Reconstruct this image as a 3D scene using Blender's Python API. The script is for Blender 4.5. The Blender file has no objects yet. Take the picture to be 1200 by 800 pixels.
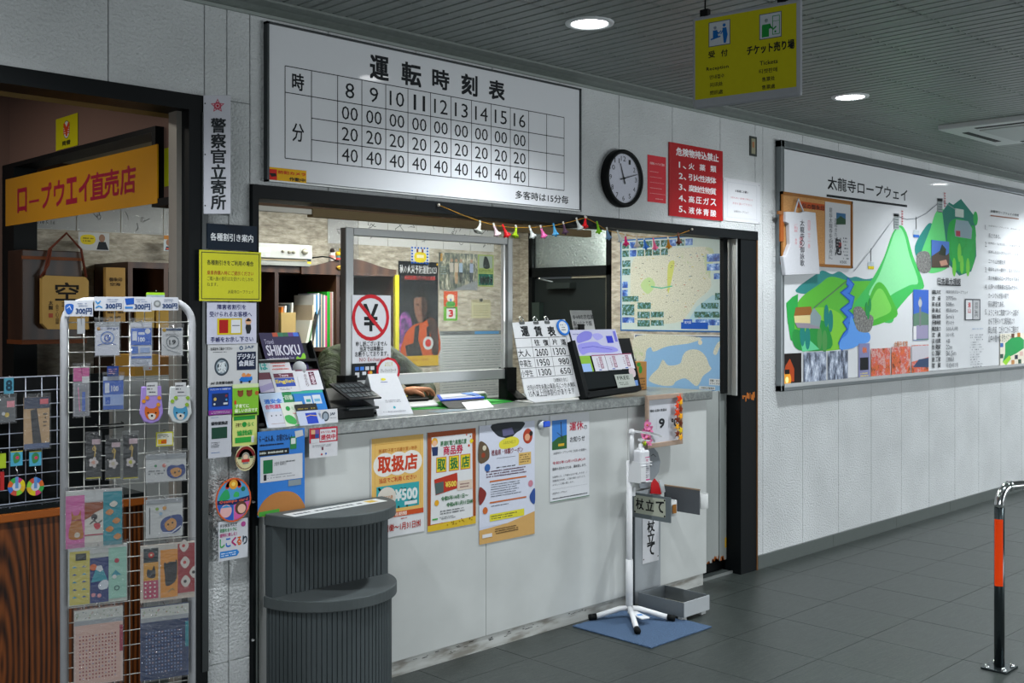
import bpy, bmesh, math, random
from mathutils import Vector, Matrix
random.seed(7)
PI = math.pi
COL = bpy.context.scene.collection
SC = bpy.context.scene

# ------------------------------------------------------------------ camera
F_PX = 1274.0
TH = math.radians(45.42)          # angle between the optical axis and the front wall
CY, CH = -3.64, 1.55              # camera: 3.64 m in front of the wall plane y=0, 1.55 m high
cam_d = bpy.data.cameras.new('camera')
cam_d.sensor_fit = 'HORIZONTAL'
cam_d.sensor_width = 36.0
cam_d.lens = 36.0 * F_PX / 1200.0
cam_d.shift_y = -34.0 / 1200.0
cam_d.clip_start = 0.05
cam = bpy.data.objects.new('camera', cam_d)
COL.objects.link(cam)
cam.location = (0, CY, CH)
cam.rotation_euler = (PI / 2, 0, TH - PI / 2)
SC.camera = cam

# ------------------------------------------------------------------ world, exposure
SC.view_settings.view_transform = 'Standard'
SC.view_settings.look = 'None'
SC.view_settings.gamma = 1.0
SC.view_settings.use_curve_mapping = False
SC.view_settings.exposure = 0.0
w = bpy.data.worlds.new('hall_ambient')
SC.world = w
w.use_nodes = True
bg = w.node_tree.nodes['Background']
bg.inputs[0].default_value = (0.80, 0.93, 0.97, 1)
bg.inputs[1].default_value = 0.06

def light(name, kind, loc, energy, color=(1, 1, 1), rot=(0, 0, 0), **kw):
    d = bpy.data.lights.new(name, kind)
    d.energy = energy
    d.color = color
    for k, v in kw.items():
        setattr(d, k, v)
    o = bpy.data.objects.new(name, d)
    COL.objects.link(o)
    o.location = loc
    o.rotation_euler = rot
    return o

COOL = (0.93, 0.97, 1.0)
DL_X = [3.308 + 2.133 * k for k in range(-2, 5)]
DL_Y = -0.73
for x in DL_X:                                 # recessed downlights seen along the wall
    light('downlight_lamp', 'SPOT', (x, DL_Y, 2.69), 150 + 4 * x, COOL, spot_size=math.radians(138), spot_blend=0.9, shadow_soft_size=0.07)
for y, e in ((-2.9, 170), (-5.1, 190)):        # the hall's further rows, beside and behind the camera
    for x in (-0.6, 1.6, 3.8, 6.0, 8.2, 10.4):
        light('downlight_lamp', 'SPOT', (x, y, 2.69), e, COOL, spot_size=math.radians(125), spot_blend=0.6, shadow_soft_size=0.1)
# added daylight-coloured fill areas out of view; no glazed entrance is seen
light('daylight_fill', 'AREA', (9.5, -8.0, 1.05), 350, (0.92, 0.97, 1.0), (PI/2, 0, 0), shape='RECTANGLE', size=8.0, size_y=2.1)
light('daylight_fill', 'AREA', (-5.5, -6.5, 1.15), 190, (0.92, 0.97, 1.0), (PI/2, 0, -PI/2.6), shape='RECTANGLE', size=5.0, size_y=2.2)
light('corridor_tube', 'AREA', (5.95, 1.05, 2.08), 80, (0.95, 1, 0.97), (0, PI/2.4, 0), shape='RECTANGLE', size=0.3, size_y=0.25)
# fluorescent tubes of the ticket office and the shop, plus an added office fill
light('office_area_light', 'AREA', (3.9, 1.0, 2.27), 40, (0.98, 1, 0.93), (0, 0, 0), shape='RECTANGLE', size=1.9, size_y=0.25)
light('office_area_light', 'AREA', (4.6, 1.0, 2.27), 18, (0.98, 1, 0.93), (0, 0, 0), shape='RECTANGLE', size=0.8, size_y=0.2)  # added fill that lifts the office side wall, no second tube known
light('shop_tube', 'AREA', (0.6, 1.1, 2.6), 18, (1, 0.95, 0.86), (0, 0, 0), shape='RECTANGLE', size=1.2, size_y=0.25)

# ------------------------------------------------------------------ photograph pixel -> place on a known plane
CC, SS = math.cos(TH), math.sin(TH)
def ray(u, v):
    a = (u - 600) / F_PX
    return Vector((CC + SS * a, SS - CC * a, (366 - v) / F_PX))
EYE = Vector((0, CY, CH))
def P(u, v, y=0.0):
    r = ray(u, v); return EYE + r * ((y - CY) / r.y)
def S(u, v, x):
    r = ray(u, v); return EYE + r * (x / r.x)
def T(u, v, z=0.0):
    r = ray(u, v); return EYE + r * ((z - CH) / r.z)
def Q(u, v, p0, n):
    r = ray(u, v); n = Vector(n); return EYE + r * ((Vector(p0) - EYE).dot(n) / r.dot(n))

# ------------------------------------------------------------------ materials
def lin(c):
    c = c / 255.0
    return c / 12.92 if c <= 0.04045 else ((c + 0.055) / 1.055) ** 2.4
MATS = {}
def hexc(h):
    if isinstance(h, str):
        h = h.lstrip('#')
        return tuple(int(h[i:i + 2], 16) for i in (0, 2, 4))
    return h
def mat(h, rough=0.55, metal=0.0, bump=0.0, scale=60, vary=0.05, coat=0.0, alpha=1.0, trans=0.0, spec=0.5, emit=0.0):
    h = hexc(h); spec = 0.14 if spec == 0.5 and not metal else spec
    key = (h, rough, metal, bump, scale, vary, coat, alpha, trans, spec, emit)
    if key in MATS:
        return MATS[key]
    m = bpy.data.materials.new('surface_%02x%02x%02x' % h)
    m.use_nodes = True
    nt = m.node_tree
    b = nt.nodes['Principled BSDF']
    col = [lin(x) for x in h]
    b.inputs['Base Color'].default_value = (*col, 1)
    b.inputs['Roughness'].default_value = rough
    b.inputs['Metallic'].default_value = metal
    b.inputs['Specular IOR Level'].default_value = spec
    if coat: b.inputs['Coat Weight'].default_value = coat; b.inputs['Coat Roughness'].default_value = 0.05
    if trans: b.inputs['Transmission Weight'].default_value = trans
    if alpha < 1: b.inputs['Alpha'].default_value = alpha
    if emit:
        b.inputs['Emission Color'].default_value = (*col, 1); b.inputs['Emission Strength'].default_value = emit
    if vary or bump:
        tc = nt.nodes.new('ShaderNodeTexCoord')
        nz = nt.nodes.new('ShaderNodeTexNoise'); nz.inputs['Scale'].default_value = scale; nz.inputs['Detail'].default_value = 4
        nt.links.new(tc.outputs['Object'], nz.inputs['Vector'])
        if vary:
            mr = nt.nodes.new('ShaderNodeMapRange')
            mr.inputs['To Min'].default_value = 1 - vary; mr.inputs['To Max'].default_value = 1 + vary
            nt.links.new(nz.outputs['Fac'], mr.inputs['Value'])
            mx = nt.nodes.new('ShaderNodeVectorMath'); mx.operation = 'SCALE'
            mx.inputs[0].default_value = col
            nt.links.new(mr.outputs[0], mx.inputs['Scale'])
            nt.links.new(mx.outputs[0], b.inputs['Base Color'])
        if bump:
            bp = nt.nodes.new('ShaderNodeBump'); bp.inputs['Strength'].default_value = bump; bp.inputs['Distance'].default_value = 0.004
            nt.links.new(nz.outputs['Fac'], bp.inputs['Height']); nt.links.new(bp.outputs[0], b.inputs['Normal'])
    MATS[key] = m
    return m

def nodes_mat(name, fn):
    m = bpy.data.materials.new(name); m.use_nodes = True
    fn(m.node_tree, m.node_tree.nodes['Principled BSDF']); return m
def ramp(nt, src, stops):
    r = nt.nodes.new('ShaderNodeValToRGB')
    el = r.color_ramp.elements
    while len(el) < len(stops): el.new(0.5)
    for e, (p, h) in zip(el, stops):
        e.position = p; e.color = (*[lin(x) for x in hexc(h)], 1)
    nt.links.new(src, r.inputs[0]); return r.outputs[0]
def tex(nt, kind, scale, coord='Object', mapping=(1, 1, 1), **kw):
    tc = nt.nodes.new('ShaderNodeTexCoord'); mp = nt.nodes.new('ShaderNodeMapping'); mp.inputs['Scale'].default_value = mapping
    nt.links.new(tc.outputs[coord], mp.inputs[0])
    t = nt.nodes.new(kind); t.inputs['Scale'].default_value = scale
    for k, v in kw.items():
        if k in t.inputs: t.inputs[k].default_value = v
        else: setattr(t, k, v)
    nt.links.new(mp.outputs[0], t.inputs['Vector']); return t
def bump(nt, b, src, strength, dist=0.005):
    bp = nt.nodes.new('ShaderNodeBump'); bp.inputs['Strength'].default_value = strength; bp.inputs['Distance'].default_value = dist
    nt.links.new(src, bp.inputs['Height']); nt.links.new(bp.outputs[0], b.inputs['Normal'])

def _stucco(nt, b):
    n = tex(nt, 'ShaderNodeTexNoise', 95, 'Generated' if False else 'Object', Detail=3.0)
    n2 = tex(nt, 'ShaderNodeTexNoise', 3, 'Object', Detail=3.0)
    nt.links.new(ramp(nt, n2.outputs['Fac'], [(0.3, '#b6babb'), (0.7, '#c4c8c9')]), b.inputs['Base Color'])
    bump(nt, b, n.outputs['Fac'], 1.0, 0.009); b.inputs['Roughness'].default_value = 0.5
M_STUCCO = nodes_mat('stucco_panel', _stucco)
def _tile(nt, b):
    n = tex(nt, 'ShaderNodeTexNoise', 9, 'Object', (1, 6, 1), Detail=8.0, Roughness=0.7)
    n2 = tex(nt, 'ShaderNodeTexNoise', 60, 'Object', (1, 4, 1), Detail=6.0)
    mx = nt.nodes.new('ShaderNodeMath'); mx.operation = 'MULTIPLY_ADD'; mx.inputs[1].default_value = 0.5
    nt.links.new(n.outputs['Fac'], mx.inputs[0])
    h = nt.nodes.new('ShaderNodeMath'); h.operation = 'MULTIPLY'; h.inputs[1].default_value = 0.5
    nt.links.new(n2.outputs['Fac'], h.inputs[0]); nt.links.new(h.outputs[0], mx.inputs[2])
    nt.links.new(ramp(nt, mx.outputs[0], [(0.32, '#1b201f'), (0.5, '#2c3230'), (0.68, '#474d4a')]), b.inputs['Base Color'])
    bump(nt, b, mx.outputs[0], 0.35, 0.004)
    b.inputs['Roughness'].default_value = 0.36; b.inputs['Specular IOR Level'].default_value = 0.4
M_TILE = nodes_mat('slate_floor_tile', _tile)
def _stone_paper(nt, b):
    br = tex(nt, 'ShaderNodeTexBrick', 1.0, 'Object', (1, 1, 1))
    n = tex(nt, 'ShaderNodeTexNoise', 16, 'Object', (1, 1, 3.2), Detail=6.0, Roughness=0.65)
    nt.links.new(ramp(nt, n.outputs['Fac'], [(0.3, '#7d7669'), (0.5, '#a29b8c'), (0.7, '#c3bcae')]), b.inputs['Base Color'])
    bump(nt, b, n.outputs['Fac'], 0.5, 0.008); b.inputs['Roughness'].default_value = 0.7
    nt.nodes.remove(br)
M_STONE = nodes_mat('stone_pattern_wallpaper', _stone_paper)
def _counter_top(nt, b):
    n = tex(nt, 'ShaderNodeTexNoise', 38, 'Object', Detail=8.0, Roughness=0.75)
    nt.links.new(ramp(nt, n.outputs['Fac'], [(0.35, '#474c4b'), (0.55, '#6a706e'), (0.72, '#8c9290')]), b.inputs['Base Color'])
    b.inputs['Roughness'].default_value = 0.28
M_SLAB = nodes_mat('grey_stone_laminate', _counter_top)
def _counter_front(nt, b):
    n = tex(nt, 'ShaderNodeTexNoise', 4, 'Object', Detail=5.0)
    nt.links.new(ramp(nt, n.outputs['Fac'], [(0.3, '#aeb2b0'), (0.7, '#babebc')]), b.inputs['Base Color'])
    n2 = tex(nt, 'ShaderNodeTexNoise', 220, 'Object'); bump(nt, b, n2.outputs['Fac'], 0.12, 0.002)
    b.inputs['Roughness'].default_value = 0.42
M_FRONT = nodes_mat('pale_grey_counter_sheet', _counter_front)
def _kick(nt, b):
    n = tex(nt, 'ShaderNodeTexNoise', 7, 'Object', (1, 1, 5), Detail=6.0)
    nt.links.new(ramp(nt, n.outputs['Fac'], [(0.35, '#7c7a72'), (0.5, '#a3a5a1'), (0.66, '#b0b3b0')]), b.inputs['Base Color'])
    b.inputs['Roughness'].default_value = 0.5
M_KICK = nodes_mat('worn_kickboard', _kick)
def _wood(dark, mid, light_, sc=1.0):
    def f(nt, b):
        wv = tex(nt, 'ShaderNodeTexWave', 2.4 * sc, 'Object', (3.0, 3.0, 0.5), Distortion=7.0, Detail=3.0)
        wv.inputs['Detail Scale'].default_value = 0.8
        n = tex(nt, 'ShaderNodeTexNoise', 8, 'Object', (8, 8, 0.7), Detail=6.0)
        mx = nt.nodes.new('ShaderNodeMath'); mx.operation = 'MULTIPLY_ADD'; mx.inputs[1].default_value = 0.62
        h = nt.nodes.new('ShaderNodeMath'); h.operation = 'MULTIPLY'; h.inputs[1].default_value = 0.38
        nt.links.new(n.outputs['Fac'], h.inputs[0]); nt.links.new(wv.outputs['Fac'], mx.inputs[0]); nt.links.new(h.outputs[0], mx.inputs[2])
        nt.links.new(ramp(nt, mx.outputs[0], [(0.1, dark), (0.45, mid), (0.85, light_)]), b.inputs['Base Color'])
        b.inputs['Roughness'].default_value = 0.38
    return f
def _wood2():
    def f(nt, b):
        tc = nt.nodes.new('ShaderNodeTexCoord'); mp = nt.nodes.new('ShaderNodeMapping'); mp.inputs['Location'].default_value = (-3.0, 0, -0.25); mp.inputs['Scale'].default_value = (5.2, 0.2, 0.75)
        nt.links.new(tc.outputs['Object'], mp.inputs[0])
        wv = nt.nodes.new('ShaderNodeTexWave'); wv.wave_type = 'RINGS'; wv.rings_direction = 'Y'; wv.inputs['Scale'].default_value = 3.2; wv.inputs['Distortion'].default_value = 2.2; wv.inputs['Detail'].default_value = 3
        nt.links.new(mp.outputs[0], wv.inputs['Vector'])
        n = tex(nt, 'ShaderNodeTexNoise', 10, 'Object', (12, 8, 0.6), Detail=6.0)
        mx = nt.nodes.new('ShaderNodeMath'); mx.operation = 'MULTIPLY_ADD'; mx.inputs[1].default_value = 0.5
        h = nt.nodes.new('ShaderNodeMath'); h.operation = 'MULTIPLY'; h.inputs[1].default_value = 0.55
        nt.links.new(n.outputs['Fac'], h.inputs[0]); nt.links.new(wv.outputs['Fac'], mx.inputs[0]); nt.links.new(h.outputs[0], mx.inputs[2])
        nt.links.new(ramp(nt, mx.outputs[0], [(0.22, '#170b05'), (0.5, '#4a260e'), (0.85, '#6d3a17')]), b.inputs['Base Color'])
        b.inputs['Roughness'].default_value = 0.42; b.inputs['Specular IOR Level'].default_value = 0.25
    return f
M_WOOD = nodes_mat('red_brown_grained_wood', _wood2())
M_DKWOOD = nodes_mat('dark_brown_wood', _wood('#160c07', '#28170e', '#382214', 0.5))
M_SHELFWOOD = nodes_mat('bookcase_wood', _wood('#26150c', '#3a2215', '#4a2e1c', 0.5))
def _ceil(nt, b):
    n = tex(nt, 'ShaderNodeTexNoise', 40, 'Object', Detail=3.0)
    nt.links.new(ramp(nt, n.outputs['Fac'], [(0.3, '#6c7470'), (0.7, '#78807c')]), b.inputs['Base Color'])
    b.inputs['Roughness'].default_value = 0.45
M_CEIL = nodes_mat('ribbed_ceiling_metal', _ceil)
def _mat_blue(nt, b):
    n = tex(nt, 'ShaderNodeTexNoise', 260, 'Object', Detail=2.0)
    nt.links.new(ramp(nt, n.outputs['Fac'], [(0.35, '#2b3f58'), (0.55, '#3f5876'), (0.75, '#5a7595')]), b.inputs['Base Color'])
    bump(nt, b, n.outputs['Fac'], 1.0, 0.004); b.inputs['Roughness'].default_value = 0.95
M_BLUEMAT = nodes_mat('blue_fibre_mat', _mat_blue)
def _frost(nt, b):
    v = tex(nt, 'ShaderNodeTexVoronoi', 62, 'Object')
    bump(nt, b, v.outputs['Distance'], 1.0, 0.01)
    b.inputs['Base Color'].default_value = (0.62, 0.68, 0.64, 1); b.inputs['Roughness'].default_value = 0.42
    b.inputs['Transmission Weight'].default_value = 0.95
M_FROST = nodes_mat('patterned_glass', _frost)
def _cork(nt, b):
    n = tex(nt, 'ShaderNodeTexNoise', 300, 'Object', Detail=4.0)
    nt.links.new(ramp(nt, n.outputs['Fac'], [(0.35, '#8f6234'), (0.6, '#b98a54')]), b.inputs['Base Color']); b.inputs['Roughness'].default_value = 0.9
M_CORK = nodes_mat('cork', _cork)
def _map(land, sea, sc, seed, thr=0.5, spots=None):
    def f(nt, b):
        n = tex(nt, 'ShaderNodeTexNoise', sc, 'Object', Detail=9.0, Roughness=0.7); n.noise_dimensions = '4D'; n.inputs['W'].default_value = seed
        d = tex(nt, 'ShaderNodeTexNoise', sc * 40, 'Object', Detail=5.0)
        base = ramp(nt, d.outputs['Fac'], [(0.35, land[0]), (0.5, land[1]), (0.66, land[2])])
        r2 = nt.nodes.new('ShaderNodeMath'); r2.operation = 'GREATER_THAN'; r2.inputs[1].default_value = thr
        nt.links.new(n.outputs['Fac'], r2.inputs[0])
        m = nt.nodes.new('ShaderNodeMix'); m.data_type = 'RGBA'
        m.inputs[6].default_value = (*[lin(x) for x in hexc(sea)], 1)
        nt.links.new(base, m.inputs[7]); nt.links.new(r2.outputs[0], m.inputs[0])
        nt.links.new(m.outputs[2], b.inputs['Base Color']); b.inputs['Roughness'].default_value = 0.4
    return f
M_LAND = nodes_mat('printed_relief_land', _map(('#a3a494', '#bcbcac', '#cfcdbe'), '#aab594', 4.0, 3.1, 0.42))
def _photo(cols, sc, st=(1, 1, 1)):
    def f(nt, b):
        n = tex(nt, 'ShaderNodeTexNoise', sc, 'Object', st, Detail=7.0, Roughness=0.75)
        k = len(cols)
        nt.links.new(ramp(nt, n.outputs['Fac'], [(0.36 + 0.28 * i / (k - 1), c) for i, c in enumerate(cols)]), b.inputs['Base Color'])
        b.inputs['Roughness'].default_value = 0.35
    return f
PH_AUTUMN = nodes_mat('print_autumn_leaves', _photo(['#20140f', '#8d3a17', '#d86a26', '#b32a3c', '#c9b0a4', '#a8283c'], 15))
PH_SNOW = nodes_mat('print_snowy_trees', _photo(['#1b1f27', '#4a5468', '#99a4b8', '#dfe5ee'], 20, (1, 1, 0.4)))
PH_FOREST = nodes_mat('print_forest_scenes', _photo(['#0e1a20', '#1f4030', '#3f6d4f', '#5f8fb0', '#ccd8de'], 55))
PH_CITY = nodes_mat('print_street_scene', _photo(['#12181a', '#2c3a37', '#5b6155', '#96917f', '#c9c5b4'], 26, (1, 1, 0.5)))
PH_SKY = nodes_mat('print_blue_sky_scene', _photo(['#17306b', '#2c53a4', '#6f97d2', '#e3ebf5'], 14))
PH_ROCK = nodes_mat('print_grey_rocks', _photo(['#3a3a3a', '#6a6a68', '#a5a39d'], 60))
PH_MAROON = nodes_mat('print_purple_galaxy', _photo(['#140f22', '#2f1f4e', '#7d3c86', '#d06bb0'], 22))
M_GLASS = None
def _glass(nt, b):
    b.inputs['Base Color'].default_value = (0.45, 0.5, 0.48, 1); b.inputs['Roughness'].default_value = 0.02
    b.inputs['Alpha'].default_value = 0.05; b.inputs['Specular IOR Level'].default_value = 0.3
M_GLASS = nodes_mat('clear_acrylic', _glass)
def _wrap(nt, b):
    n = tex(nt, 'ShaderNodeTexNoise', 26, 'Object', (1, 1, 1.6), Detail=3.0, Distortion=1.5)
    bump(nt, b, n.outputs['Fac'], 1.0, 0.02)
    b.inputs['Base Color'].default_value = (0.3, 0.31, 0.32, 1); b.inputs['Roughness'].default_value = 0.06
    b.inputs['Alpha'].default_value = 0.13; b.inputs['Specular IOR Level'].default_value = 1.0
M_WRAP = nodes_mat('crinkled_clear_film', _wrap)

BLACK = mat('#0e1112', 0.55, spec=0.12); DARKFRAME = mat('#0b0f11', 0.5, 0.0, spec=0.12); WHITE = mat('#d9dbdd', 0.35); PAPER = mat('#d6d8da', 0.6, vary=0.02)
ALU = mat('#a7aaa9', 0.35, 0.55); CHROME = mat('#d5d7d8', 0.12, 1.0, vary=0.0); GREYSTEEL = mat('#7d8486', 0.45, 0.3)
WPLASTIC = mat('#d4d6d8', 0.3); STAND_DK = mat('#4a5153', 0.55)

# ------------------------------------------------------------------ mesh building
WLOC = {}
class MB:
    def __init__(s): s.v = []; s.f = []; s.m = []; s.sm = []; s.mats = []
    def mi(s, m):
        if m not in s.mats: s.mats.append(m)
        return s.mats.index(m)
    def add(s, vs, fs, m, smooth=False):
        b = len(s.v); s.v += [Vector(v) for v in vs]; k = s.mi(m)
        for f in fs: s.f.append([b + i for i in f]); s.m.append(k); s.sm.append(smooth)
        return s
    def box(s, a, b, m):
        x0, y0, z0 = a; x1, y1, z1 = b
        if x0 > x1: x0, x1 = x1, x0
        if y0 > y1: y0, y1 = y1, y0
        if z0 > z1: z0, z1 = z1, z0
        return s.add([(x0,y0,z0),(x1,y0,z0),(x1,y1,z0),(x0,y1,z0),(x0,y0,z1),(x1,y0,z1),(x1,y1,z1),(x0,y1,z1)],
                     [(0,3,2,1),(4,5,6,7),(0,1,5,4),(1,2,6,5),(2,3,7,6),(3,0,4,7)], m)
    def obox(s, o, ex, ey, ez, m):     # box from corner o along three edge vectors
        o, ex, ey, ez = map(Vector, (o, ex, ey, ez))
        vs = [o, o+ex, o+ex+ey, o+ey, o+ez, o+ex+ez, o+ex+ey+ez, o+ey+ez]
        fs = [(0,3,2,1),(4,5,6,7),(0,1,5,4),(1,2,6,5),(2,3,7,6),(3,0,4,7)]
        if ex.cross(ey).dot(ez) < 0: fs = [tuple(reversed(f)) for f in fs]
        return s.add(vs, fs, m)
    def prism(s, pts, d, m, smooth=False):   # polygon pts (3D) pushed along d, closed
        n = len(pts); pts = [Vector(p) for p in pts]; d = Vector(d)
        vs = pts + [p + d for p in pts]
        return s.add(vs, [tuple(range(n))[::-1], tuple(range(n, 2*n))] + [(i, (i+1) % n, n+(i+1) % n, n+i) for i in range(n)], m, smooth)
    def tube(s, pts, r, m, n=8, smooth=True, cap=True):
        pts = [Vector(p) for p in pts]; rs = r if isinstance(r, (list, tuple)) else [r]*len(pts)
        vs = []; up = None
        for i, p in enumerate(pts):
            t = (pts[min(i+1, len(pts)-1)] - pts[max(i-1, 0)]).normalized()
            if up is None: up = Vector((0,0,1)) if abs(t.z) < 0.9 else Vector((1,0,0))
            a = (up - t * up.dot(t)).normalized(); bb = t.cross(a); up = a
            for k in range(n):
                an = 2*PI*k/n; vs.append(p + (a*math.cos(an) + bb*math.sin(an))*rs[i])
        fs = []
        for i in range(len(pts)-1):
            for k in range(n):
                fs.append((i*n+k, i*n+(k+1) % n, (i+1)*n+(k+1) % n, (i+1)*n+k))
        if cap: fs += [tuple(range(n))[::-1], tuple(range((len(pts)-1)*n, len(pts)*n))]
        return s.add(vs, fs, m, smooth)
    def cyl(s, a, b, r, m, n=16, r2=None): return s.tube([a, b], [r, r if r2 is None else r2], m, n)
    def lathe(s, c, prof, m, n=24, axis='z'):
        c = Vector(c); vs = []
        for (r, h) in prof:
            for k in range(n):
                an = 2*PI*k/n; x, y = r*math.cos(an), r*math.sin(an)
                vs.append(c + (Vector((x, y, h)) if axis == 'z' else Vector((x, h, y)) if axis == 'y' else Vector((h, x, y))))
        fs = [(i*n+k, i*n+(k+1) % n, (i+1)*n+(k+1) % n, (i+1)*n+k) for i in range(len(prof)-1) for k in range(n)]
        return s.add(vs, fs, m, True)
    def ball(s, c, r, m, n=12, sc=(1,1,1)):
        prof = []; c = Vector(c); vs = []
        h = n//2
        for i in range(h+1):
            ph = PI*i/h
            for k in range(n):
                an = 2*PI*k/n
                vs.append(c + Vector((math.sin(ph)*math.cos(an)*r*sc[0], math.sin(ph)*math.sin(an)*r*sc[1], math.cos(ph)*r*sc[2])))
        fs = [(i*n+k, (i+1)*n+k, (i+1)*n+(k+1) % n, i*n+(k+1) % n) for i in range(h) for k in range(n)]
        return s.add(vs, fs, m, True)
    def build(s, name, parent=None, label=None, cat=None, group=None, kind=None, bevel=0, seg=2, sub=0):
        me = bpy.data.meshes.new(name)
        if parent is not None: L = WLOC[parent.name]
        elif s.v and kind != 'structure':
            xs = [v.x for v in s.v]; ys = [v.y for v in s.v]; zs = [v.z for v in s.v]
            L = Vector(((min(xs)+max(xs))/2, (min(ys)+max(ys))/2, min(zs)))
        else: L = Vector((0,0,0))
        me.from_pydata([tuple(v - L) for v in s.v], [], s.f)
        for m in s.mats: me.materials.append(m)
        me.polygons.foreach_set('material_index', s.m); me.polygons.foreach_set('use_smooth', s.sm)
        me.update()
        o = bpy.data.objects.new(name, me); COL.objects.link(o)
        if parent is not None: o.parent = parent
        else: o.location = L
        WLOC[o.name] = L
        if bevel:
            b = o.modifiers.new('bevel', 'BEVEL'); b.width = bevel; b.segments = seg; b.limit_method = 'ANGLE'
        if sub:
            b = o.modifiers.new('sub', 'SUBSURF'); b.levels = b.render_levels = sub
        return tag(o, label, cat, group, kind)
def tag(o, label=None, cat=None, group=None, kind=None):
    if label: o['label'] = label
    if cat: o['category'] = cat
    if group: o['group'] = group
    if kind: o['kind'] = kind
    return o
def thing(name, loc, label, cat, group=None):
    o = bpy.data.objects.new(name, None); o.empty_display_size = 0.05; COL.objects.link(o)
    o.location = loc; WLOC[o.name] = Vector(loc)
    return tag(o, label, cat, group)
def copy_thing(root, delta, label=None, group=None):
    r = root.copy(); COL.objects.link(r); r.location = Vector(root.location) + Vector(delta); WLOC[r.name] = Vector(r.location)
    if label: r['label'] = label
    if group: r['group'] = group
    for ch in list(root.children):
        c = ch.copy(); COL.objects.link(c); c.parent = r
        for g in list(ch.children):
            d = g.copy(); COL.objects.link(d); d.parent = c
    return r
def struct(name, mb, parent=None, **kw): return mb.build(name, parent, kind=None if parent else 'structure', **kw)

# ------------------------------------------------------------------ flat print
_GL = {}
def glyphs(s, bold):
    k = s
    if k not in _GL:
        cu = bpy.data.curves.new('t', 'FONT'); cu.body = s; cu.size = 1; cu.resolution_u = 2 if len(s) < 9 else 1
        cu.fill_mode = 'FRONT'
        o = bpy.data.objects.new('t', cu); me = bpy.data.meshes.new_from_object(o)
        vs = [(v.co.x, v.co.y) for v in me.vertices]; fs = [tuple(p.vertices) for p in me.polygons]
        bpy.data.objects.remove(o); bpy.data.curves.remove(cu); bpy.data.meshes.remove(me)
        if not vs: vs = [(0,0),(1,1)]
        xs = [a[0] for a in vs]; ys = [a[1] for a in vs]
        _GL[k] = (vs, fs, min(xs), max(xs), min(ys), max(ys))
    return _GL[k]

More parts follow.
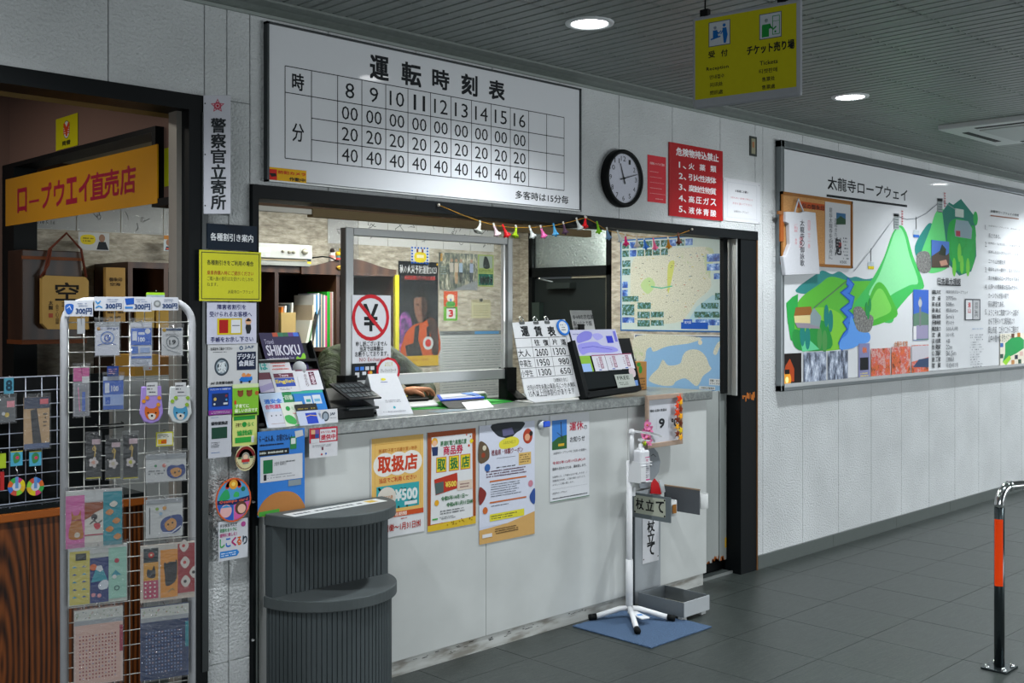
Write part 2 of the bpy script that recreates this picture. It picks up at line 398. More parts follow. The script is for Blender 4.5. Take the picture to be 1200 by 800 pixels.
class Sheet:
    """Print on a real plane. o: a point of the plane, e1: right, e2: up. Coordinates (a,b) in metres on it,
    or photograph pixels through px(), or fractions of the sheet through fr()."""
    def __init__(s, o, e1, e2, W=None, Hh=None):
        s.o = Vector(o); s.e1 = Vector(e1).normalized(); s.e2 = Vector(e2).normalized()
        s.n = s.e1.cross(s.e2).normalized(); s.W = W; s.H = Hh; s.k = 0; s.mb = MB(); s.lift = 0.0004; s.mode = 'px'; s.sk = 0.0
    def ab(s, p):
        x, y = p
        if s.mode == 'px':
            d = Q(x, y, s.o, s.n) - s.o; return d.dot(s.e1), d.dot(s.e2)
        if s.mode == 'fr': return x * s.W, -y * s.H
        return x, y
    def w3(s, a, b, lay): return s.o + s.e1*a + s.e2*b + s.n*(s.lift + lay*0.00007)
    def rect(s, u0, v0, u1, v1, c, keep=False, mt=None):
        if s.mode == 'px': u1 += s.sk*(v1-v0)
        a0, b0 = s.ab((u0, v0)); a1, b1 = s.ab((u1, v1))
        if not keep: s.k += 1
        s.mb.add([s.w3(a0,b1,s.k), s.w3(a1,b1,s.k), s.w3(a1,b0,s.k), s.w3(a0,b0,s.k)], [(0,1,2,3)], mt or mat(c, 0.5)); return s
    def poly(s, pts, c, keep=False, mt=None):
        q = [s.ab(p) for p in pts]
        if not keep: s.k += 1
        ar = sum(q[i][0]*q[(i+1)%len(q)][1] - q[(i+1)%len(q)][0]*q[i][1] for i in range(len(q)))
        if ar < 0: q.reverse()
        bm = bmesh.new(); vs = [bm.verts.new((a, b, 0)) for a, b in q]; fc = bm.faces.new(vs)
        bmesh.ops.triangulate(bm, faces=[fc]); bm.verts.index_update()
        s.mb.add([s.w3(v.co.x, v.co.y, s.k) for v in bm.verts], [[v.index for v in f.verts] for f in bm.faces], mt or mat(c, 0.5)); bm.free(); return s
    def blob(s, pts, c, keep=False, mt=None, sub=4):    # closed smooth outline through the points
        out = []; n = len(pts)
        for i in range(n):
            p0, p1, p2, p3 = pts[i-1], pts[i], pts[(i+1) % n], pts[(i+2) % n]
            for k in range(sub):
                t = k/sub
                out.append(tuple(0.5*((2*p1[q]) + (-p0[q]+p2[q])*t + (2*p0[q]-5*p1[q]+4*p2[q]-p3[q])*t*t + (-p0[q]+3*p1[q]-3*p2[q]+p3[q])*t**3) for q in (0, 1)))
        return s.poly(out, c, keep, mt)
    def line(s, pts, wd, c, keep=False):
        q = [s.ab(p) for p in pts]
        if not keep: s.k += 1
        vs = []; n = len(q); closed = n > 2 and q[0] == q[-1]
        for i in range(n):
            pa = q[i-1] if i > 0 else (q[-2] if closed else None); pc = q[i+1] if i < n-1 else (q[1] if closed else None); p = q[i]
            def nrm(u, v):
                L = math.hypot(v[0]-u[0], v[1]-u[1]) or 1e-6; return (-(v[1]-u[1])/L, (v[0]-u[0])/L)
            if pa is None: nx, ny = nrm(p, pc)
            elif pc is None: nx, ny = nrm(pa, p)
            else:
                n1, n2 = nrm(pa, p), nrm(p, pc); nx, ny = n1[0]+n2[0], n1[1]+n2[1]; L = math.hypot(nx, ny) or 1e-6; nx /= L; ny /= L
                k = 1/max(0.45, nx*n1[0]+ny*n1[1]); nx *= k; ny *= k
            vs += [s.w3(p[0]-nx*wd/2, p[1]-ny*wd/2, s.k), s.w3(p[0]+nx*wd/2, p[1]+ny*wd/2, s.k)]
        s.mb.add(vs, [(2*i, 2*i+2, 2*i+3, 2*i+1) for i in range(n-1)], mat(c, 0.5))
        return s
    def disc(s, u, v, r, c, r2=None, n=24, keep=False, inner=0, mt=None):   # r metres
        a, b = s.ab((u, v)); r2 = r if r2 is None else r2
        if not keep: s.k += 1
        o = [s.w3(a + r*math.cos(2*PI*i/n), b + r2*math.sin(2*PI*i/n), s.k) for i in range(n)]
        if inner:
            o2 = [s.w3(a + inner*math.cos(2*PI*i/n), b + inner*r2/r*math.sin(2*PI*i/n), s.k) for i in range(n)]
            s.mb.add(o+o2, [(i, (i+1)%n, n+(i+1)%n, n+i) for i in range(n)], mt or mat(c, 0.5))
        else: s.mb.add(o, [tuple(range(n))], mt or mat(c, 0.5))
        return s
    def text(s, t, u0, v0, u1, v1, c='#15181a', bold=0.0, vert=False, fitw=True):
        if s.mode == 'px': u1 += s.sk*(v1-v0)
        a0, b0 = s.ab((u0, v0)); a1, b1 = s.ab((u1, v1)); w, h = a1-a0, b0-b1
        if vert:
            n = len(t); hh = h / n
            for i, ch in enumerate(t):
                if ch in ' 　': continue
                s._put(ch, a0, b0 - hh*i - hh*0.96, w, hh*0.92, c, bold)
            return s
        return s._put(t, a0, b1, w, h, c, bold)
    def _put(s, t, a, b, w, h, c, bold):
        if t in 'ーー' and len(t) == 1 and h > w*0.6 and False: pass
        vs, fs, x0, x1, y0, y1 = glyphs(t, bold)
        if len(t) == 1 and t in 'ー一・、。':      # keep thin signs thin
            y0, y1 = -0.1, 0.85; x0, x1 = 0.02, 0.98
        sx = w/max(1e-6, x1-x0); sy = h/max(1e-6, y1-y0)
        L = s.k + 1.5; d = bold*min(sx, sy)*1.2
        for dx, dy in (((0, 0),) if bold <= 0 else ((-d, -d), (d, -d), (-d, d), (d, d))):
            s.mb.add([s.w3(a+(x-x0)*sx+dx, b+(y-y0)*sy+dy, L) for x, y in vs], fs, mat(c, 0.5)); L += 0.5
        return s
    def scribble(s, u0, v0, u1, v1, rows, c='#3a3f44', fill=0.8, th=0.5, seed=1, short=0.25):  # lines of print too small to read: word-like dashes
        rnd = random.Random(seed); a0, b0 = s.ab((u0, v0)); a1, b1 = s.ab((u1, v1)); h = (b0-b1)/rows
        m = mat(c, 0.55); vs = []; fs = []
        for r in range(rows):
            x = a0; end = a1 - (a1-a0)*short*rnd.random()
            yb = b0 - h*(r+0.5) - h*th/2
            while x < end:
                wd = h*th*rnd.uniform(0.5, 1.1)
                if rnd.random() < fill:
                    k = len(vs); j = h*th*rnd.uniform(0.0, 0.25)
                    x2 = min(x+wd*0.8, a1)
                    vs += [s.w3(x, yb+j*0.4, s.k+1.5), s.w3(x2, yb+j*0.4, s.k+1.5), s.w3(x2, yb+h*th-j, s.k+1.5), s.w3(x, yb+h*th-j, s.k+1.5)]; fs.append((k,k+1,k+2,k+3))
                x += wd
        s.mb.add(vs, fs, m); return s
    def board(s, u0, v0, u1, v1, th, c=None, mt=None, name=None, parent=None, bevel=0, **kw):   # solid base behind the print plane
        a0, b0 = s.ab((u0, v0)); a1, b1 = s.ab((u1, v1))
        mb = MB(); o = s.o + s.e1*a0 + s.e2*b1 - s.n*th
        mb.obox(o, s.e1*(a1-a0), s.e2*(b0-b1), s.n*th, mt or mat(c, 0.5))
        if name: return mb.build(name, parent, bevel=bevel, **kw)
        s.mb.v += mb.v; base = len(s.mb.v) - len(mb.v); k = s.mb.mi(mb.mats[0])
        for f in mb.f: s.mb.f.append([base+i for i in f]); s.mb.m.append(k); s.mb.sm.append(False)
        return s
    def done(s, name='print', parent=None, **kw): return s.mb.build(name, parent, **kw)

def wall_sheet(y=0.0): return Sheet((0, y, 0), (1, 0, 0), (0, 0, 1))
def paper(u0, v0, u1, v1, y=-0.002, W=None, Hh=None, th=0.001, c='#d6d8da', mt=None, z=True):
    """a sheet of paper (or thin plate) flat against plane y whose print is written in fractions of it"""
    p0 = P(u0, v0, y); p1 = P(u1, v1, y)
    s = Sheet(p0, (1,0,0), (0,0,1), p1.x-p0.x, p0.z-p1.z); s.mode = 'fr'
    s.board(0, 0, 1, 1, th, c, mt); return s
# ================================================================== STRUCTURE
PX = [1.637 + 0.4555 * k for k in range(-7, 24)]
XL, XR, XEND = -1.5, 5.646, 12.0
ZC = 2.72
wf = MB()
wf.box((XL, 0.0, 2.34), (2.0, 0.12, ZC), M_STUCCO)
wf.box((2.0, 0.0, 0), (2.19, 0.12, ZC), M_STUCCO)
wf.box((2.19, 0.0, 2.036), (XR, 0.12, ZC), M_STUCCO)
wf.box((XR, 0.0, 0), (XEND, 0.12, ZC), M_STUCCO)
for v in range(len(wf.v)):
    if wf.v[v].y == 0.0: wf.v[v].y = 0.013
JOINT = mat('#2c3233', 0.8)
wf.mats = [JOINT]; WF = struct('wall_front', wf)
def wall_panel(x0, x1, z0, z1):
    g = 0.0018
    MB().box((x0+g, 0.0, z0+(g if z0 > 0.1 else 0)), (x1-g, 0.0125, z1), M_STUCCO).build('wall_panel', WF, bevel=0.0015, seg=1)
def strip(xa, xb, z0, z1):
    cuts = [xa] + [x for x in PX if xa + 0.02 < x < xb - 0.02] + [xb]
    for a, b in zip(cuts, cuts[1:]): wall_panel(a, b, z0, z1)
strip(XL, 2.0, 2.34, ZC)
for a, b in ((2.0, 2.1), (2.1, 2.19)):
    wall_panel(a, b, 0, 0.245); wall_panel(a, b, 0.245, 2.34)
strip(2.0, 2.19, 2.34, ZC)
strip(2.19, XR, 2.036, ZC)
strip(XR, 5.73, 0.08, ZC); strip(5.73, XEND, 0.08, ZC)
# floor of slate-look tiles
FT = MB(); FT.box((XL-1, -4.6, -0.05), (XEND, 2.6, -0.012), mat('#1c2120', 0.8)); FL = struct('floor', FT)
TX, TY, TS = 3.475, -0.225, 0.4565
tile_me = None
rt = random.Random(3)
for j in range(-1, 9):
    for i in range(-7, 18):
        x0 = TX + i*TS; y1 = TY - j*TS + (0 if j >= 0 else 0)
        if j == -1: y0, y1b = TY, 0.3
        else: y0, y1b = y1 - TS, y1
        if x0 > XEND - 0.3 or x0 < -0.3: continue
        if j > 5 and (x0 < 2 or x0 > 9): continue
        g = 0.0013
        m = MB().box((x0+g, y0+g, -0.012), (x0+TS-g, y1b-g, rt.uniform(-0.0004, 0.0)), M_TILE)
        m.build('floor_tile', FL)
FB = MB(); FB.box((XL-1, -4.6, -0.012), (XEND, 2.6, -0.0025), mat('#2f3534', 0.5)).build('floor_bed', FL)
# ceiling of ribbed metal boards
CB = MB(); CB.box((XL-1, -4.6, ZC+0.02), (XEND, 0.12, ZC+0.08), mat('#3a403e', 0.7)); CE = struct('ceiling', CB)
CW, CLN, RP = 0.3235, 1.82, 0.0637
def ceil_board_mesh():
    mb = MB(); n = int(round(CLN/RP)); prof = []
    for k in range(n):
        x = k*RP
        prof += [(x+0.001, 0.0), (x+RP*0.80, 0.0), (x+RP*0.86, 0.004), (x+RP*0.97, 0.004)]
    prof.append((CLN-0.001, 0.0))
    y0, y1 = 0.0025, CW-0.0025
    vs = []; fs = []
    for x, z in prof: vs += [(x, y0, z), (x, y1, z)]
    for k in range(len(prof)-1): fs.append((2*k, 2*k+1, 2*k+3, 2*k+2))
    mb.add(vs, fs, M_CEIL); mb.box((0.001, y0, 0.009), (CLN-0.001, y1, 0.018), M_CEIL)
    me = bpy.data.meshes.new('ceiling_board'); me.from_pydata([tuple(v) for v in mb.v], [], mb.f); me.materials.append(M_CEIL); return me
cme = ceil_board_mesh()
for j in range(13):
    for i in range(-1, 6):
        o = bpy.data.objects.new('ceiling_board', cme); COL.objects.link(o); o.parent = CE
        o.location = (0.55 + i*CLN, -0.108 - (j+1)*CW, ZC)
tr = MB(); tr.prism([(XL, -0.108, ZC+0.002), (XL, -0.108, ZC-0.008), (XL, -0.05, ZC-0.012), (XL, 0, ZC-0.03), (XL, 0, ZC+0.002)], (XEND-XL, 0, 0), M_CEIL)
struct('trim_1', tr)
tr = MB(); tr.box((XL, -0.012, ZC-0.04), (XEND, 0.0, ZC-0.028), mat('#8b938f', 0.4)); struct('trim_2', tr)
# skirting of the right wall
bb = MB(); xx = 5.66
k = 0
while xx < XEND:
    bb.box((xx, -0.012, 0.0), (min(xx+0.9, XEND)-0.003, 0.0, 0.08), mat('#555b59', 0.35, bump=0.1, scale=30)); xx += 0.9
struct('baseboard_right', bb)
# hall continues: far end wall
struct('wall_right', MB().box((XEND, -4.6, 0), (XEND+0.1, 0.12, ZC), M_STUCCO))

# left doorway frame
df = MB()
df.box((XL, -0.025, 2.283), (2.0, 0.11, 2.34), DARKFRAME); df.box((1.925, -0.025, 0), (2.0, 0.11, 2.283), DARKFRAME)
DO = struct('door_1', df)
MB().box((1.905, 0.03, 0), (1.925, 0.09, 2.283), mat('#8d8a83', 0.4, 0.4)).build('door_track', DO)
MB().box((1.975, -0.03, 0.24), (2.0, -0.025, 2.28), mat('#2a2f30', 0.3, 0.3)).build('guide_rail', DO)
MB().box((XL, 0.11, 2.2835), (2.0, 0.20, 2.34), mat('#8a7448', 0.6)).build('lintel', DO)
# ticket window frame
wfm = MB()
wfm.box((2.19, -0.02, 1.985), (XR, 0.12, 2.036), DARKFRAME); wfm.box((2.19, -0.02, 0), (2.216, 0.12, 1.985), DARKFRAME)
wfm.box((5.475, -0.012, 0), (5.64, 0.10, 1.985), DARKFRAME)
WI = struct('window_1', wfm)
MB().box((5.64, -0.018, 0), (5.648, 0.0, 1.985), mat('#6b4a2c', 0.6)).build('frame_edge', WI)
MB().box((2.203, -0.024, 0), (2.209, -0.02, 0.74), mat('#5a605e', 0.5)).build('edge_strip', WI)
for y0_, y1_, x_ in ((0.0, 0.03, 5.445), (0.045, 0.08, 5.465)):
    MB().box((x_, y0_, 1.06), (x_+0.012, y1_, 1.985), ALU).build('window_track', WI)
MB().box((5.40, 0.06, 1.07), (5.445, 0.085, 1.985), BLACK).build('sash_stile', WI)
mbs = MB(); rs = random.Random(5)
for k in range(9):
    a = 5.49 + k*0.0155; mbs.box((a, -0.0135, 1.02 + rs.random()*0.03), (a+rs.uniform(0.006, 0.014), -0.0122, 1.075-rs.random()*0.02), mat('#a8622a', 0.8))
mbs.build('rubbed_tape', WI)
# office: back wall, side wall with door, ceiling, floor
YB = 1.9; XS = 5.54
struct('wall_back', MB().box((XL, YB, 0), (XS+0.1, YB+0.1, 2.75), M_STONE))
sw = MB(); DY0, DY1, DT = 1.04, 1.80, 2.16
sw.box((XS, 0.12, 0), (XS+0.1, DY0, 2.6), M_STONE); sw.box((XS, DY1, 0), (XS+0.1, YB, 2.6), M_STONE); sw.box((XS, DY0, DT), (XS+0.1, DY1, 2.6), M_STONE)
struct('wall_office_side', sw)
struct('ceiling_office', MB().box((2.0, 0.12, 2.30), (XS+0.1, YB, 2.34), mat('#8d8b82', 0.6)))
struct('ceiling_shop', MB().box((XL, 0.12, 2.68), (2.0, YB, 2.72), mat('#9a9488', 0.6)))
struct('trim_3', MB().box((2.05, YB-0.06, 2.165), (XS, YB, 2.30), mat('#4a3626', 0.5)))
struct('trim_4', MB().box((XS-0.03, 0.13, 2.17), (XS, YB-0.06, 2.30), mat('#6a5f4c', 0.5)))
# mauve partition between shop and office
wl = MB(); MAUVE = mat('#70584f', 0.75, bump=0.15, scale=120)
wl.box((1.985, 0.12, 2.262), (2.05, YB, 2.68), MAUVE); wl.box((1.985, 0.12, 1.99), (2.05, 0.30, 2.262), MAUVE)
wl.box((XL, YB-0.02, 0), (1.985, YB, 2.68), MAUVE)
struct('wall_left', wl)
fr = MB(); fr.box((1.95, 0.285, 2.245), (2.06, YB, 2.265), DARKFRAME); fr.box((1.95, 0.285, 1.955), (2.06, 0.315, 2.245), DARKFRAME); fr.box((1.95, 0.11, 1.955), (2.06, 0.285, 1.985), DARKFRAME)
fr.box((1.95, 1.73, 0), (2.06, 1.9, 2.245), DARKFRAME)
struct('trim_5', fr)
# office door in the side wall
dr = MB()
dr.box((XS-0.015, DY0-0.0, 0), (XS+0.06, DY0+0.035, DT), BLACK); dr.box((XS-0.015, DY1-0.035, 0), (XS+0.06, DY1, DT), BLACK)
dr.box((XS-0.015, DY0, 1.80), (XS+0.06, DY1, 1.865), BLACK); dr.box((XS-0.015, DY0, DT-0.03), (XS+0.06, DY1, DT), BLACK)
D2 = struct('door_2', dr)
MB().box((XS+0.02, DY0+0.035, 1.865), (XS+0.03, DY1-0.035, DT-0.03), M_FROST).build('transom_pane', D2)
MB().box((XS+0.015, DY0+0.055, 0.0), (XS+0.05, DY1-0.035, 1.785), mat('#1d2222', 0.5)).build('door_leaf', D2)
MB().box((XS-0.0, DY0+0.035, 0.0), (XS+0.03, DY0+0.05, 1.80), mat('#8c8877', 0.5)).box((XS, DY0+0.05, 1.785), (XS+0.03, DY0+0.36, 1.80), mat('#8c8877', 0.5)).build('door_stop', D2)
MB().box((XS-0.03, DY1-0.12, 1.45), (XS+0.015, DY1-0.05, 1.62), mat('#33403c', 0.3, 0.4)).build('hinge_plate', D2)
MB().box((XS-0.05, DY0+0.33, 1.715), (XS+0.015, DY0+0.55, 1.755), mat('#262c2b', 0.4)).tube([(XS-0.035, DY0+0.5, 1.762), (XS-0.04, DY0+0.62, 1.785)], 0.005, GREYSTEEL, 6).build('door_closer', D2)
# ================================================================== COUNTER
ct = thing('ticket_counter', (3.7, 0.25, 0), 'long pale grey ticket counter with a dark grey stone-look top', 'counter')
xs_ = [2.218, 3.42, 4.44, 5.145]
for a, b in zip(xs_, xs_[1:]):
    MB().box((a+0.001, 0.0, 0.066), (b-0.001, 0.02, 1.056), M_FRONT).build('front_panel', ct, bevel=0.001, seg=1)
MB().box((5.125, 0.02, 0.066), (5.145, 0.56, 1.056), M_FRONT).build('end_panel', ct)
MB().box((2.218, 0.02, 0.0), (5.12, 0.54, 1.05), mat('#6d7170', 0.6)).build('carcass', ct)
MB().box((2.218, 0.006, 0.0), (5.12, 0.02, 0.064), M_KICK).build('kickboard', ct, label='scuffed pale kickboard')
MB().box((2.217, -0.03, 1.056), (5.165, 0.58, 1.106), M_SLAB).build('countertop', ct, bevel=0.006)
rs = random.Random(11); mb = MB()
for cx_, n in ((3.05, 5), (3.25, 7), (3.5, 9), (3.72, 6), (4.05, 7), (2.75, 4)):
    for k in range(n):
        x = cx_ + rs.uniform(-0.07, 0.07); z = rs.uniform(0.03, 0.055); mb.box((x, 0.0052, z), (x+rs.uniform(0.006, 0.03), 0.0062, z+rs.uniform(0.001, 0.004)), mat('#2c2c2a', 0.8))
mb.build('scuff', ct, kind='stuff')
# low wicket between counter and frame
wk = thing('wicket_panel', (5.32, 0.1, 0), 'low pale grey metal wicket panel rusting along its bottom edge', 'panel')
WK = mat('#8f9492', 0.45)
MB().box((5.17, 0.09, 0.078), (5.395, 0.105, 1.085), WK).build('leaf', wk, bevel=0.002)
MB().box((5.395, 0.082, 0.078), (5.465, 0.11, 1.085), mat('#7c8280', 0.4, 0.2)).build('stile', wk, bevel=0.002)
MB().box((5.15, 0.05, 0.0), (5.475, 0.12, 0.012), mat('#3b4140', 0.4)).box((5.15, 0.045, 0.0), (5.475, 0.052, 0.016), mat('#8b908e', 0.3, 0.5)).build('sill', wk)
mb = MB()
for k in range(26):
    x = 5.17 + rs.random()*0.27; h = rs.uniform(0.004, 0.03)*(1.2 if x > 5.3 else 0.6); wd = rs.uniform(0.008, 0.028)
    mb.prism([(x, 0.0815 if x > 5.39 else 0.0885, 0.079), (x+wd, 0.0815 if x > 5.39 else 0.0885, 0.079), (x+wd*0.6, 0.0815 if x > 5.39 else 0.0885, 0.079+h), (x+wd*0.2, 0.0815 if x > 5.39 else 0.0885, 0.079+h*0.8)], (0, 0.0006, 0), mat('#8a4a20', 0.9))
mb.box((5.447, 0.0812, 0.15), (5.462, 0.0818, 0.21), mat('#a3811c', 0.5)).build('rust_spot', wk, kind='stuff')
mb = MB(); mb.box((5.17, 0.13, 0), (XS, 0.14, 0.076), BLACK); mb.build('base_rail', wk)

# ================================================================== STEP STAND
st = thing('step_stand', (2.51, -0.12, 0), 'dark grey two-tier half-round ribbed stand against the counter', 'stand')
def half(xc, a, b, z0, z1, m, name, y0=0.0, bev=0.004):
    pts = [(xc + a*math.cos(-PI*i/40), y0 - b*math.sin(PI*i/40), z0) for i in range(41)]
    return MB().prism(pts[::-1], (0, 0, z1-z0), m).build(name, st, bevel=bev)
TOPM = mat('#4a5051', 0.5, vary=0.12, scale=25)
half(2.51, 0.282, 0.275, 0.742, 0.786, TOPM, 'upper_top', -0.035)
half(2.51, 0.285, 0.28, 0.43, 0.474, TOPM, 'lower_top', -0.035)
RIB = mat('#434a4c', 0.55)
mb = MB(); xa, xb, ya = 2.235, 2.785, -0.085
pts = [(xa, -0.034), (xa, ya)]
x = xa + 0.06
pts.append((x, ya))
while x < xb - 0.02:
    pts += [(x, ya+0.006), (x+0.005, ya+0.006), (x+0.005, ya), (x+0.0205, ya)]; x += 0.0205
pts += [(xb, ya), (xb, -0.034)]
mb.prism([(p[0], p[1], 0.474) for p in pts], (0, 0, 0.268), RIB); mb.build('upper_ribbed_front', st)
mb = MB(); pts = []
R_, N = 0.268, 44
for i in range(N):
    t0 = -PI*i/N; t1 = t0 - PI/N*0.78; t2 = -PI*(i+1)/N
    for t, rr in ((t0, R_), (t1, R_), (t1-0.002, R_-0.006), (t2+0.002, R_-0.006)):
        pts.append((2.505 + rr*math.cos(t), -0.035 + rr*math.sin(t)*0.98, 0.012))
mb.prism(pts, (0, 0, 0.42), RIB); mb.build('lower_ribbed_front', st)
half(2.505, 0.255, 0.25, 0.0, 0.014, BLACK, 'plinth', -0.035, 0)
# paper strip on the stand
s = Sheet((0, 0, 0.7868), (1, 0, 0), (0, 1, 0)); s.mode = 'ab'
pa = T(322, 602, 0.787); pb = T(425, 585, 0.787)
s = Sheet((2.27, -0.10, 0.7868), (1, 0.06, 0), (-0.06, 1, 0), 0.46, 0.075); s.mode = 'fr'
s.board(0, 0, 1, 1, 0.0006, '#c9cccb'); s.scribble(0.05, 0.25, 0.80, 0.75, 1, '#5a6065', th=0.6, seed=4, short=0); s.rect(0.83, 0.2, 0.93, 0.75, '#b79a3c')
s.done('paper_strip', label='white printed paper strip lying on the top tier of the ribbed stand', cat='paper')

# ================================================================== FRONT WALL SIGNS
# --- timetable
X0, X1, Z0, Z1 = 2.249, 4.048, 2.052, 2.664
tt = thing('timetable_sign', (3.15, -0.012, Z0), 'large white timetable board above the ticket window', 'sign')
BRD = mat('#cdd0d4', 0.35, spec=0.35, vary=0.01, coat=0.6)
MB().box((X0+0.008, -0.020, Z0+0.01), (X1-0.008, 0.0, Z1-0.008), BRD).build('board', tt)
FRS = mat('#2b3133', 0.35, 0.4)
MB().box((X0, -0.026, Z0), (X0+0.009, 0, Z1), FRS).box((X1-0.009, -0.026, Z0), (X1, 0, Z1), FRS).box((X0, -0.026, Z1-0.009), (X1, 0, Z1), FRS).box((X0, -0.026, Z0), (X1, 0, Z0+0.006), ALU).build('frame', tt)
# gloss sheet of clear acrylic over the print gives the board its reflections
s = wall_sheet(-0.020)
TKc = '#171b1f'
GX = [334, 365, 395.6, 424, 452, 478, 504.5, 528.5, 552.5, 575.5, 598, 619.5, 640.5, 661]
gx = [P(u, 120, -0.020).x for u in GX]
# rows of the grid at its left edge (u=334) and at its right edge
zt = [P(334, v, -0.020).z for v in (77, 108)]; zb = P(336, 185.5, -0.020).z
hz = [P(396, 90, -0.020).z, P(396, 118, -0.020).z]
ztop, z1_, zbot = zt[0], zt[1], zb
rows = [ztop, z1_, z1_ + (zbot-z1_)/3, z1_ + (zbot-z1_)*2/3, zbot]
s.mode = 'ab'; lw = 0.0035
for i, x in enumerate(gx): s.line([(x, rows[0]), (x, rows[4])], lw, TKc, keep=True)
for j in (0, 1, 4): s.line([(gx[0], rows[j]), (gx[-1], rows[j])], lw, TKc, keep=True)
for j in (2, 3): s.line([(gx[1], rows[j]), (gx[-1], rows[j])], lw, TKc, keep=True)
for i in range(9):
    xm = (gx[2+i]+gx[3+i])/2; t = str(8+i); wd = 0.045 if i < 2 else 0.060 if t == '11' else 0.078
    b_ = 0.018 if t == '11' else 0.0
    s.text(t, xm-wd/2, rows[0]-0.022, xm+wd/2, rows[1]+0.018, TKc, bold=b_)
    for j, t in enumerate(('00', '20', '40')): s.text(t, xm-0.040, rows[1+j]-0.016, xm+0.040, rows[2+j]+0.014, TKc)
s.text('時', gx[0]+0.033, rows[0]-0.022, gx[1]-0.036, rows[1]+0.016, TKc, bold=0.02)
s.text('分', gx[0]+0.033, rows[1]-0.115, gx[1]-0.036, rows[1]-0.185, TKc, bold=0.01)
s.mode = 'px'
for ch, u0, v0, u1, v1 in (('運', 434, 64, 455, 95), ('転', 471, 72, 493, 102), ('時', 507, 80, 526, 106), ('刻', 541, 86, 559, 113), ('表', 573, 93, 591, 118)):
    s.text(ch, u0, v0, u1, v1, TKc, bold=0.025)
s.text('多客時は15分毎', 604, 223, 666, 239, TKc, bold=0.012)
s.done('lettering', tt)
s = wall_sheet(-0.021); s.board(312.5, 195, 359, 215.5, 0.001, '#d8a512')
s.rect(314, 197.5, 324.5, 211, '#c3261c'); s.poly([(315.5, 202.5), (323, 203), (324, 206.5), (318, 207)], '#1c1a18')
s.text('防犯カメラ', 326, 199.5, 358, 206.5, '#c0281e', bold=0.03); s.text('作動中', 339, 207.5, 357.5, 213.5, '#26221e', bold=0.03)
s.done('camera_sticker', tt, label='yellow sticker with red and black lettering')

# --- clock
ck = P(730.5, 209, -0.03)
cl = thing('wall_clock', (ck.x, 0, ck.z-0.16), 'round black-rimmed wall clock above the ticket window', 'clock')
c = Vector((ck.x+0.0, -0.0, ck.z))
mb = MB(); R = 0.150
mb.lathe(c, [(R*0.97, 0.0), (R, -0.006), (R, -0.036), (R*0.97, -0.046), (R*0.90, -0.048), (R*0.86, -0.044), (R*0.85, -0.030)], BLACK, 48, 'y'); mb.build('rim', cl)
mb = MB(); mb.lathe(c, [(0.0, -0.030), (R*0.86, -0.030)], mat('#c3c5d2', 0.5), 48, 'y'); mb.build('dial', cl)
s = Sheet((c.x, -0.030, c.z), (1, 0, 0), (0, 0, 1)); s.mode = 'ab'
for h in range(1, 13):
    an = PI/2 - h*PI/6; r = R*0.68; x, z = r*math.cos(an), r*math.sin(an); w_ = 0.009*len(str(h)) + (0.002 if len(str(h)) == 2 else 0)
    s.text(str(h), x-w_, z+0.0125, x+w_, z-0.0125, '#1b1d20', bold=0.0)
for k in range(60):
    an = k*PI/30; s.line([(R*0.80*math.cos(an), R*0.80*math.sin(an)), (R*0.825*math.cos(an), R*0.825*math.sin(an))], 0.0008 if k % 5 else 0.0025, '#2a2c30', keep=True)
s.done('numeral', cl)
def hand(ang, L_, wd, name, yy):
    d = Vector((math.sin(ang), 0, math.cos(ang))); q = Vector((d.z, 0, -d.x)); o = Vector((c.x, yy, c.z))
    MB().prism([o - d*0.03 + q*wd, o - d*0.03 - q*wd, o + d*L_ - q*wd*0.4, o + d*L_ + q*wd*0.4], (0, -0.0015, 0), BLACK).build(name, cl)
hand(math.radians(-20), 0.080, 0.0040, 'hour_hand', -0.0335); hand(math.radians(75), 0.112, 0.0030, 'minute_hand', -0.0355)
MB().cyl((c.x, -0.030, c.z), (c.x, -0.040, c.z), 0.006, BLACK, 12).build('hub', cl)
mb = MB(); mb.lathe(c, [(0.0, -0.042), (R*0.87, -0.042)], M_GLASS, 48, 'y'); mb.build('cover_glass', cl)

# --- small red notice
s = wall_sheet(-0.002); s.board(759, 181, 780.5, 238.5, 0.002, '#c8323c')
s.text('手荷物についてのご案内', 761.5, 189.5, 778.5, 195, '#e6b9b8', bold=0.02)
for k, L_ in enumerate((10, 14, 17, 14, 18, 9)):
    v = 199.5 + k*6.4; u = 761.5 if k < 5 else 768
    s.scribble(u, v+0.6, u+L_, v+2.4+L_*0.06, 1, '#e0a9a8', fill=1, th=0.8, seed=k, short=0)
s.done('red_notice', label='small bright red notice between the clock and the prohibited goods sign', cat='notice')
# --- prohibited goods sign
ps = wall_sheet(-0.008)
RD = mat('#a8121a', 0.22, spec=0.6)
PS = thing('prohibition_sign', (5.0, 0, 2.05), 'dark red acrylic sign listing five prohibited goods in white', 'sign')
ps.board(784.5, 166, 847, 259, 0.008, mt=RD, name='plate', parent=PS)
WH = '#e4e4e6'
ps.text('危険物持込禁止', 792.5, 172.5, 842, 190, WH, bold=0.02)
for k, (n, t) in enumerate((('1、', '火 薬 類'), ('2、', '引火性液体'), ('3、', '腐蝕性物質'), ('4、', '高圧ガス'), ('5、', '液体青酸'))):
    v = 189.5 + 12.9*k
    ps.text(n, 795.5, v, 804, v+8.5, WH, bold=0.01)
    cs = t.split(' ') if ' ' in t else list(t)
    n_ = len(cs)
    for q, ch in enumerate(cs):
        u = 807 + q*(32.5-7.0)/(n_-1) if n_ > 1 else 807
        ps.text(ch, u, v+1.2+q*0.9*(5/n_), u+6.6, v+9.6+q*0.9*(5/n_), WH, bold=0.012)
ps.done('lettering', PS)
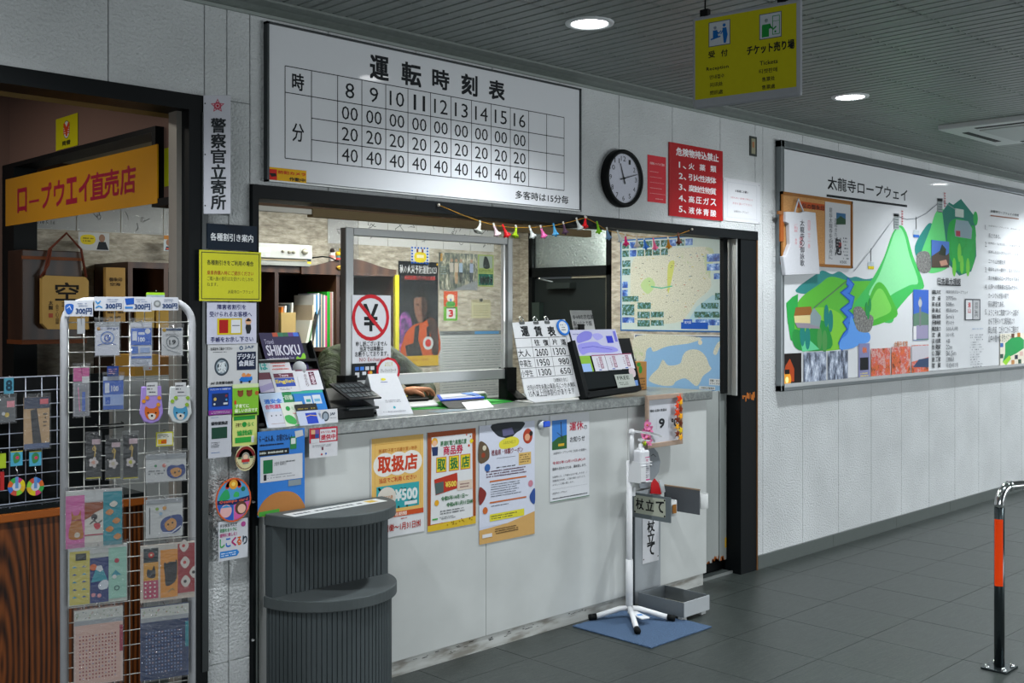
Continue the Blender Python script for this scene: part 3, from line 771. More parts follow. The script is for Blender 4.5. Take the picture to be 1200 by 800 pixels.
# --- white notice plate
s = wall_sheet(-0.004); s.board(848, 208, 891, 262.5, 0.004, '#c9cbcf', bevel=0)
s.mode = 'px'; s.rect(852, 212.5, 887, 258, '#bcbfc6'); s.rect(852.7, 213.4, 886.3, 257.2, '#c9cbcf')
s.text('お客様にお願い', 861.5, 222, 877, 227, '#26292e', bold=0.02)
s.text('（改札内の飲食は禁止と', 856, 230, 882, 235.5, '#b0545c'); s.text('お守り頂いて下さい）', 858.5, 236.5, 881, 242, '#b0545c')
s.text('太龍寺ロープウェイ', 860, 246, 877, 250.5, '#2c2f34')
for u, v in ((849.5, 211), (889.5, 217.5), (849.5, 257), (889.5, 261)): s.disc(u, v, 0.003, '#5c6064', keep=True)
s.done('white_notice', label='white framed notice plate right of the red prohibited goods sign', cat='notice')
# --- sensor plate
sp = thing('wall_switch', (5.62, 0, 2.2), 'narrow vertical wall switch plate high between notice and map board', 'switch')
s = wall_sheet(-0.006); s.board(879, 159, 887, 183.5, 0.006, '#3a403c', name='back_plate', parent=sp)
s = wall_sheet(-0.008); s.board(880.8, 162, 885.2, 180.5, 0.002, '#8b8a74', name='rocker', parent=sp)
s = wall_sheet(-0.009); s.board(881.8, 166, 884, 173, 0.001, '#9c6a4a', name='indicator', parent=sp)

# --- hanging yellow sign (own plane, turned to the corridor)
hd = Vector((math.cos(TH - math.atan2(1670, F_PX)*-1), 0, 0))
ang = TH + math.atan2(1680, F_PX)             # direction of its left vanishing point
e1 = -Vector((math.cos(ang), math.sin(ang), 0)); e1.z = 0
dep = 3.35
r0 = ray(810, 128); base = EYE + r0*dep
hs = Sheet(base, e1, (0, 0, 1))
HS = thing('hanging_sign', tuple(base), 'yellow and white bilingual ticket direction sign hanging from the ceiling', 'sign')
A0 = hs.ab((812, 21)); A1 = hs.ab((939, 110))
a0, b0 = hs.ab((810.5, 20)); _, bb0 = hs.ab((810.5, 128)); a1, b1 = hs.ab((938.5, 110))
_, bt1 = hs.ab((938.5, -4))
hs.mode = 'ab'
mb = MB()
o = hs.o + hs.e1*a0 + hs.e2*bb0 - hs.n*0.022
mb.obox(o, hs.e1*(a1-a0), hs.e2*(b0-bb0), hs.n*0.022, mat('#8f9398', 0.35)); mb.build('panel', HS, bevel=0.012)
Wd, Hg = a1-a0, b0-bb0
hs.W, hs.H = Wd, Hg; hs.o = hs.o + hs.e1*a0 + hs.e2*b0; hs.mode = 'fr'
YL = '#a9a414'
hs.rect(0.035, 0.05, 0.962, 0.905, YL)
def picto(s, u0, v0, u1, v1, kind):
    s.rect(u0, v0, u1, v1, '#4a5058'); s.rect(u0+0.007, v0+0.008, u1-0.007, v1-0.008, '#a9b0b6')
    W = u1-u0; Hh = v1-v0
    def p(x, y): return (u0+W*x, v0+Hh*y)
    if kind == 0:
        c = '#14589a'; k = hs.W*W
        s.disc(*p(0.30, 0.25), k*0.07, c, keep=True); s.poly([p(0.2,0.35), p(0.4,0.35), p(0.45,0.62), p(0.2,0.66)], c); s.line([p(0.36,0.4), p(0.48,0.5), p(0.58,0.40)], k*0.05, c, keep=True)
        s.line([p(0.10,0.70), p(0.55,0.62)], k*0.06, c, keep=True)
        s.disc(*p(0.72, 0.20), k*0.07, c, keep=True); s.poly([p(0.64,0.30), p(0.82,0.30), p(0.88,0.60), p(0.80,0.92), p(0.70,0.92), p(0.66,0.60)], c); s.line([p(0.68,0.38), p(0.56,0.54)], k*0.05, c, keep=True)
    else:
        c = '#1b7a34'; k = hs.W*W
        s.disc(*p(0.32, 0.28), k*0.08, c, keep=True); s.poly([p(0.14,0.42), p(0.5,0.42), p(0.56,0.6), p(0.44,0.62), p(0.44,0.92), p(0.12,0.92), p(0.12,0.5)], c)
        s.line([p(0.48,0.5), p(0.62,0.66), p(0.76,0.56)], k*0.06, c, keep=True)
        s.line([p(0.6,0.15), p(0.9,0.15), p(0.9,0.86), p(0.6,0.86), p(0.6,0.15)], k*0.03, c, keep=True); s.line([p(0.6,0.35), p(0.9,0.35)], k*0.02, c, keep=True); s.rect(*p(0.68,0.72), *p(0.76,0.8), c, keep=True)
picto(hs, 0.165, 0.095, 0.37, 0.36, 0); picto(hs, 0.635, 0.105, 0.835, 0.37, 1)
K = '#14181c'
hs.text('受', 0.165, 0.405, 0.225, 0.475, K, 0.02); hs.text('付', 0.285, 0.41, 0.345, 0.48, K, 0.02)
hs.text('チケット売り場', 0.525, 0.415, 0.945, 0.51, K, 0.03)
hs.text('Reception', 0.145, 0.572, 0.355, 0.622, K, 0.012); hs.text('안내접수', 0.175, 0.662, 0.315, 0.707, K, 0.01)
hs.text('问讯处', 0.18, 0.745, 0.30, 0.79, K, 0.01); hs.text('問訊處', 0.18, 0.83, 0.30, 0.875, K, 0.01)
hs.text('Tickets', 0.64, 0.592, 0.80, 0.635, K, 0.012); hs.text('티켓판매', 0.635, 0.675, 0.795, 0.722, K, 0.01)
hs.text('售票处', 0.66, 0.762, 0.775, 0.808, K, 0.01); hs.text('售票處', 0.66, 0.845, 0.775, 0.89, K, 0.01)
hs.done('lettering', HS)
for fx in (0.115, 0.83):
    q = hs.o + hs.e1*(Wd*fx) - hs.n*0.011
    MB().tube([q + Vector((0,0,-0.004)), q + Vector((0.0, 0, 0.03)), q + Vector((0.006, 0, ZC - q.z))], 0.0025, BLACK, 6).box(q - Vector((0.008, 0.014, 0.004)), q + Vector((0.008, 0.014, 0.018)), BLACK).build('hanger', HS)

# --- downlights and air conditioner
LENS = mat('#ffffff', 0.3, emit=14.0, vary=0)
for i, x in enumerate(DL_X[1:6]):
    d = thing('downlight', (x, DL_Y, ZC-0.012), ('recessed round ceiling downlight nearest the top left edge', 'round downlight in the ceiling above the timetable', 'round downlight in the ceiling right of the hanging yellow sign', 'round downlight in the ceiling beside the air conditioner', 'far round ceiling downlight')[i], 'ceiling light', 'round downlights in the ceiling')
    MB().lathe((x, DL_Y, ZC), [(0.074, 0.0), (0.074, -0.004), (0.080, -0.008), (0.097, -0.006), (0.100, 0.001)], mat('#c6cacc', 0.3), 32).build('trim_ring', d)
    MB().lathe((x, DL_Y, ZC), [(0.0, -0.003), (0.075, -0.003)], LENS, 32).build('lamp_lens', d)
ac = thing('air_conditioner', (7.13, -1.1, ZC-0.03), 'white square ceiling cassette air conditioner', 'air conditioner')
ax0, ax1, ay0, ay1 = 6.68, 7.60, -1.60, -0.66
ACW = mat('#b9bdbd', 0.4)
MB().box((ax0, ay0, ZC-0.03), (ax1, ay1, ZC+0.005), ACW).build('panel', ac, bevel=0.008)
MB().box((ax0+0.17, ay0+0.19, ZC-0.036), (ax1-0.17, ay1-0.19, ZC-0.030), mat('#a9adad', 0.5)).build('intake_grille', ac)
for a, b in (((ax0+0.07, ay0+0.2), (ax0+0.11, ay1-0.2)), ((ax1-0.11, ay0+0.2), (ax1-0.07, ay1-0.2)), ((ax0+0.2, ay1-0.11), (ax1-0.2, ay1-0.07)), ((ax0+0.2, ay0+0.07), (ax1-0.2, ay0+0.11))):
    MB().box((a[0], a[1], ZC-0.0325), (b[0], b[1], ZC-0.0302), BLACK).build('air_slot', ac)
# ================================================================== MAP BOARD
mb_ = thing('map_board', (7.9, 0, 1.05), 'large framed white illustrated ropeway map board on the right wall', 'map board')
BX0, BX1, BZ0, BZ1 = 5.868, 9.935, 1.062, 2.612
MB().box((BX0+0.03, -0.03, BZ0+0.05), (BX1-0.03, 0.0, BZ1-0.05), mat('#cdd0d3', 0.35, spec=0.4, vary=0.01, coat=0.7)).build('board', mb_)
FR = mat('#7c8284', 0.3, 0.7)
fmb = MB(); fmb.box((BX0, -0.045, BZ0), (BX0+0.035, 0, BZ1), FR).box((BX1-0.035, -0.045, BZ0), (BX1, 0, BZ1), FR).box((BX0, -0.045, BZ1-0.045), (BX1, 0, BZ1), FR).box((BX0, -0.045, BZ0), (BX1, 0, BZ0+0.04), FR)
fmb.build('frame', mb_, bevel=0.004)
MB().box((BX0+0.035, -0.047, BZ0+0.025), (BX1-0.035, -0.030, BZ0+0.048), mat('#b9bcbd', 0.25, 0.4)).build('lower_rail', mb_)
s = wall_sheet(-0.030)
s.text('太龍寺ロープウェイ', 970, 206, 1063, 236, K, 0.012)
s.line([(968.5, 229), (1063, 241.5)], 0.016, K)
# mountains
s.blob([(932,340),(958,320),(965,317),(975,321),(984,318),(995,325),(1003,324),(1015,327),(1030,325),(1025,338),(1005,335),(980,345),(950,345)], '#2f7f7c')
s.blob([(936,352),(960,333),(974,324),(996,329),(1030,331),(1028,352),(1005,385),(995,405),(985,409),(940,407),(930,380)], '#57ad38')
s.blob([(938,372),(960,360),(985,368),(996,395),(990,408),(950,408)], '#79bd3a')
s.blob([(1000,358),(1020,330),(1035,303),(1045,275),(1054,264),(1062,272),(1070,300),(1083,335),(1072,340),(1062,350),(1050,365),(1045,378),(1030,375),(1015,360)], '#3fae57')
s.blob([(1018,345),(1030,322),(1042,290),(1048,273),(1054,266),(1060,276),(1066,300),(1076,330),(1066,334),(1050,342),(1035,350)], '#83cf95')
s.blob([(1010,380),(1020,345),(1028,331),(1036,334),(1044,348),(1052,368),(1040,376),(1022,382)], '#49a838')
s.blob([(1014,376),(1024,345),(1032,338),(1040,350),(1044,364),(1030,372)], '#72c254')
s.blob([(1072,288),(1085,265),(1092,262),(1098,275),(1086,300),(1076,304)], '#2c8278')
s.blob([(1078,302),(1090,268),(1096,250),(1104,244),(1112,258),(1118,290),(1112,312),(1094,320),(1084,316)], '#5fc472')
s.poly([(1104,248),(1112,237),(1117,240),(1126,233),(1141,252),(1143,268),(1144,300),(1138,318),(1124,323),(1112,310),(1108,280)], '#1d6f60')
s.blob([(1112,262),(1122,256),(1136,262),(1143,280),(1140,312),(1126,320),(1114,304),(1110,284)], '#219a3f')
for (u, v, r) in ((1118,285,.07),(1128,278,.06),(1136,284,.06),(1120,304,.07),(1132,302,.07),(1143,256,.045),(1140,275,.06)): s.disc(u, v, r, '#23a046', r2=r*1.3, n=12)
for (u, v) in ((1118,313),(1127,310),(1134,313),(1124,296)): s.disc(u, v, 0.035, '#6cbf3e', r2=0.075, n=10)
s.rect(1119, 244, 1129, 255, '#aab6ae'); s.poly([(1118,270),(1120,257),(1134,259),(1139,268),(1138,280),(1119,277)], '#7e949c')
s.rect(1120, 270, 1125, 277, '#9c3c4a')
# forest and station left
s.poly([(921,355),(928,348),(935,344),(934,372),(923,380)], '#2a9a45'); s.poly([(922,370),(930,372),(932,402),(926,398)], '#2f9c48')
s.blob([(930,386),(945,388),(962,375),(972,388),(973,408),(940,411),(929,402)], '#26893c')
s.poly([(938,401),(948,398),(960,409),(940,412)], '#5fc28c')
for (u, v) in ((968,370),(973,376),(940,392),(946,396),(960,396),(966,400)): s.disc(u, v, 0.032, '#1e7a72' if u > 967 or u < 950 else '#4b8c4a', r2=0.075, n=12)
s.poly([(932,360),(950,359),(952,369),(930,370)], '#8c5c2a'); s.poly([(930,370),(949,369),(949,379),(931,378)], '#cfc08a'); s.poly([(931,378),(960,379),(960,385),(934,384)], '#8b8390')
s.poly([(949,369),(953,360),(962,371),(960,383),(949,380)], '#7f9196')
# river and lake
s.line([(992,329),(997,334),(994,340),(989,343),(998,350),(996,358),(989,363),(997,371),(991,378),(996,386),(989,394),(985,402),(988,408)], 0.055, '#2450a8'); s.line([(992,329),(997,334),(994,340),(989,343),(998,350),(996,358),(989,363),(997,371),(991,378),(996,386),(989,394),(985,402),(988,408)], 0.035, '#3b74c8')
s.blob([(997,370),(1004,385),(1018,390),(1018,400),(1006,404),(998,408),(984,409),(985,398),(993,390)], '#5a92d8')
s.blob([(1000,362),(1007,359),(1014,366),(1023,372),(1019,388),(1006,388),(1001,378)], '#777', mt=PH_ROCK)
s.blob([(1074,298),(1084,294),(1090,300),(1090,316),(1082,320),(1075,314)], '#777', mt=PH_ROCK)
for (u, v) in ((1015,362),(1019,357),(1017,366)): s.disc(u, v, 0.02, '#2b8a4a', r2=0.05, n=10)
# rope, towers, gondolas
s.line([(953,361),(992,329)], 0.006, '#5a6166', keep=True); s.line([(1000,318),(1020,293),(1047,256)], 0.006, '#8a9094', keep=True)
s.line([(1053,254),(1062,257),(1073,256),(1085,250),(1099,238)], 0.006, '#7d848a', keep=True); s.line([(1105,236),(1120,246)], 0.005, '#8a9094', keep=True)
for u, v0, v1 in ((1050, 251, 269), (1101, 233, 249)):
    s.rect(u-2.8, v0, u+3, v1, '#9aa3a4'); s.line([(u-3, v0+0.5), (u+3, v0+1)], 0.02, '#5d6468', keep=True)
    for k in range(5): s.line([(u-2.4, v0+3+k*3), (u+2.6, v0+3.5+k*3)], 0.006, '#6d767a', keep=True)
for u, v, cc in ((1020, 291, '#c8b41e'), (1073, 254, '#2f63b4')):
    s.line([(u, v), (u+0.3, v+15)], 0.008, '#454b50', keep=True); s.rect(u-3.2, v+15.5, u+3.6, v+24, '#aeb9bd'); s.rect(u-3.2, v+20.5, u+3.6, v+24.5, cc)
for u, v0, v1 in ((1056.5, 246, 264), (1106.5, 225, 243)): s.scribble(u-0.6, v0, u+1.2, v1, 6, '#b0555c', fill=1, th=0.7, seed=u, short=0)
# lower photographs
s.rect(914.5, 414.5, 938.5, 450.5, '#1b1210'); s.poly([(916,446),(920,428),(925,420),(930,432),(930,447)], '#a8421a'); s.disc(921.5, 445, 0.05, '#e89a2c'); s.disc(921.5, 445, 0.02, '#f6ee9a'); s.rect(919, 433, 924.5, 438, '#15100e')
s.rect(941, 413, 967.5, 448.5, '#fff', mt=PH_SNOW); s.rect(969.5, 411.5, 993, 446.5, '#fff', mt=PH_SNOW)
s.rect(1005.5, 402.5, 1018.5, 444, '#7d7fa5'); s.rect(1007, 419, 1017, 433, '#1c1f22'); s.text('秋', 1010, 407, 1015, 413, '#c86a3c', 0.05); s.scribble(1007.5, 436, 1017, 441, 2, '#d9c94a', seed=5)
s.rect(1020, 408.5, 1042.5, 441.5, '#fff', mt=PH_AUTUMN); s.rect(1044, 406.5, 1066, 439.5, '#fff', mt=PH_AUTUMN); s.rect(1067.5, 404.5, 1087.5, 438, '#fff', mt=PH_AUTUMN)
s.poly([(1067.5,405.5),(1087.5,404.5),(1087.5,418),(1078,421),(1067.5,424)], '#b9b7be'); s.poly([(1069,430),(1076,421),(1087.5,419),(1087.5,430)], '#3a4a66')
s.rect(1069.5, 339, 1087.5, 398, '#3b61b4'); s.poly([(1069.5,368),(1080,365),(1087.5,368),(1087.5,398),(1069.5,398)], '#5b7a68'); s.rect(1073, 381, 1087, 396.5, '#8f8aa6'); s.line([(1077.5,348),(1077.5,382)], 0.03, '#6e7478'); s.disc(1077.5, 355, 0.03, '#a9acae'); s.rect(1069.5, 382, 1073, 398, '#cfd0d2')
s.text('太龍寺 紅葉', 1047, 400, 1063, 405.5, '#b56a34', 0.01)
s.rect(1090.8, 281, 1111.5, 313.5, '#4a6fb8'); s.poly([(1091,300),(1100,294),(1108,299),(1111.5,296),(1111.5,313.5),(1091,313.5)], '#4b3f36'); s.poly([(1100,306),(1108,304),(1110,310),(1102,312)], '#b58774'); s.poly([(1103,286),(1108,292),(1107,300),(1099,298)], '#26301f')
# tables
s.text('日本最大規模', 1098, 325, 1125, 334.5, '#1f2327', 0.01); s.line([(1099.5, 333.5), (1125, 334.5)], 0.009, '#2a2e32')
LBL = ['運転方式', '全長', '高低差', '最高点', '運転速度', '所要時間', '輸送能力', '定員', '支柱数', '始発駅', '山頂駅', '施工者', '営業']
VAL = ['複線交走式ロープウェイ', '2775m', '508m', '標高602m', '5m/s', '約10分', '503人/時', '101名', '4基', '22m', '36.5m', '三精輸送', '平成4年7月']
for k in range(13):
    v = 339.5 + k*7.15; v2 = v - 0.05*k
    t = LBL[k]; s.text(t[0]+('   ' if len(t) == 2 else ' ' if len(t) == 3 else '')+t[1:], 1091.5, v, 1101.5, v+5.2, '#24282c', 0.015)
    t = VAL[k]; s.text(t, 1108, v+0.2, 1108+2.3*len(t), v+5.0, '#5a5f65')
s.rect(1130, 350, 1148, 375, '#3c4146'); s.rect(1131, 351.5, 1138.5, 374, '#cdcfd2'); s.rect(1139.5, 351.5, 1147, 374, '#a9abae'); s.text('満山', 1133.5, 354, 1136.5, 367, '#b02c34', vert=True, bold=0.02); s.text('初詣ご案内', 1141.5, 354, 1145, 371, '#303438', vert=True)
s.text('太龍寺ロープウェイの特徴', 1160, 245.5, 1193, 254, '#2a2e32', 0.008); s.line([(1160, 252.5), (1193, 256.5)], 0.01, '#8a5a48')
TXT = ['太龍寺ロープウェイは、西日本一の', '長さである。', '世界初の「山またぎ」、「川またぎ」を', '採用したロープウェイで、しかも', '二つの山を越える。', '環境をより一層守り、支えてだけの', '高さを越えるロープウェイである。', '山頂への標高差は五百mだから、', 'カーンさんが目の前で', '回る展望である。', 'ようこそか二階建てスペース部が', 'から下見るので二階程度より', '岡山市道。二分の二から二階まで', '山中の雄大な景色が広がる。']
for k, t in enumerate(TXT):
    v = 263.5 + k*9.9; s.text(t, 1157.5, v, 1157.5+min(37, len(t)*2.35), v+6.6+0.08*k, '#3a3f44', 0.0)
for k, r_ in enumerate((0, 2, 5, 7, 10)): s.text(str(k+1)+'.', 1153.5, 263.5+r_*9.9, 1155.8, 269.5+r_*9.9, '#3a3f44')
s.scribble(1138.5, 384, 1152, 386, 1, '#7d94b4', seed=3); s.scribble(1136, 391, 1152, 430, 14, '#6a7078', fill=0.35, seed=8)
# little area map right
s.rect(1171, 391, 1199, 428, '#d2cdbc'); s.poly([(1177,402),(1184,396),(1194,394),(1199,398),(1199,408),(1190,414),(1182,418),(1178,426),(1174,424),(1177,414)], '#2d9150'); s.poly([(1174,424),(1182,416),(1184,420),(1178,428)], '#8fc63a')
for q, (u, v) in enumerate(((1173,404),(1173,417),(1186,393),(1193,392),(1190,418),(1196,414),(1186,424),(1194,423))): s.rect(u-1.8, v-2.2, u+1.8, v+2.5, ('#3a63a0', '#27483c', '#5b3c30', '#a86a2c', '#2c3440', '#caa8a0', '#a87848', '#2e4f3c')[q])
s.done('illustration', mb_)
# cork board hung on the map board
ckb = thing('cork_board', (6.25, -0.03, 1.75), 'wooden framed cork board hanging on the left of the map board', 'board')
s = wall_sheet(-0.045); a0, b0 = s.ab((915, 224)); a1, b1 = s.ab((998.5, 314.5))
MB().box((a0, -0.046, b1), (a1, -0.0375, b0), M_CORK).build('cork', ckb)
WF_ = mat('#8a5a2a', 0.55)
MB().box((a0, -0.052, b0-0.018), (a1, -0.0375, b0), WF_).box((a0, -0.052, b1), (a1, -0.0375, b1+0.018), WF_).box((a0, -0.052, b1), (a0+0.018, -0.0375, b0), WF_).box((a1-0.018, -0.052, b1), (a1, -0.0375, b0), WF_).build('wood_frame', ckb)
s = wall_sheet(-0.047); s.board(933, 235, 966.5, 247, 0.0015, '#a5461c'); s.text('伝の御朱印', 940, 238, 966, 247, '#2a1a14', 0.02)
s.done('orange_label', label='orange label strip with brush lettering pinned at the top of the cork board', cat='label')
s = wall_sheet(-0.048); s.board(967, 236, 996.5, 313, 0.0015, '#b3b5b8')
s.text('是非太龍寺を自刻舟に', 971.5, 243, 975.5, 304, '#2b2f34', vert=True); s.text('お問合わせ下さい', 978, 255, 981, 300, '#44484d', vert=True)
s.rect(980, 249, 991, 263, '#2f5a7e'); s.poly([(980,257),(985,253),(991,257),(991,263),(980,263)], '#27452f'); s.text('魁', 979, 278, 986, 299, '#202428', 0.02); s.rect(983, 284, 986, 291, '#b02a30'); s.scribble(988, 277, 994.5, 305, 7, '#5c6166', fill=0.7, seed=2); s.text('¥300', 984, 305, 992, 309, '#3a3f44')
s.done('poster_slip', label='tall white brush-written slip pinned to the right side of the cork board', cat='paper')
# paper bag hanging at the left of the cork board
bg_ = thing('cloth_bag', (6.08, -0.07, 1.72), 'white cloth bag with black and red writing hung on the cork board', 'bag')
s = wall_sheet(-0.075); CL = mat('#b9bbc0', 0.8)
def bagpoly(sh, pts, name, par, m, th=0.02):
    q = [sh.ab(p) for p in pts]; P3 = [sh.o + sh.e1*a + sh.e2*b for a, b in q]
    return MB().prism(P3[::-1], tuple(-sh.n*th), m).build(name, par, bevel=0.004)
bagpoly(s, [(921,248),(930,248),(938,249.5),(944,247.5),(956,249),(961,321),(921,322.5),(918,300),(921,300),(926,286),(925,262),(921,260)], 'body', bg_, CL, 0.028)
pt = [s.o + s.e1*s.ab(p)[0] + s.e2*s.ab(p)[1] for p in ((933,248),(937,233),(943,248))]
MB().tube([p + Vector((0, 0.01, 0)) for p in pt], 0.006, CL, 6).build('strap', bg_)
s.mode = 'px'; s.text('太龍寺の御詠歌', 937.5, 257, 942.5, 312, '#2b2e33', bold=0.01, vert=True); s.text('御朱印', 936.5, 277, 940.5, 291, '#b24a52', vert=True)
s.text('ご利益', 930.5, 262, 934.5, 272, '#c66a72', vert=True); s.text('参拝', 931.5, 279, 934, 287, '#c66a72', vert=True); s.text('四国二十一番', 946.5, 258, 949.5, 291, '#c98086', vert=True)
s.done('print', bg_)
dwl = thing('wooden_peg_rail', (5.95, -0.06, 1.78), 'short orange-brown wooden stick behind the left edge of the cloth bag', 'stick')
q0 = P(913.8, 248, -0.05); q1 = P(917.6, 283, -0.05)
MB().box((q0.x, -0.056, q1.z), (q1.x, -0.046, q0.z), mat('#9a5220', 0.5)).build('upright', dwl)
q0 = P(911, 247, -0.05); q1 = P(921, 252, -0.05)
MB().box((q0.x, -0.058, q1.z), (q1.x, -0.046, q0.z), mat('#8a5a34', 0.5)).build('cross_piece', dwl)

# ================================================================== RAIL POST
rp = thing('handrail_post', (4.836, -1.757, 0), 'stainless steel handrail post with an orange reflective band', 'railing')
bx, by = 4.836, -1.757
STEEL = mat('#3b4446', 0.25, 0.85, vary=0.02)
MB().tube([(bx, by, 0.006), (bx, by, 0.70)], 0.0215, STEEL, 24).build('post', rp)
d1 = Vector((1, 0.0, 0)); top = Vector((bx, by, 0.70))
tp = T(1180, 560, 0.80)
rail_d = Vector((0.93, -0.37, 0.0))
curve = [top] + [top + Vector((0,0,0.085))*0 + Vector((0,0,0.09*math.sin(t))) + rail_d*(0.055*(1-math.cos(t))) for t in [PI/2*i/8 for i in range(1, 9)]]
MB().tube(curve, 0.0205, CHROME, 20).build('elbow', rp)
e0 = curve[-1]
MB().tube([e0, e0+rail_d*0.012], 0.024, CHROME, 20).build('collar', rp)
MB().tube([e0+rail_d*0.012, e0+rail_d*1.5+Vector((0,0,0.02))], 0.0195, CHROME, 20).build('rail', rp)
mb = MB(); n = 12
vs = []; fs = []
face = math.atan2(-1.757*0+CY-by, -bx)
for k in range(n+1):
    an = face - 1.05 + 1.75*k/n
    for z in (0.362, 0.652): vs.append((bx+0.0224*math.cos(an), by+0.0224*math.sin(an), z))
for k in range(n): fs.append((2*k, 2*k+2, 2*k+3, 2*k+1))
mb.add(vs, fs, mat('#e8420a', 0.5)); mb.build('reflective_band', rp, label='bright orange reflective tape')
mb = MB(); mb.box((bx-0.065, by-0.055, 0.0), (bx+0.065, by+0.055, 0.009), STEEL); mb.build('base_plate', rp, bevel=0.002)
for sx in (-1, 1):
    for sy in (-1, 1): MB().lathe((bx+sx*0.045, by+sy*0.036, 0.009), [(0.0, 0.014), (0.006, 0.013), (0.0105, 0.004), (0.011, 0)], CHROME, 12).build('bolt', rp)
# ================================================================== COLUMN SIGNS
ed = mat('#c7c9d2', 0.35)
RV = Vector((SS, -CC, 0))
pl = thing('police_visit_sign', (2.05, -0.05, 1.91), 'narrow white vertical sign with a red star emblem on the column', 'sign')
A_ = P(238.5, 180, -0.03); A_.z = 0
zt_, zb_ = P(238.5, 111.5, -0.03).z, P(238.5, 250.5, -0.03).z
B_ = A_ + RV*0.099; C_ = Vector((B_.x+0.055, 0.0, 0)); D_ = Vector((A_.x+0.01, 0.0, 0))
MB().prism([Vector((p.x, p.y, zb_)) for p in (A_, B_, B_ + Vector((0.004, 0.01, 0)), A_ + Vector((0.004, 0.01, 0)))], (0, 0, zt_-zb_), ed).build('face_plate', pl, bevel=0.0015)
MB().prism([Vector((p.x, p.y, zb_+0.002)) for p in (B_ + Vector((0, 0.012, 0)), C_, C_ + Vector((-0.012, 0, 0)), B_ + Vector((-0.006, 0.018, 0)))], (0, 0, zt_-zb_-0.02), mat('#a9adae', 0.4)).build('side_plate', pl)
s = Sheet(Vector((A_.x, A_.y, 0)), RV, (0, 0, 1))
s.text('警察官立寄所', 247.5, 138, 264.5, 246, '#20262a', bold=0.022, vert=True)
c5 = s.ab((255, 124)); s.mode = 'ab'
for k in range(5):
    an = PI/2 + k*2*PI/5
    s.poly([(c5[0]+0.0265*math.cos(an), c5[1]+0.0265*math.sin(an)), (c5[0]+0.013*math.cos(an+0.63), c5[1]+0.013*math.sin(an+0.63)), c5, (c5[0]+0.013*math.cos(an-0.63), c5[1]+0.013*math.sin(an-0.63))], '#b34b5e', keep=True)
s.disc(c5[0], c5[1], 0.0075, '#d9b8bf'); s.disc(c5[0], c5[1], 0.005, '#b01f38')
for k in range(5):
    an = PI/2 + k*2*PI/5; s.disc(c5[0]+0.016*math.cos(an), c5[1]+0.016*math.sin(an), 0.003, '#d4a6b0', keep=True)
for dx in (0.006,):
    for z in (zt_-0.03, (zt_+zb_)/2, zb_+0.03): s.disc(dx, z, 0.0028, '#1d2022', keep=True)
s.done('lettering', pl)

s = paper(243, 261.5, 301, 294, -0.034, th=0.012, c='#0e1c2a')
s.text('各種割引き案内', 0.06, 0.36, 0.92, 0.66, '#dfe3e6', 0.012)
s.done('discount_sign', label='black plate with white lettering under the police visit sign', cat='sign')
acr = MB().box((2.0, -0.022, 0.24), (2.19, -0.020, 1.9), M_GLASS)
s = paper(233.5, 292.5, 306, 353, -0.040, c='#c3c22c')
s.k = 1; s.mode = 'fr'
s.rect(0.03, 0.035, 0.97, 0.965, '#3f4226'); s.rect(0.042, 0.052, 0.958, 0.948, '#c3c22c')
s.text('各種割引きをご利用の場合', 0.12, 0.19, 0.87, 0.29, '#2e3020', 0.015); s.text('乗車券購入時にご提示ください', 0.12, 0.40, 0.87, 0.485, '#9a3c1e', 0.012); s.text('ご購入後の割引はお受けいたしかね', 0.12, 0.515, 0.87, 0.60, '#2e3020'); s.text('ねます。', 0.12, 0.635, 0.29, 0.71, '#2e3020'); s.text('太龍寺ロープウェイ', 0.45, 0.775, 0.87, 0.85, '#2e3020')
s.done('yellow_notice', label='yellow framed notice under the black discount plate', cat='notice')
s = paper(242.5, 354, 300.5, 402, -0.036, c='#c3c5d6'); NV = '#262c66'
s.text('障害者割引を', 0.2, 0.05, 0.78, 0.17, NV, 0.01); s.text('受けられるお客様へ', 0.05, 0.22, 0.9, 0.35, NV, 0.01)
s.rect(0.2, 0.385, 0.70, 0.78, '#c8b41e'); s.rect(0.24, 0.42, 0.42, 0.74, '#a51b16'); s.rect(0.48, 0.42, 0.67, 0.74, '#d3d5da'); s.rect(0.5, 0.55, 0.65, 0.57, '#55585f')
s.disc(0.83, 0.46, 0.013, '#d9a884'); s.poly([(0.78,0.44),(0.83,0.38),(0.88,0.43),(0.88,0.46),(0.78,0.46)], '#1b1b1e'); s.poly([(0.78,0.54),(0.88,0.54),(0.89,0.64),(0.86,0.76),(0.80,0.76),(0.77,0.62)], '#1d2126')
s.text('手帳をお示し下さい', 0.07, 0.83, 0.93, 0.955, NV, 0.01)
s.done('booklet_notice', label='white notice with a red booklet picture below the yellow notice', cat='notice')
s = paper(243.5, 403, 302, 451.5, -0.034, c='#c0c2c4')
s.text('会員証をご提示ください', 0.05, 0.08, 0.48, 0.15, '#2b2f33', 0.01); s.scribble(0.10, 0.17, 0.45, 0.21, 1, '#4a4e54', seed=2)
s.disc(0.27, 0.53, 0.030, '#3a4650', r2=0.033); s.disc(0.27, 0.53, 0.023, '#8d9ba4', r2=0.025, inner=0.018); s.disc(0.27, 0.53, 0.018, '#24343c'); s.text('孫', 0.20, 0.42, 0.35, 0.65, '#c9d0d4', 0.04)
s.disc(0.66, 0.11, 0.008, '#3c5876', inner=0.004); s.text('JAF', 0.73, 0.06, 0.92, 0.14, '#2f4a6e', 0.02)
s.rect(0.57, 0.20, 0.96, 0.62, '#16213c'); s.text('デジタル', 0.585, 0.24, 0.945, 0.37, '#c9cdd6', 0.025); s.text('会員証', 0.61, 0.40, 0.92, 0.53, '#c9cdd6', 0.025)
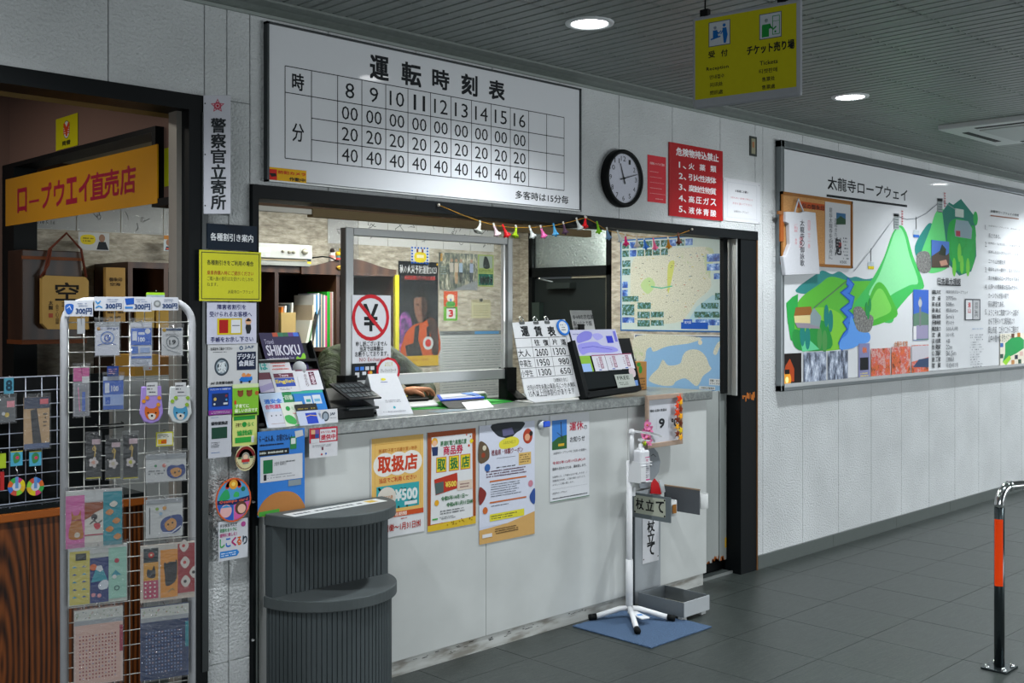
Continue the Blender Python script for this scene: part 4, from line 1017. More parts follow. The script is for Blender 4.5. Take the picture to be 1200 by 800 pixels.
s.poly([(0.62,0.84),(0.66,0.78),(0.88,0.78),(0.89,0.85),(0.84,0.90),(0.64,0.90)], '#1f6fc2'); s.disc(0.71, 0.74, 0.008, '#d08a52'); s.poly([(0.72,0.78),(0.80,0.70),(0.87,0.74),(0.84,0.79)], '#c97f48'); s.disc(0.66, 0.90, 0.005, '#22262a', keep=True); s.disc(0.83, 0.90, 0.005, '#22262a', keep=True)
s.text('JAF 会員優待施設', 0.05, 0.86, 0.5, 0.94, '#1e2226', 0.015)
s.done('member_card_notice', label='white notice with a dark ring emblem and navy box, above the blue sticker', cat='notice')
s = paper(244.5, 453.5, 272, 484.5, -0.034, c='#1a4cb0')
s.k = 1; s.rect(0, 0.83, 1, 1, '#7d2a86'); s.text('クレジットカードご利用頂けます', 0.06, 0.06, 0.94, 0.13, '#cfd8ea', 0.02); s.rect(0.14, 0.24, 0.84, 0.70, '#152a52'); s.disc(0.27, 0.44, 0.006, '#c2a85a'); s.disc(0.75, 0.34, 0.005, '#7c2a3c'); s.disc(0.75, 0.48, 0.004, '#3f8fd0'); s.rect(0.62, 0.58, 0.8, 0.65, '#c4c9d2'); s.disc(0.24, 0.62, 0.004, '#c4c9d2'); s.scribble(0.1, 0.87, 0.9, 0.97, 2, '#c9b4cc', seed=5, short=0)
s.done('card_sticker', label='blue and purple sticker showing a payment card, on the column', cat='sticker')
s = paper(272.5, 450.5, 303, 486, -0.036, c='#79b32e')
s.k = 1; s.rect(0, 0, 1, 0.12, '#c9d6a8')
for k, x in enumerate((0.3, 0.64)): s.disc(x, 0.30, 0.012, '#7d4426'); s.disc(x-0.08, 0.22, 0.004, '#7d4426', keep=True); s.disc(x+0.08, 0.22, 0.004, '#7d4426', keep=True)
s.disc(0.93, 0.30, 0.008, '#a85a28'); s.rect(0.06, 0.50, 0.14, 0.62, '#c2401e'); s.text('子育てに', 0.1, 0.62, 0.62, 0.74, '#e2efc8', 0.03); s.text('優しいお店です', 0.08, 0.77, 0.95, 0.88, '#e2efc8', 0.03); s.rect(0.05, 0.91, 0.95, 0.96, '#1e2c14')
s.done('green_sticker', label='bright green sticker with two brown shapes beside the blue card sticker', cat='sticker')
s = paper(244, 487.5, 271, 534.5, -0.036, c='#b9bcc4')
s.text('優待提携店', 0.12, 0.145, 0.84, 0.225, '#1d2126', 0.03); s.rect(0.14, 0.28, 0.82, 0.55, '#17402f'); s.scribble(0.12, 0.62, 0.5, 0.76, 4, '#33373c', seed=3, fill=0.9); s.scribble(0.12, 0.03, 0.45, 0.055, 1, '#2a66a0', seed=3, fill=1); s.scribble(0.12, 0.86, 0.5, 0.89, 1, '#2a66a0', seed=4, fill=1)
s.done('partner_shop_card', label='white laminated card with a dark green box left of the green partner sticker', cat='card')
s = paper(272.5, 487, 301, 520.5, -0.034, c='#c8d078')
s.k = 1; s.rect(0.05, 0.03, 0.93, 0.16, '#1f8a36'); s.text('子育て', 0.12, 0.25, 0.36, 0.38, '#5a4a2a', 0.02); s.disc(0.48, 0.31, 0.010, '#1f8a36'); s.text('らく', 0.62, 0.25, 0.86, 0.38, '#2c9a3c', 0.02); s.text('協賛店', 0.18, 0.50, 0.80, 0.66, '#2c9a3c', 0.05); s.rect(0.1, 0.72, 0.75, 0.90, '#2a9a3a'); s.rect(0.77, 0.70, 0.88, 0.92, '#cfd4d2')
s.done('partner_sticker', label='pale yellow-green sticker above the round cream badge', cat='sticker')
def roundel(u, v, r, r2, y, c, name, label, fn):
    p = P(u, v, y); s = Sheet(p, (1,0,0), (0,0,1), r*2, r2*2); s.mode = 'ab'
    n = 36; pts = [(p.x+r*math.cos(2*PI*i/n), y, p.z+r2*math.sin(2*PI*i/n)) for i in range(n)]
    s.mb.prism(pts, (0, 0.001, 0), mat(c, 0.45)); fn(s, r, r2); return s.done(name, label=label, cat='sticker')
def f1(s, r, q):
    s.disc(0, 0, r*0.98, '#7a2424', inner=r*0.93, keep=True)
    s.poly([(-r*0.92*math.cos(a), q*0.92*math.sin(a)) for a in [0.15+2.84*i/14 for i in range(15)]] + [(r*0.70*math.cos(a), q*0.70*math.sin(a)) for a in [0.15+2.84*i/14 for i in range(15)]], '#7a1f1f')
    s.disc(0, 0.006, 0.016, '#8f8a80'); s.disc(0, 0.004, 0.010, '#d6b79c'); s.rect(-0.017, -0.004, 0.017, -0.015, '#b32424'); s.rect(-0.012, -0.015, 0.012, -0.022, '#7d8480'); s.rect(-0.032, 0.004, -0.018, -0.001, '#1f5a38'); s.rect(0.018, 0.004, 0.032, -0.001, '#1f5a38')
    for k in range(16):
        a = PI+0.3+(PI-0.6)*k/15; s.disc(r*0.83*math.cos(a), q*0.83*math.sin(a), 0.0016, '#3a2c22', keep=True)
roundel(287.8, 536.5, 0.043, 0.048, -0.034, '#c9c394', 'round_badge', 'round cream sticker with a dark red arc, under the partner sticker', f1)
def f2(s, r, q):
    s.disc(0, 0, r*0.93, '#4c94c0', r2=q*0.93)
    s.blob([(-r*0.8,q*0.05),(-r*0.6,q*0.4),(-r*0.35,q*0.5),(-r*0.2,q*0.2),(-r*0.3,q*0.05)], '#2a9a5c'); s.blob([(0,q*0.15),(r*0.1,q*0.35),(r*0.3,q*0.3),(r*0.3,q*0.12)], '#3aa85a')
    for k in range(11):
        a = PI*k/10; s.disc(r*0.34*math.cos(a), q*0.66+q*0.24*math.sin(a)-0.004, 0.008, '#c43a28', keep=True)
    s.disc(0, q*0.70, 0.018, '#d8962c'); s.disc(0, q*0.72, 0.008, '#e8c860')
    s.disc(r*0.55, q*0.45, 0.009, '#1e6a4c')
    s.poly([(-r*0.9,q*0.05),(0,q*0.0),(r*0.9,q*0.12),(r*0.93,-q*0.12),(0,-q*0.22),(-r*0.93,-q*0.14)], '#1c2250')
    s.text('Osampo card', -r*0.78, q*0.03, r*0.8, -q*0.14, '#d8603a', 0.02)
    s.poly([(-r*0.91,-q*0.16),(-r*0.02,-q*0.23),(-r*0.02,-q*0.92),(-r*0.4,-q*0.84),(-r*0.8,-q*0.45)], '#2a56b4'); s.disc(-r*0.42, -q*0.46, 0.024, '#d8a8a8'); s.poly([(-r*0.75,-q*0.3),(-r*0.4,-q*0.18),(-r*0.1,-q*0.32)], '#3f8fc4')
    s.poly([(r*0.02,-q*0.22),(r*0.9,-q*0.14),(r*0.8,-q*0.5),(r*0.35,-q*0.86),(r*0.02,-q*0.92)], '#c85a9c'); s.disc(r*0.42, -q*0.40, 0.025, '#5a3a2c'); s.disc(r*0.46, -q*0.44, 0.017, '#dcb09c')
    s.disc(0, 0, r, '#c85a2c', r2=q, inner=r*0.93)
roundel(273.5, 585.5, 0.074, 0.082, -0.036, '#c85a2c', 'large_round_sticker', 'large round orange-rimmed colourful sticker low on the column', f2)
s = paper(256, 611.5, 290.5, 652, -0.034, c='#c3c6cc')
s.k = 1; s.text('デジタルパスで', 0.05, 0.07, 0.62, 0.16, '#2a2e33', 0.02); s.text('四国をおトクに', 0.05, 0.19, 0.62, 0.28, '#2f8a4a', 0.02); s.text('便利に楽しむ！', 0.05, 0.31, 0.62, 0.40, '#b0407a', 0.02)
for ch, x, c_ in zip('しこくるり', (0.05, 0.25, 0.44, 0.62, 0.82), ('#2a9a4a', '#2a6ac0', '#b02a6c', '#d0601e', '#2b3a48')): s.text(ch, x, 0.45, x+0.15, 0.66, c_, 0.03)
s.disc(0.84, 0.14, 0.010, '#a84a8a'); s.poly([(0.05,0.76),(0.62,0.76),(0.70,0.84),(0.62,0.92),(0.05,0.92)], '#2a7ac4'); s.scribble(0.09, 0.79, 0.58, 0.90, 2, '#d6e2ee', seed=7, short=0)
s.done('pass_sticker', label='white square sticker with five multicoloured characters under the large round sticker', cat='sticker')
for k, (u, v) in enumerate(((247, 602), (297.5, 588), (247, 763), (297, 750))):
    p = P(u, v, -0.026); MB().lathe(p, [(0, -0.006), (0.0045, -0.004), (0.006, 0.004)], CHROME, 12, 'y').build('screw_cap', label=('small chrome screw cap on the dark frame left of the large round sticker', 'small chrome screw cap on the window frame right of the large round sticker', 'small chrome screw cap near the bottom of the door frame', 'small chrome screw cap near the bottom of the window frame')[k], cat='screw cap')

# blue poster (its mascot left out; plain tan arch in its place)
s = paper(302, 506, 357, 598, -0.045, c='#2f72c0')
s.k = 1; s.text('らーはんあ、お得だねん♪', 0.03, 0.05, 0.72, 0.13, '#16233c', 0.02); s.scribble(0.04, 0.14, 0.55, 0.185, 1, '#16233c', seed=3, fill=1)
s.rect(0.03, 0.22, 0.66, 0.29, '#1a1d22'); s.scribble(0.04, 0.23, 0.64, 0.28, 1, '#b9bdb4', seed=4, short=0)
s.rect(0.68, 0.09, 0.82, 0.24, '#2a7a44'); s.rect(0.70, 0.11, 0.80, 0.18, '#c8d0cc'); s.poly([(0.78,0.03),(0.95,0.02),(0.97,0.09),(0.80,0.11)], '#b9bdbf')
s.rect(0.05, 0.30, 0.95, 0.60, '#c2c4c8'); s.rect(0.11, 0.34, 0.31, 0.50, '#17683c'); s.text('太龍寺 健康割引', 0.34, 0.37, 0.60, 0.42, '#2c3034'); s.scribble(0.6, 0.36, 0.82, 0.40, 1, '#5a5e62', seed=2); s.rect(0.12, 0.51, 0.18, 0.58, '#23272b'); s.scribble(0.2, 0.51, 0.8, 0.57, 2, '#8d9196', seed=5)
s.rect(0.64, 0.61, 0.92, 0.68, '#7d8a90')
s.blob([(0.02,0.99),(0.06,0.86),(0.25,0.76),(0.5,0.73),(0.75,0.76),(0.93,0.86),(0.98,0.99),(0.5,0.995)], '#a8713c'); s.poly([(0.02,0.94),(0.45,0.93),(0.45,0.995),(0.02,0.995)], '#4a9a3c')
s.done('blue_poster', label='blue poster with a plain brown arch, hanging at the left end of the counter', cat='poster')

# ================================================================== COUNTER FRONT POSTERS
RDB = '#b8391a'
s = paper(434.5, 514.5, 497, 622, -0.003, c='#c9cbcd')
s.k = 1; s.rect(0.015, 0.0, 0.985, 0.755, '#d3ab5e'); s.rect(0.07, 0.06, 0.93, 0.065, '#b98a3c'); s.rect(0.07, 0.06, 0.075, 0.7, '#b98a3c'); s.rect(0.925, 0.06, 0.93, 0.7, '#b98a3c')
s.text('勝浦町子育て応援お買い物券', 0.14, 0.11, 0.86, 0.15, '#b06a28', 0.012)
for x in (0.25, 0.5, 0.75): s.disc(x, 0.27, 0.060, '#d8d6cf', r2=0.05)
for ch, x in zip('取扱店', (0.13, 0.38, 0.63)): s.text(ch, x, 0.19, x+0.23, 0.345, RDB, 0.03)
s.text('当店でご利用ください', 0.15, 0.40, 0.85, 0.45, RDB, 0.012)
s.rect(0.10, 0.48, 0.90, 0.72, '#2f979c')
rr = random.Random(2)
for k in range(22): s.disc(rr.uniform(0.12, 0.88), rr.uniform(0.495, 0.71), 0.005, ('#c8862a', '#c9c13c')[k % 2], keep=True)
s.disc(0.29, 0.60, 0.050, '#ccc6bb', r2=0.045); s.text('子育て応援', 0.17, 0.58, 0.40, 0.615, '#b06a28', 0.012); s.text('¥500', 0.45, 0.535, 0.86, 0.645, '#cfd8d6', 0.03)
s.rect(0.62, 0.665, 0.86, 0.70, '#cfd4d4'); s.rect(0.015, 0.755, 0.985, 0.805, '#b8481e'); s.text('使用期間', 0.33, 0.762, 0.66, 0.798, '#e0cfc0', 0.02)
s.text('9月1日㈮～1月31日㈬', 0.06, 0.87, 0.93, 0.945, '#a8281c', 0.015); s.scribble(0.1, 0.83, 0.3, 0.85, 1, '#a8281c', seed=2); s.scribble(0.55, 0.82, 0.7, 0.84, 1, '#a8281c', seed=3)
s.done('orange_poster', label='orange and white poster on the counter front, partly behind the half-round stand', cat='poster')
s = paper(501, 507, 557.5, 613, -0.003, c='#ccced0')
s.k = 1; s.rect(0, 0, 1, 1, '#9a4a20'); s.poly([(0.08,0.05),(0.92,0.05),(0.94,0.93),(0.06,0.93)], '#cdcfd0')
for x in (0.03, 0.97): s.line([(x, 0.02), (x, 0.95)], 0.003, '#6d3216', keep=True)
s.poly([(0.0,0.94),(1,0.92),(1,1),(0,1)], '#c8a82c')
for k in range(16): s.disc(rr.uniform(0.1, 0.95), rr.uniform(0.915, 0.97), 0.003, ('#b8281e', '#c8702a')[k % 2], keep=True)
s.disc(0.14, 0.10, 0.018, '#d09a2a'); s.disc(0.14, 0.115, 0.013, '#d8a888'); s.poly([(0.08,0.15),(0.21,0.15),(0.20,0.24),(0.10,0.24)], '#1f2f5a')
s.text('勝浦町電力高騰応援', 0.26, 0.10, 0.80, 0.15, '#2a6a3c', 0.02); s.text('商品券', 0.32, 0.155, 0.72, 0.245, '#b02848', 0.025)
for ch, x in zip('取扱店', (0.19, 0.45, 0.69)): s.rect(x-0.02, 0.26, x+0.19, 0.415, '#b8481e'); s.rect(x-0.01, 0.266, x+0.18, 0.409, '#c9b71e'); s.text(ch, x+0.01, 0.28, x+0.165, 0.395, '#1f6a34', 0.025)
s.poly([(0.90,0.10),(0.95,0.13),(0.90,0.16),(0.86,0.13)], '#d0b81e'); s.disc(0.85, 0.175, 0.006, '#c23a20'); s.disc(0.80, 0.06, 0.004, '#c23a20'); s.disc(0.88, 0.08, 0.004, '#8a5a2a')
s.poly([(0.13,0.48),(0.60,0.44),(0.62,0.60),(0.16,0.64)], '#a8301e'); s.poly([(0.14,0.52),(0.32,0.51),(0.32,0.62),(0.16,0.635)], '#4a5a58'); s.text('¥500', 0.36, 0.52, 0.58, 0.575, '#d8c04a', 0.03)
s.poly([(0.60,0.53),(0.92,0.53),(0.92,0.625),(0.60,0.625)], '#c8b8a8'); s.text('SALE', 0.70, 0.545, 0.86, 0.575, '#7a5a5a', 0.0) if False else s.scribble(0.66, 0.55, 0.86, 0.61, 2, '#7a5a5a', seed=4, fill=1)
s.disc(0.18, 0.72, 0.013, '#d09a1e'); s.text('令和5年10月1日～', 0.27, 0.665, 0.83, 0.71, '#1f6a34', 0.02); s.text('令和6年1月31日㈬', 0.38, 0.735, 0.93, 0.78, '#1f6a34', 0.02)
s.scribble(0.25, 0.80, 0.85, 0.85, 2, '#4a4e52', seed=6); s.rect(0.09, 0.875, 0.20, 0.89, '#3a9a3c'); s.scribble(0.24, 0.865, 0.6, 0.90, 2, '#6a6e72', seed=6)
s.done('wood_border_poster', label='white poster with a wood-pattern border and three yellow boxes, second on the counter front', cat='poster')
s = paper(561.5, 499, 626.5, 625, -0.003, c='#bcc4d6')
s.k = 1; s.rect(0.0, 0, 1.0, 0.86, '#c5cad8'); s.poly([(0.0,0.88),(0.5,0.86),(1,0.80),(1,1),(0,1)], '#c1995c')
s.blob([(0.22,0.0),(0.78,0.0),(0.76,0.06),(0.66,0.09),(0.55,0.13),(0.42,0.12),(0.30,0.09)], '#232a30'); s.poly([(0.40,0.05),(0.58,0.04),(0.62,0.10),(0.42,0.11)], '#5a5a7c')
s.blob([(0.35,0.16),(0.45,0.13),(0.6,0.12),(0.70,0.15),(0.68,0.20),(0.5,0.22),(0.37,0.21)], '#cfc63a'); s.text('ふるさとへ行こう', 0.42, 0.15, 0.64, 0.18, '#33371e')
s.blob([(0,0.14),(0.10,0.15),(0.17,0.21),(0.16,0.29),(0,0.31)], '#5a4a38'); s.disc(0.09, 0.19, 0.012, '#c7c0aa'); s.disc(0.07, 0.25, 0.012, '#8a3a20')
s.disc(0.87, 0.13, 0.032, '#a03a24', r2=0.036); s.disc(0.86, 0.14, 0.017, '#d09a7a'); s.disc(0.93, 0.11, 0.012, '#2a1c1a')
s.text('徳島県・体験クーポン', 0.21, 0.215, 0.78, 0.265, '#7a2a34', 0.01); s.rect(0.30, 0.29, 0.64, 0.293, '#5a5e66'); s.rect(0.70, 0.27, 0.93, 0.375, '#c9a764'); s.scribble(0.72, 0.28, 0.91, 0.36, 4, '#5a4a2a', seed=3)
s.disc(0.14, 0.36, 0.018, '#2a5a9a'); s.scribble(0.12, 0.385, 0.88, 0.45, 3, '#5a3a4a', seed=7, fill=0.9); s.scribble(0.30, 0.36, 0.66, 0.38, 1, '#3a3e44', seed=7)
s.rect(0.18, 0.475, 0.84, 0.488, '#b8622c'); s.rect(0.18, 0.655, 0.84, 0.668, '#b8622c'); s.scribble(0.2, 0.50, 0.75, 0.62, 6, '#4a5058', seed=8, fill=0.9, th=0.35); s.scribble(0.2, 0.685, 0.55, 0.70, 1, '#4a5058', seed=8)
s.blob([(0,0.52),(0.08,0.54),(0.12,0.58),(0.07,0.64),(0,0.66)], '#7a2a26'); s.disc(0.92, 0.55, 0.016, '#b87a8a'); s.blob([(1,0.60),(0.93,0.63),(0.90,0.67),(0.94,0.72),(1,0.73)], '#2c4a8a'); s.disc(0.10, 0.72, 0.016, '#b8602a')
s.rect(0.18, 0.76, 0.80, 0.82, '#cdc534'); s.scribble(0.2, 0.77, 0.72, 0.81, 2, '#4a4a2a', seed=9); s.rect(0.05, 0.92, 0.22, 0.95, '#cfd0d2'); s.scribble(0.27, 0.885, 0.7, 0.94, 3, '#4a3a24', seed=9, fill=0.95)
s.done('pale_blue_poster', label='pale blue poster with small round photographs, third on the counter front', cat='poster')
s = paper(644.5, 487, 690.5, 580.5, -0.003, c='#c9ccd0')
s.k = 1; s.rect(0.05, 0.06, 0.42, 0.40, '#3b78c0'); s.poly([(0.05,0.31),(0.2,0.26),(0.42,0.24),(0.42,0.40),(0.05,0.40)], '#2b5a30'); s.line([(0.27,0.08),(0.29,0.3)], 0.006, '#26303c'); s.line([(0.17,0.2),(0.34,0.28)], 0.003, '#26303c'); s.rect(0.20, 0.335, 0.35, 0.365, '#c8a02a')
s.text('運休', 0.49, 0.10, 0.84, 0.20, '#a8243c', 0.012); s.text('の', 0.86, 0.15, 0.94, 0.20, '#2b2f36'); s.text('お知らせ', 0.50, 0.27, 0.88, 0.335, '#2b2f36', 0.006)
s.text('太龍寺ロープウェイをご利用のお客様へ', 0.08, 0.425, 0.92, 0.455, '#33373c'); s.text('令和5年12月19日(火)の', 0.06, 0.535, 0.90, 0.575, '#a8243c', 0.01); s.text('臨時の行われるため、運休致します。', 0.06, 0.605, 0.92, 0.64, '#33373c', 0.006)
s.text('お客様には、ご不便をおかけ致しますが、ご', 0.06, 0.70, 0.95, 0.725, '#4a4e54'); s.text('理解頂き何卒、ご協力賜りますよう、', 0.06, 0.745, 0.9, 0.77, '#4a4e54'); s.text('よろしくお願い致します。', 0.06, 0.79, 0.6, 0.815, '#4a4e54')
s.rect(0.05, 0.855, 0.95, 0.857, '#7a7e84'); s.text('太龍寺ロープウェイ', 0.06, 0.89, 0.42, 0.915, '#33373c'); s.scribble(0.06, 0.95, 0.95, 0.975, 1, '#3a3e44', seed=4, short=0, fill=1); s.rect(0, 0.993, 1, 1, '#2a6a44')
s.done('suspension_notice', label='white suspension notice with a small tower photograph, rightmost on the counter front', cat='notice')
# webcam-like clip beside the notice
wc = thing('blue_clip', (4.05, -0.02, 1.0), 'small white and blue clip left of the suspension notice under the countertop', 'clip')
p = P(634.5, 497.5, -0.004); MB().lathe(p, [(0, -0.012), (0.018, -0.012), (0.024, -0.004), (0.024, 0.003)], mat('#b9c0c4', 0.3), 20, 'y').build('suction_cup', wc)
MB().box((p.x, -0.022, p.z-0.012), (p.x+0.045, -0.008, p.z+0.016), mat('#2350c4', 0.3)).build('blue_body', wc, bevel=0.004)
# offer card hanging over counter edge
s = paper(362.5, 502, 395.5, 533.5, -0.034, c='#c8c9cd')
s.k = 1; s.rect(0, 0, 1, 0.5, '#b01e38'); s.rect(0.06, 0.06, 0.20, 0.2, '#c9a07a'); s.rect(0.2, 0.06, 0.34, 0.2, '#7a4a8a'); s.rect(0.06, 0.2, 0.20, 0.34, '#8a1c22'); s.rect(0.2, 0.2, 0.34, 0.34, '#22488a'); s.rect(0.05, 0.36, 0.35, 0.5, '#c3c5c9')
s.rect(0.37, 0.06, 0.95, 0.46, '#c8c9cd'); s.text('おもてなし情報', 0.40, 0.12, 0.92, 0.20, '#b01e38', 0.02); s.text('提供中', 0.40, 0.25, 0.92, 0.42, '#b01e38', 0.03)
s.scribble(0.1, 0.56, 0.85, 0.66, 2, '#8a8d92', seed=4); s.rect(0.43, 0.66, 0.49, 0.76, '#5a2a3a'); s.disc(0.43, 0.90, 0.004, '#b02a3a'); s.disc(0.58, 0.89, 0.004, '#2a5ab0')
s.done('red_offer_card', label='red and white card hanging from the countertop edge near its left end', cat='card')

# ================================================================== TEMPERATURE FRAME
tf = thing('temperature_frame', (4.82, -0.03, 0.93), 'pale wooden frame showing 9 degrees, hung at the counter end', 'frame')
s = wall_sheet(-0.040); PW = mat('#a08c7c', 0.7, vary=0.15, scale=30)
def bar(u0, v0, u1, v1, nm, m=PW, th=0.02, par=tf): return s.board(u0, v0, u1, v1, th, mt=m, name=nm, parent=par)
a0, b0 = s.ab((755.5, 463.5)); a1, b1 = s.ab((797, 519.5)); t_ = 0.024
for q in (((a0, b0), (a1, b0-t_), 'frame_rail'), ((a0, b1+t_), (a1, b1), 'frame_rail'), ((a0, b0-t_), (a0+0.014, b1+t_), 'frame_stile'), ((a1-0.014, b0-t_), (a1, b1+t_), 'frame_stile')):
    MB().box((q[0][0], -0.060, q[1][1]), (q[1][0], -0.040, q[0][1]), PW).build(q[2], tf, bevel=0.002)
MB().box((a0+0.014, -0.046, b1+t_), (a1-0.014, -0.042, b0-t_), mat('#bfc1c8', 0.5)).build('backing', tf)
s2 = Sheet((a0, -0.0462, b0), (1,0,0), (0,0,1), a1-a0, b0-b1); s2.mode = 'fr'
s2.text('現在 山頂の気温は', 0.12, 0.275, 0.58, 0.325, '#24282c', 0.02); s2.text('9', 0.37, 0.47, 0.52, 0.64, '#1b1e22', 0.03); s2.text('℃', 0.72, 0.49, 0.90, 0.64, '#1b1e22', 0.02)
s2.line([(0.30, 0.45), (0.30, 0.67)], 0.0015, '#9a9ea6', keep=True); s2.line([(0.64, 0.46), (0.64, 0.67)], 0.0015, '#9a9ea6', keep=True); s2.done('lettering', tf)
def flower(u, v, c, r, name='flower', y=-0.072):
    p = P(u, v, y); mb = MB()
    for k in range(5):
        a = k*2*PI/5 + u; d = Vector((math.cos(a), 0, math.sin(a))); q = Vector((-d.z, 0, d.x))
        mb.add([p, p+d*r*0.6+q*r*0.42, p+d*r+q*r*0.12+Vector((0,-0.006,0)), p+d*r*0.94-q*r*0.12+Vector((0,-0.006,0)), p+d*r*0.6-q*r*0.42], [(0,1,2,3,4)], mat(c, 0.7))
    mb.ball(p+Vector((0,-0.003,0)), r*0.16, mat('#c8742a', 0.6), 6); mb.build(name, tf)
for u, v, r in ((758, 498, 0.032), (761, 504, 0.03), (754.5, 508, 0.032), (759, 512, 0.032), (755.5, 514, 0.026), (760.5, 517, 0.026)): flower(u, v, '#d678a4', r)
MB().ball(P(755, 519, -0.07), 0.012, mat('#9ab42a', 0.7), 6, (1, 1, 1.4)).build('leaf_bud', tf)
lc = ['#d8380c', '#e0a018', '#d8380c', '#7a2c14', '#d03c10', '#e09a1c', '#6a2a14', '#5c2812', '#e0a020', '#d8b820', '#6a2a14', '#e0a020']
for k in range(12):
    p = P(795.5 + (2 if k % 2 else -2) + (2.5 if k in (0,) else 0), 467 + 4.1*k, -0.07); mb = MB(); a0_ = k*0.9
    pts = []
    for j in range(10):
        rr_ = (0.026 if j % 2 == 0 else 0.012)*(1.1 if k in (0, 4) else 0.9); a = a0_ + j*PI/5; pts.append(p + Vector((rr_*math.cos(a), -0.004*(j % 2), rr_*math.sin(a))))
    mb.prism(pts, (0, 0.0015, 0), mat(lc[k], 0.7)); mb.build('maple_leaf', tf)

# ================================================================== MAT, SANITISER STAND, CANE STAND
mt_ = [T(*p) for p in ((671, 734), (762, 759), (834, 736.5), (748, 713))]
mat_o = MB().prism([(3.975, -0.52, 0.0), (4.455, -0.52, 0.0), (4.455, -0.03, 0.0), (3.975, -0.03, 0.0)], (0, 0, 0.007), M_BLUEMAT).build('floor_mat', label='blue rectangular fibre mat on the floor under the sanitiser stand', cat='mat', bevel=0.002)
ss = thing('sanitiser_stand', (4.20, -0.20, 0.007), 'white foot-pedal hand sanitiser stand on the blue mat', 'stand')
W_ = mat('#d2d4d6', 0.28, vary=0.0)
bx, by = T(737.5, 713, 0.05).x, T(737.5, 713, 0.05).y
SX, SY = bx, by
MB().tube([(SX, SY, 0.045), (SX, SY, 0.80)], 0.0155, W_, 16).build('pole', ss)
MB().tube([(SX, SY, 0.042), (SX, SY, 0.30)], 0.0185, W_, 16).build('pole_sleeve', ss)
def leg(dx, dy, L_, nm='foot_tube'):
    d = Vector((dx, dy, 0)).normalized(); o = Vector((SX, SY, 0))
    tb = MB().tube([o+Vector((0,0,0.055)), o+d*0.05+Vector((0,0,0.055)), o+d*(L_*0.45)+Vector((0,0,0.045)), o+d*(L_-0.02)+Vector((0,0,0.024))], 0.0135, W_, 12).build(nm, ss)
    MB().tube([o+d*(L_-0.025)+Vector((0,0,0.0245)), o+d*(L_+0.012)+Vector((0,0,0.0225))], 0.0155, BLACK, 12).build('rubber_cap', tb)
for (u, v) in ((693, 723), (747, 739), (788, 724)):
    q = T(u, v, 0.022); leg(q.x-SX, q.y-SY, math.hypot(q.x-SX, q.y-SY))
pq = T(757, 727, 0.03); d = Vector((pq.x-SX, pq.y-SY, 0)).normalized(); n_ = Vector((-d.y, d.x, 0))
pedal = MB().obox(Vector((SX, SY, 0.036)) + d*0.02 - n_*0.025, d*0.135, n_*0.05, Vector((0,0,0.008)), W_).build('foot_pedal', ss, bevel=0.003)
MB().obox(Vector((SX, SY, 0.0445)) + d*0.09 - n_*0.014, d*0.022, n_*0.028, Vector((0,0,0.0006)), mat('#4a86c8', 0.4)).build('pedal_label', pedal)
# head: holder cage, top plate, press arm
hz = 0.80
MB().tube([(SX-0.005, SY-0.02, hz+0.145), (SX-0.005, SY-0.02, 0.79)], 0.012, W_, 12).build('upper_pole', ss)
MB().prism([(SX-0.03, SY-0.02, hz+0.142), (SX+0.00, SY-0.045, hz+0.146), (SX+0.08, SY-0.085, hz+0.138), (SX+0.13, SY-0.11, hz+0.118), (SX+0.135, SY-0.09, hz+0.116), (SX+0.09, SY-0.05, hz+0.136), (SX+0.02, SY-0.005, hz+0.146)], (0, 0, 0.006), W_).build('press_arm', ss)
MB().tube([(SX+0.085, SY-0.07, hz+0.138), (SX+0.105, SY-0.08, hz+0.095)], 0.006, W_, 8).build('press_finger', ss)
MB().lathe((SX-0.005, SY-0.02, hz+0.142), [(0.0, 0.02), (0.012, 0.018), (0.016, 0.01), (0.016, -0.004)], W_, 16).build('cap', ss)
hb = MB()
for z in (hz-0.02, hz-0.005): hb.tube([(SX-0.012, SY-0.005, z), (SX-0.012, SY-0.085, z), (SX+0.075, SY-0.085, z), (SX+0.075, SY-0.005, z), (SX-0.012, SY-0.005, z)], 0.0025, W_, 6)
hb.build('wire_cage', ss)
MB().box((SX-0.012, SY-0.086, hz-0.105), (SX+0.076, SY-0.010, hz-0.10), W_).box((SX-0.012, SY-0.086, hz-0.105), (SX+0.026, SY-0.082, hz-0.025), W_).box((SX-0.014, SY-0.085, hz-0.105), (SX-0.012, SY-0.005, hz-0.0), W_).build('bottle_tray', ss)
MB().box((SX+0.012, SY-0.02, 0.62), (SX+0.026, SY+0.0, 0.665), W_).build('height_clamp', ss, bevel=0.002)
bt = thing('sanitiser_bottle', (SX+0.035, SY-0.045, hz-0.099), 'white pump sanitiser bottle with pink-printed label held in the stand', 'bottle')
MB().box((SX-0.004, SY-0.078, hz-0.099), (SX+0.070, SY-0.014, hz+0.055), mat('#cfd1d5', 0.3)).build('body', bt, bevel=0.010, seg=3)
MB().lathe((SX+0.033, SY-0.046, hz+0.055), [(0.022, 0), (0.020, 0.008), (0.012, 0.014), (0.011, 0.03), (0.005, 0.032), (0.005, 0.055)], W_, 16).build('pump_neck', bt)
MB().box((SX+0.024, SY-0.056, hz+0.098), (SX+0.042, SY-0.036, hz+0.112), W_).tube([(SX+0.036, SY-0.05, hz+0.106), (SX+0.075, SY-0.072, hz+0.100)], 0.004, W_, 8).build('pump_head', bt, bevel=0.002)
s = Sheet((SX+0.0702, SY-0.078, hz-0.06), (0, 1, 0), (0, 0, 1), 0.064, 0.1)
s = Sheet((SX+0.002, SY-0.0783, hz+0.022), (1, 0, 0), (0, 0, 1), 0.064, 0.118); s.mode = 'fr'
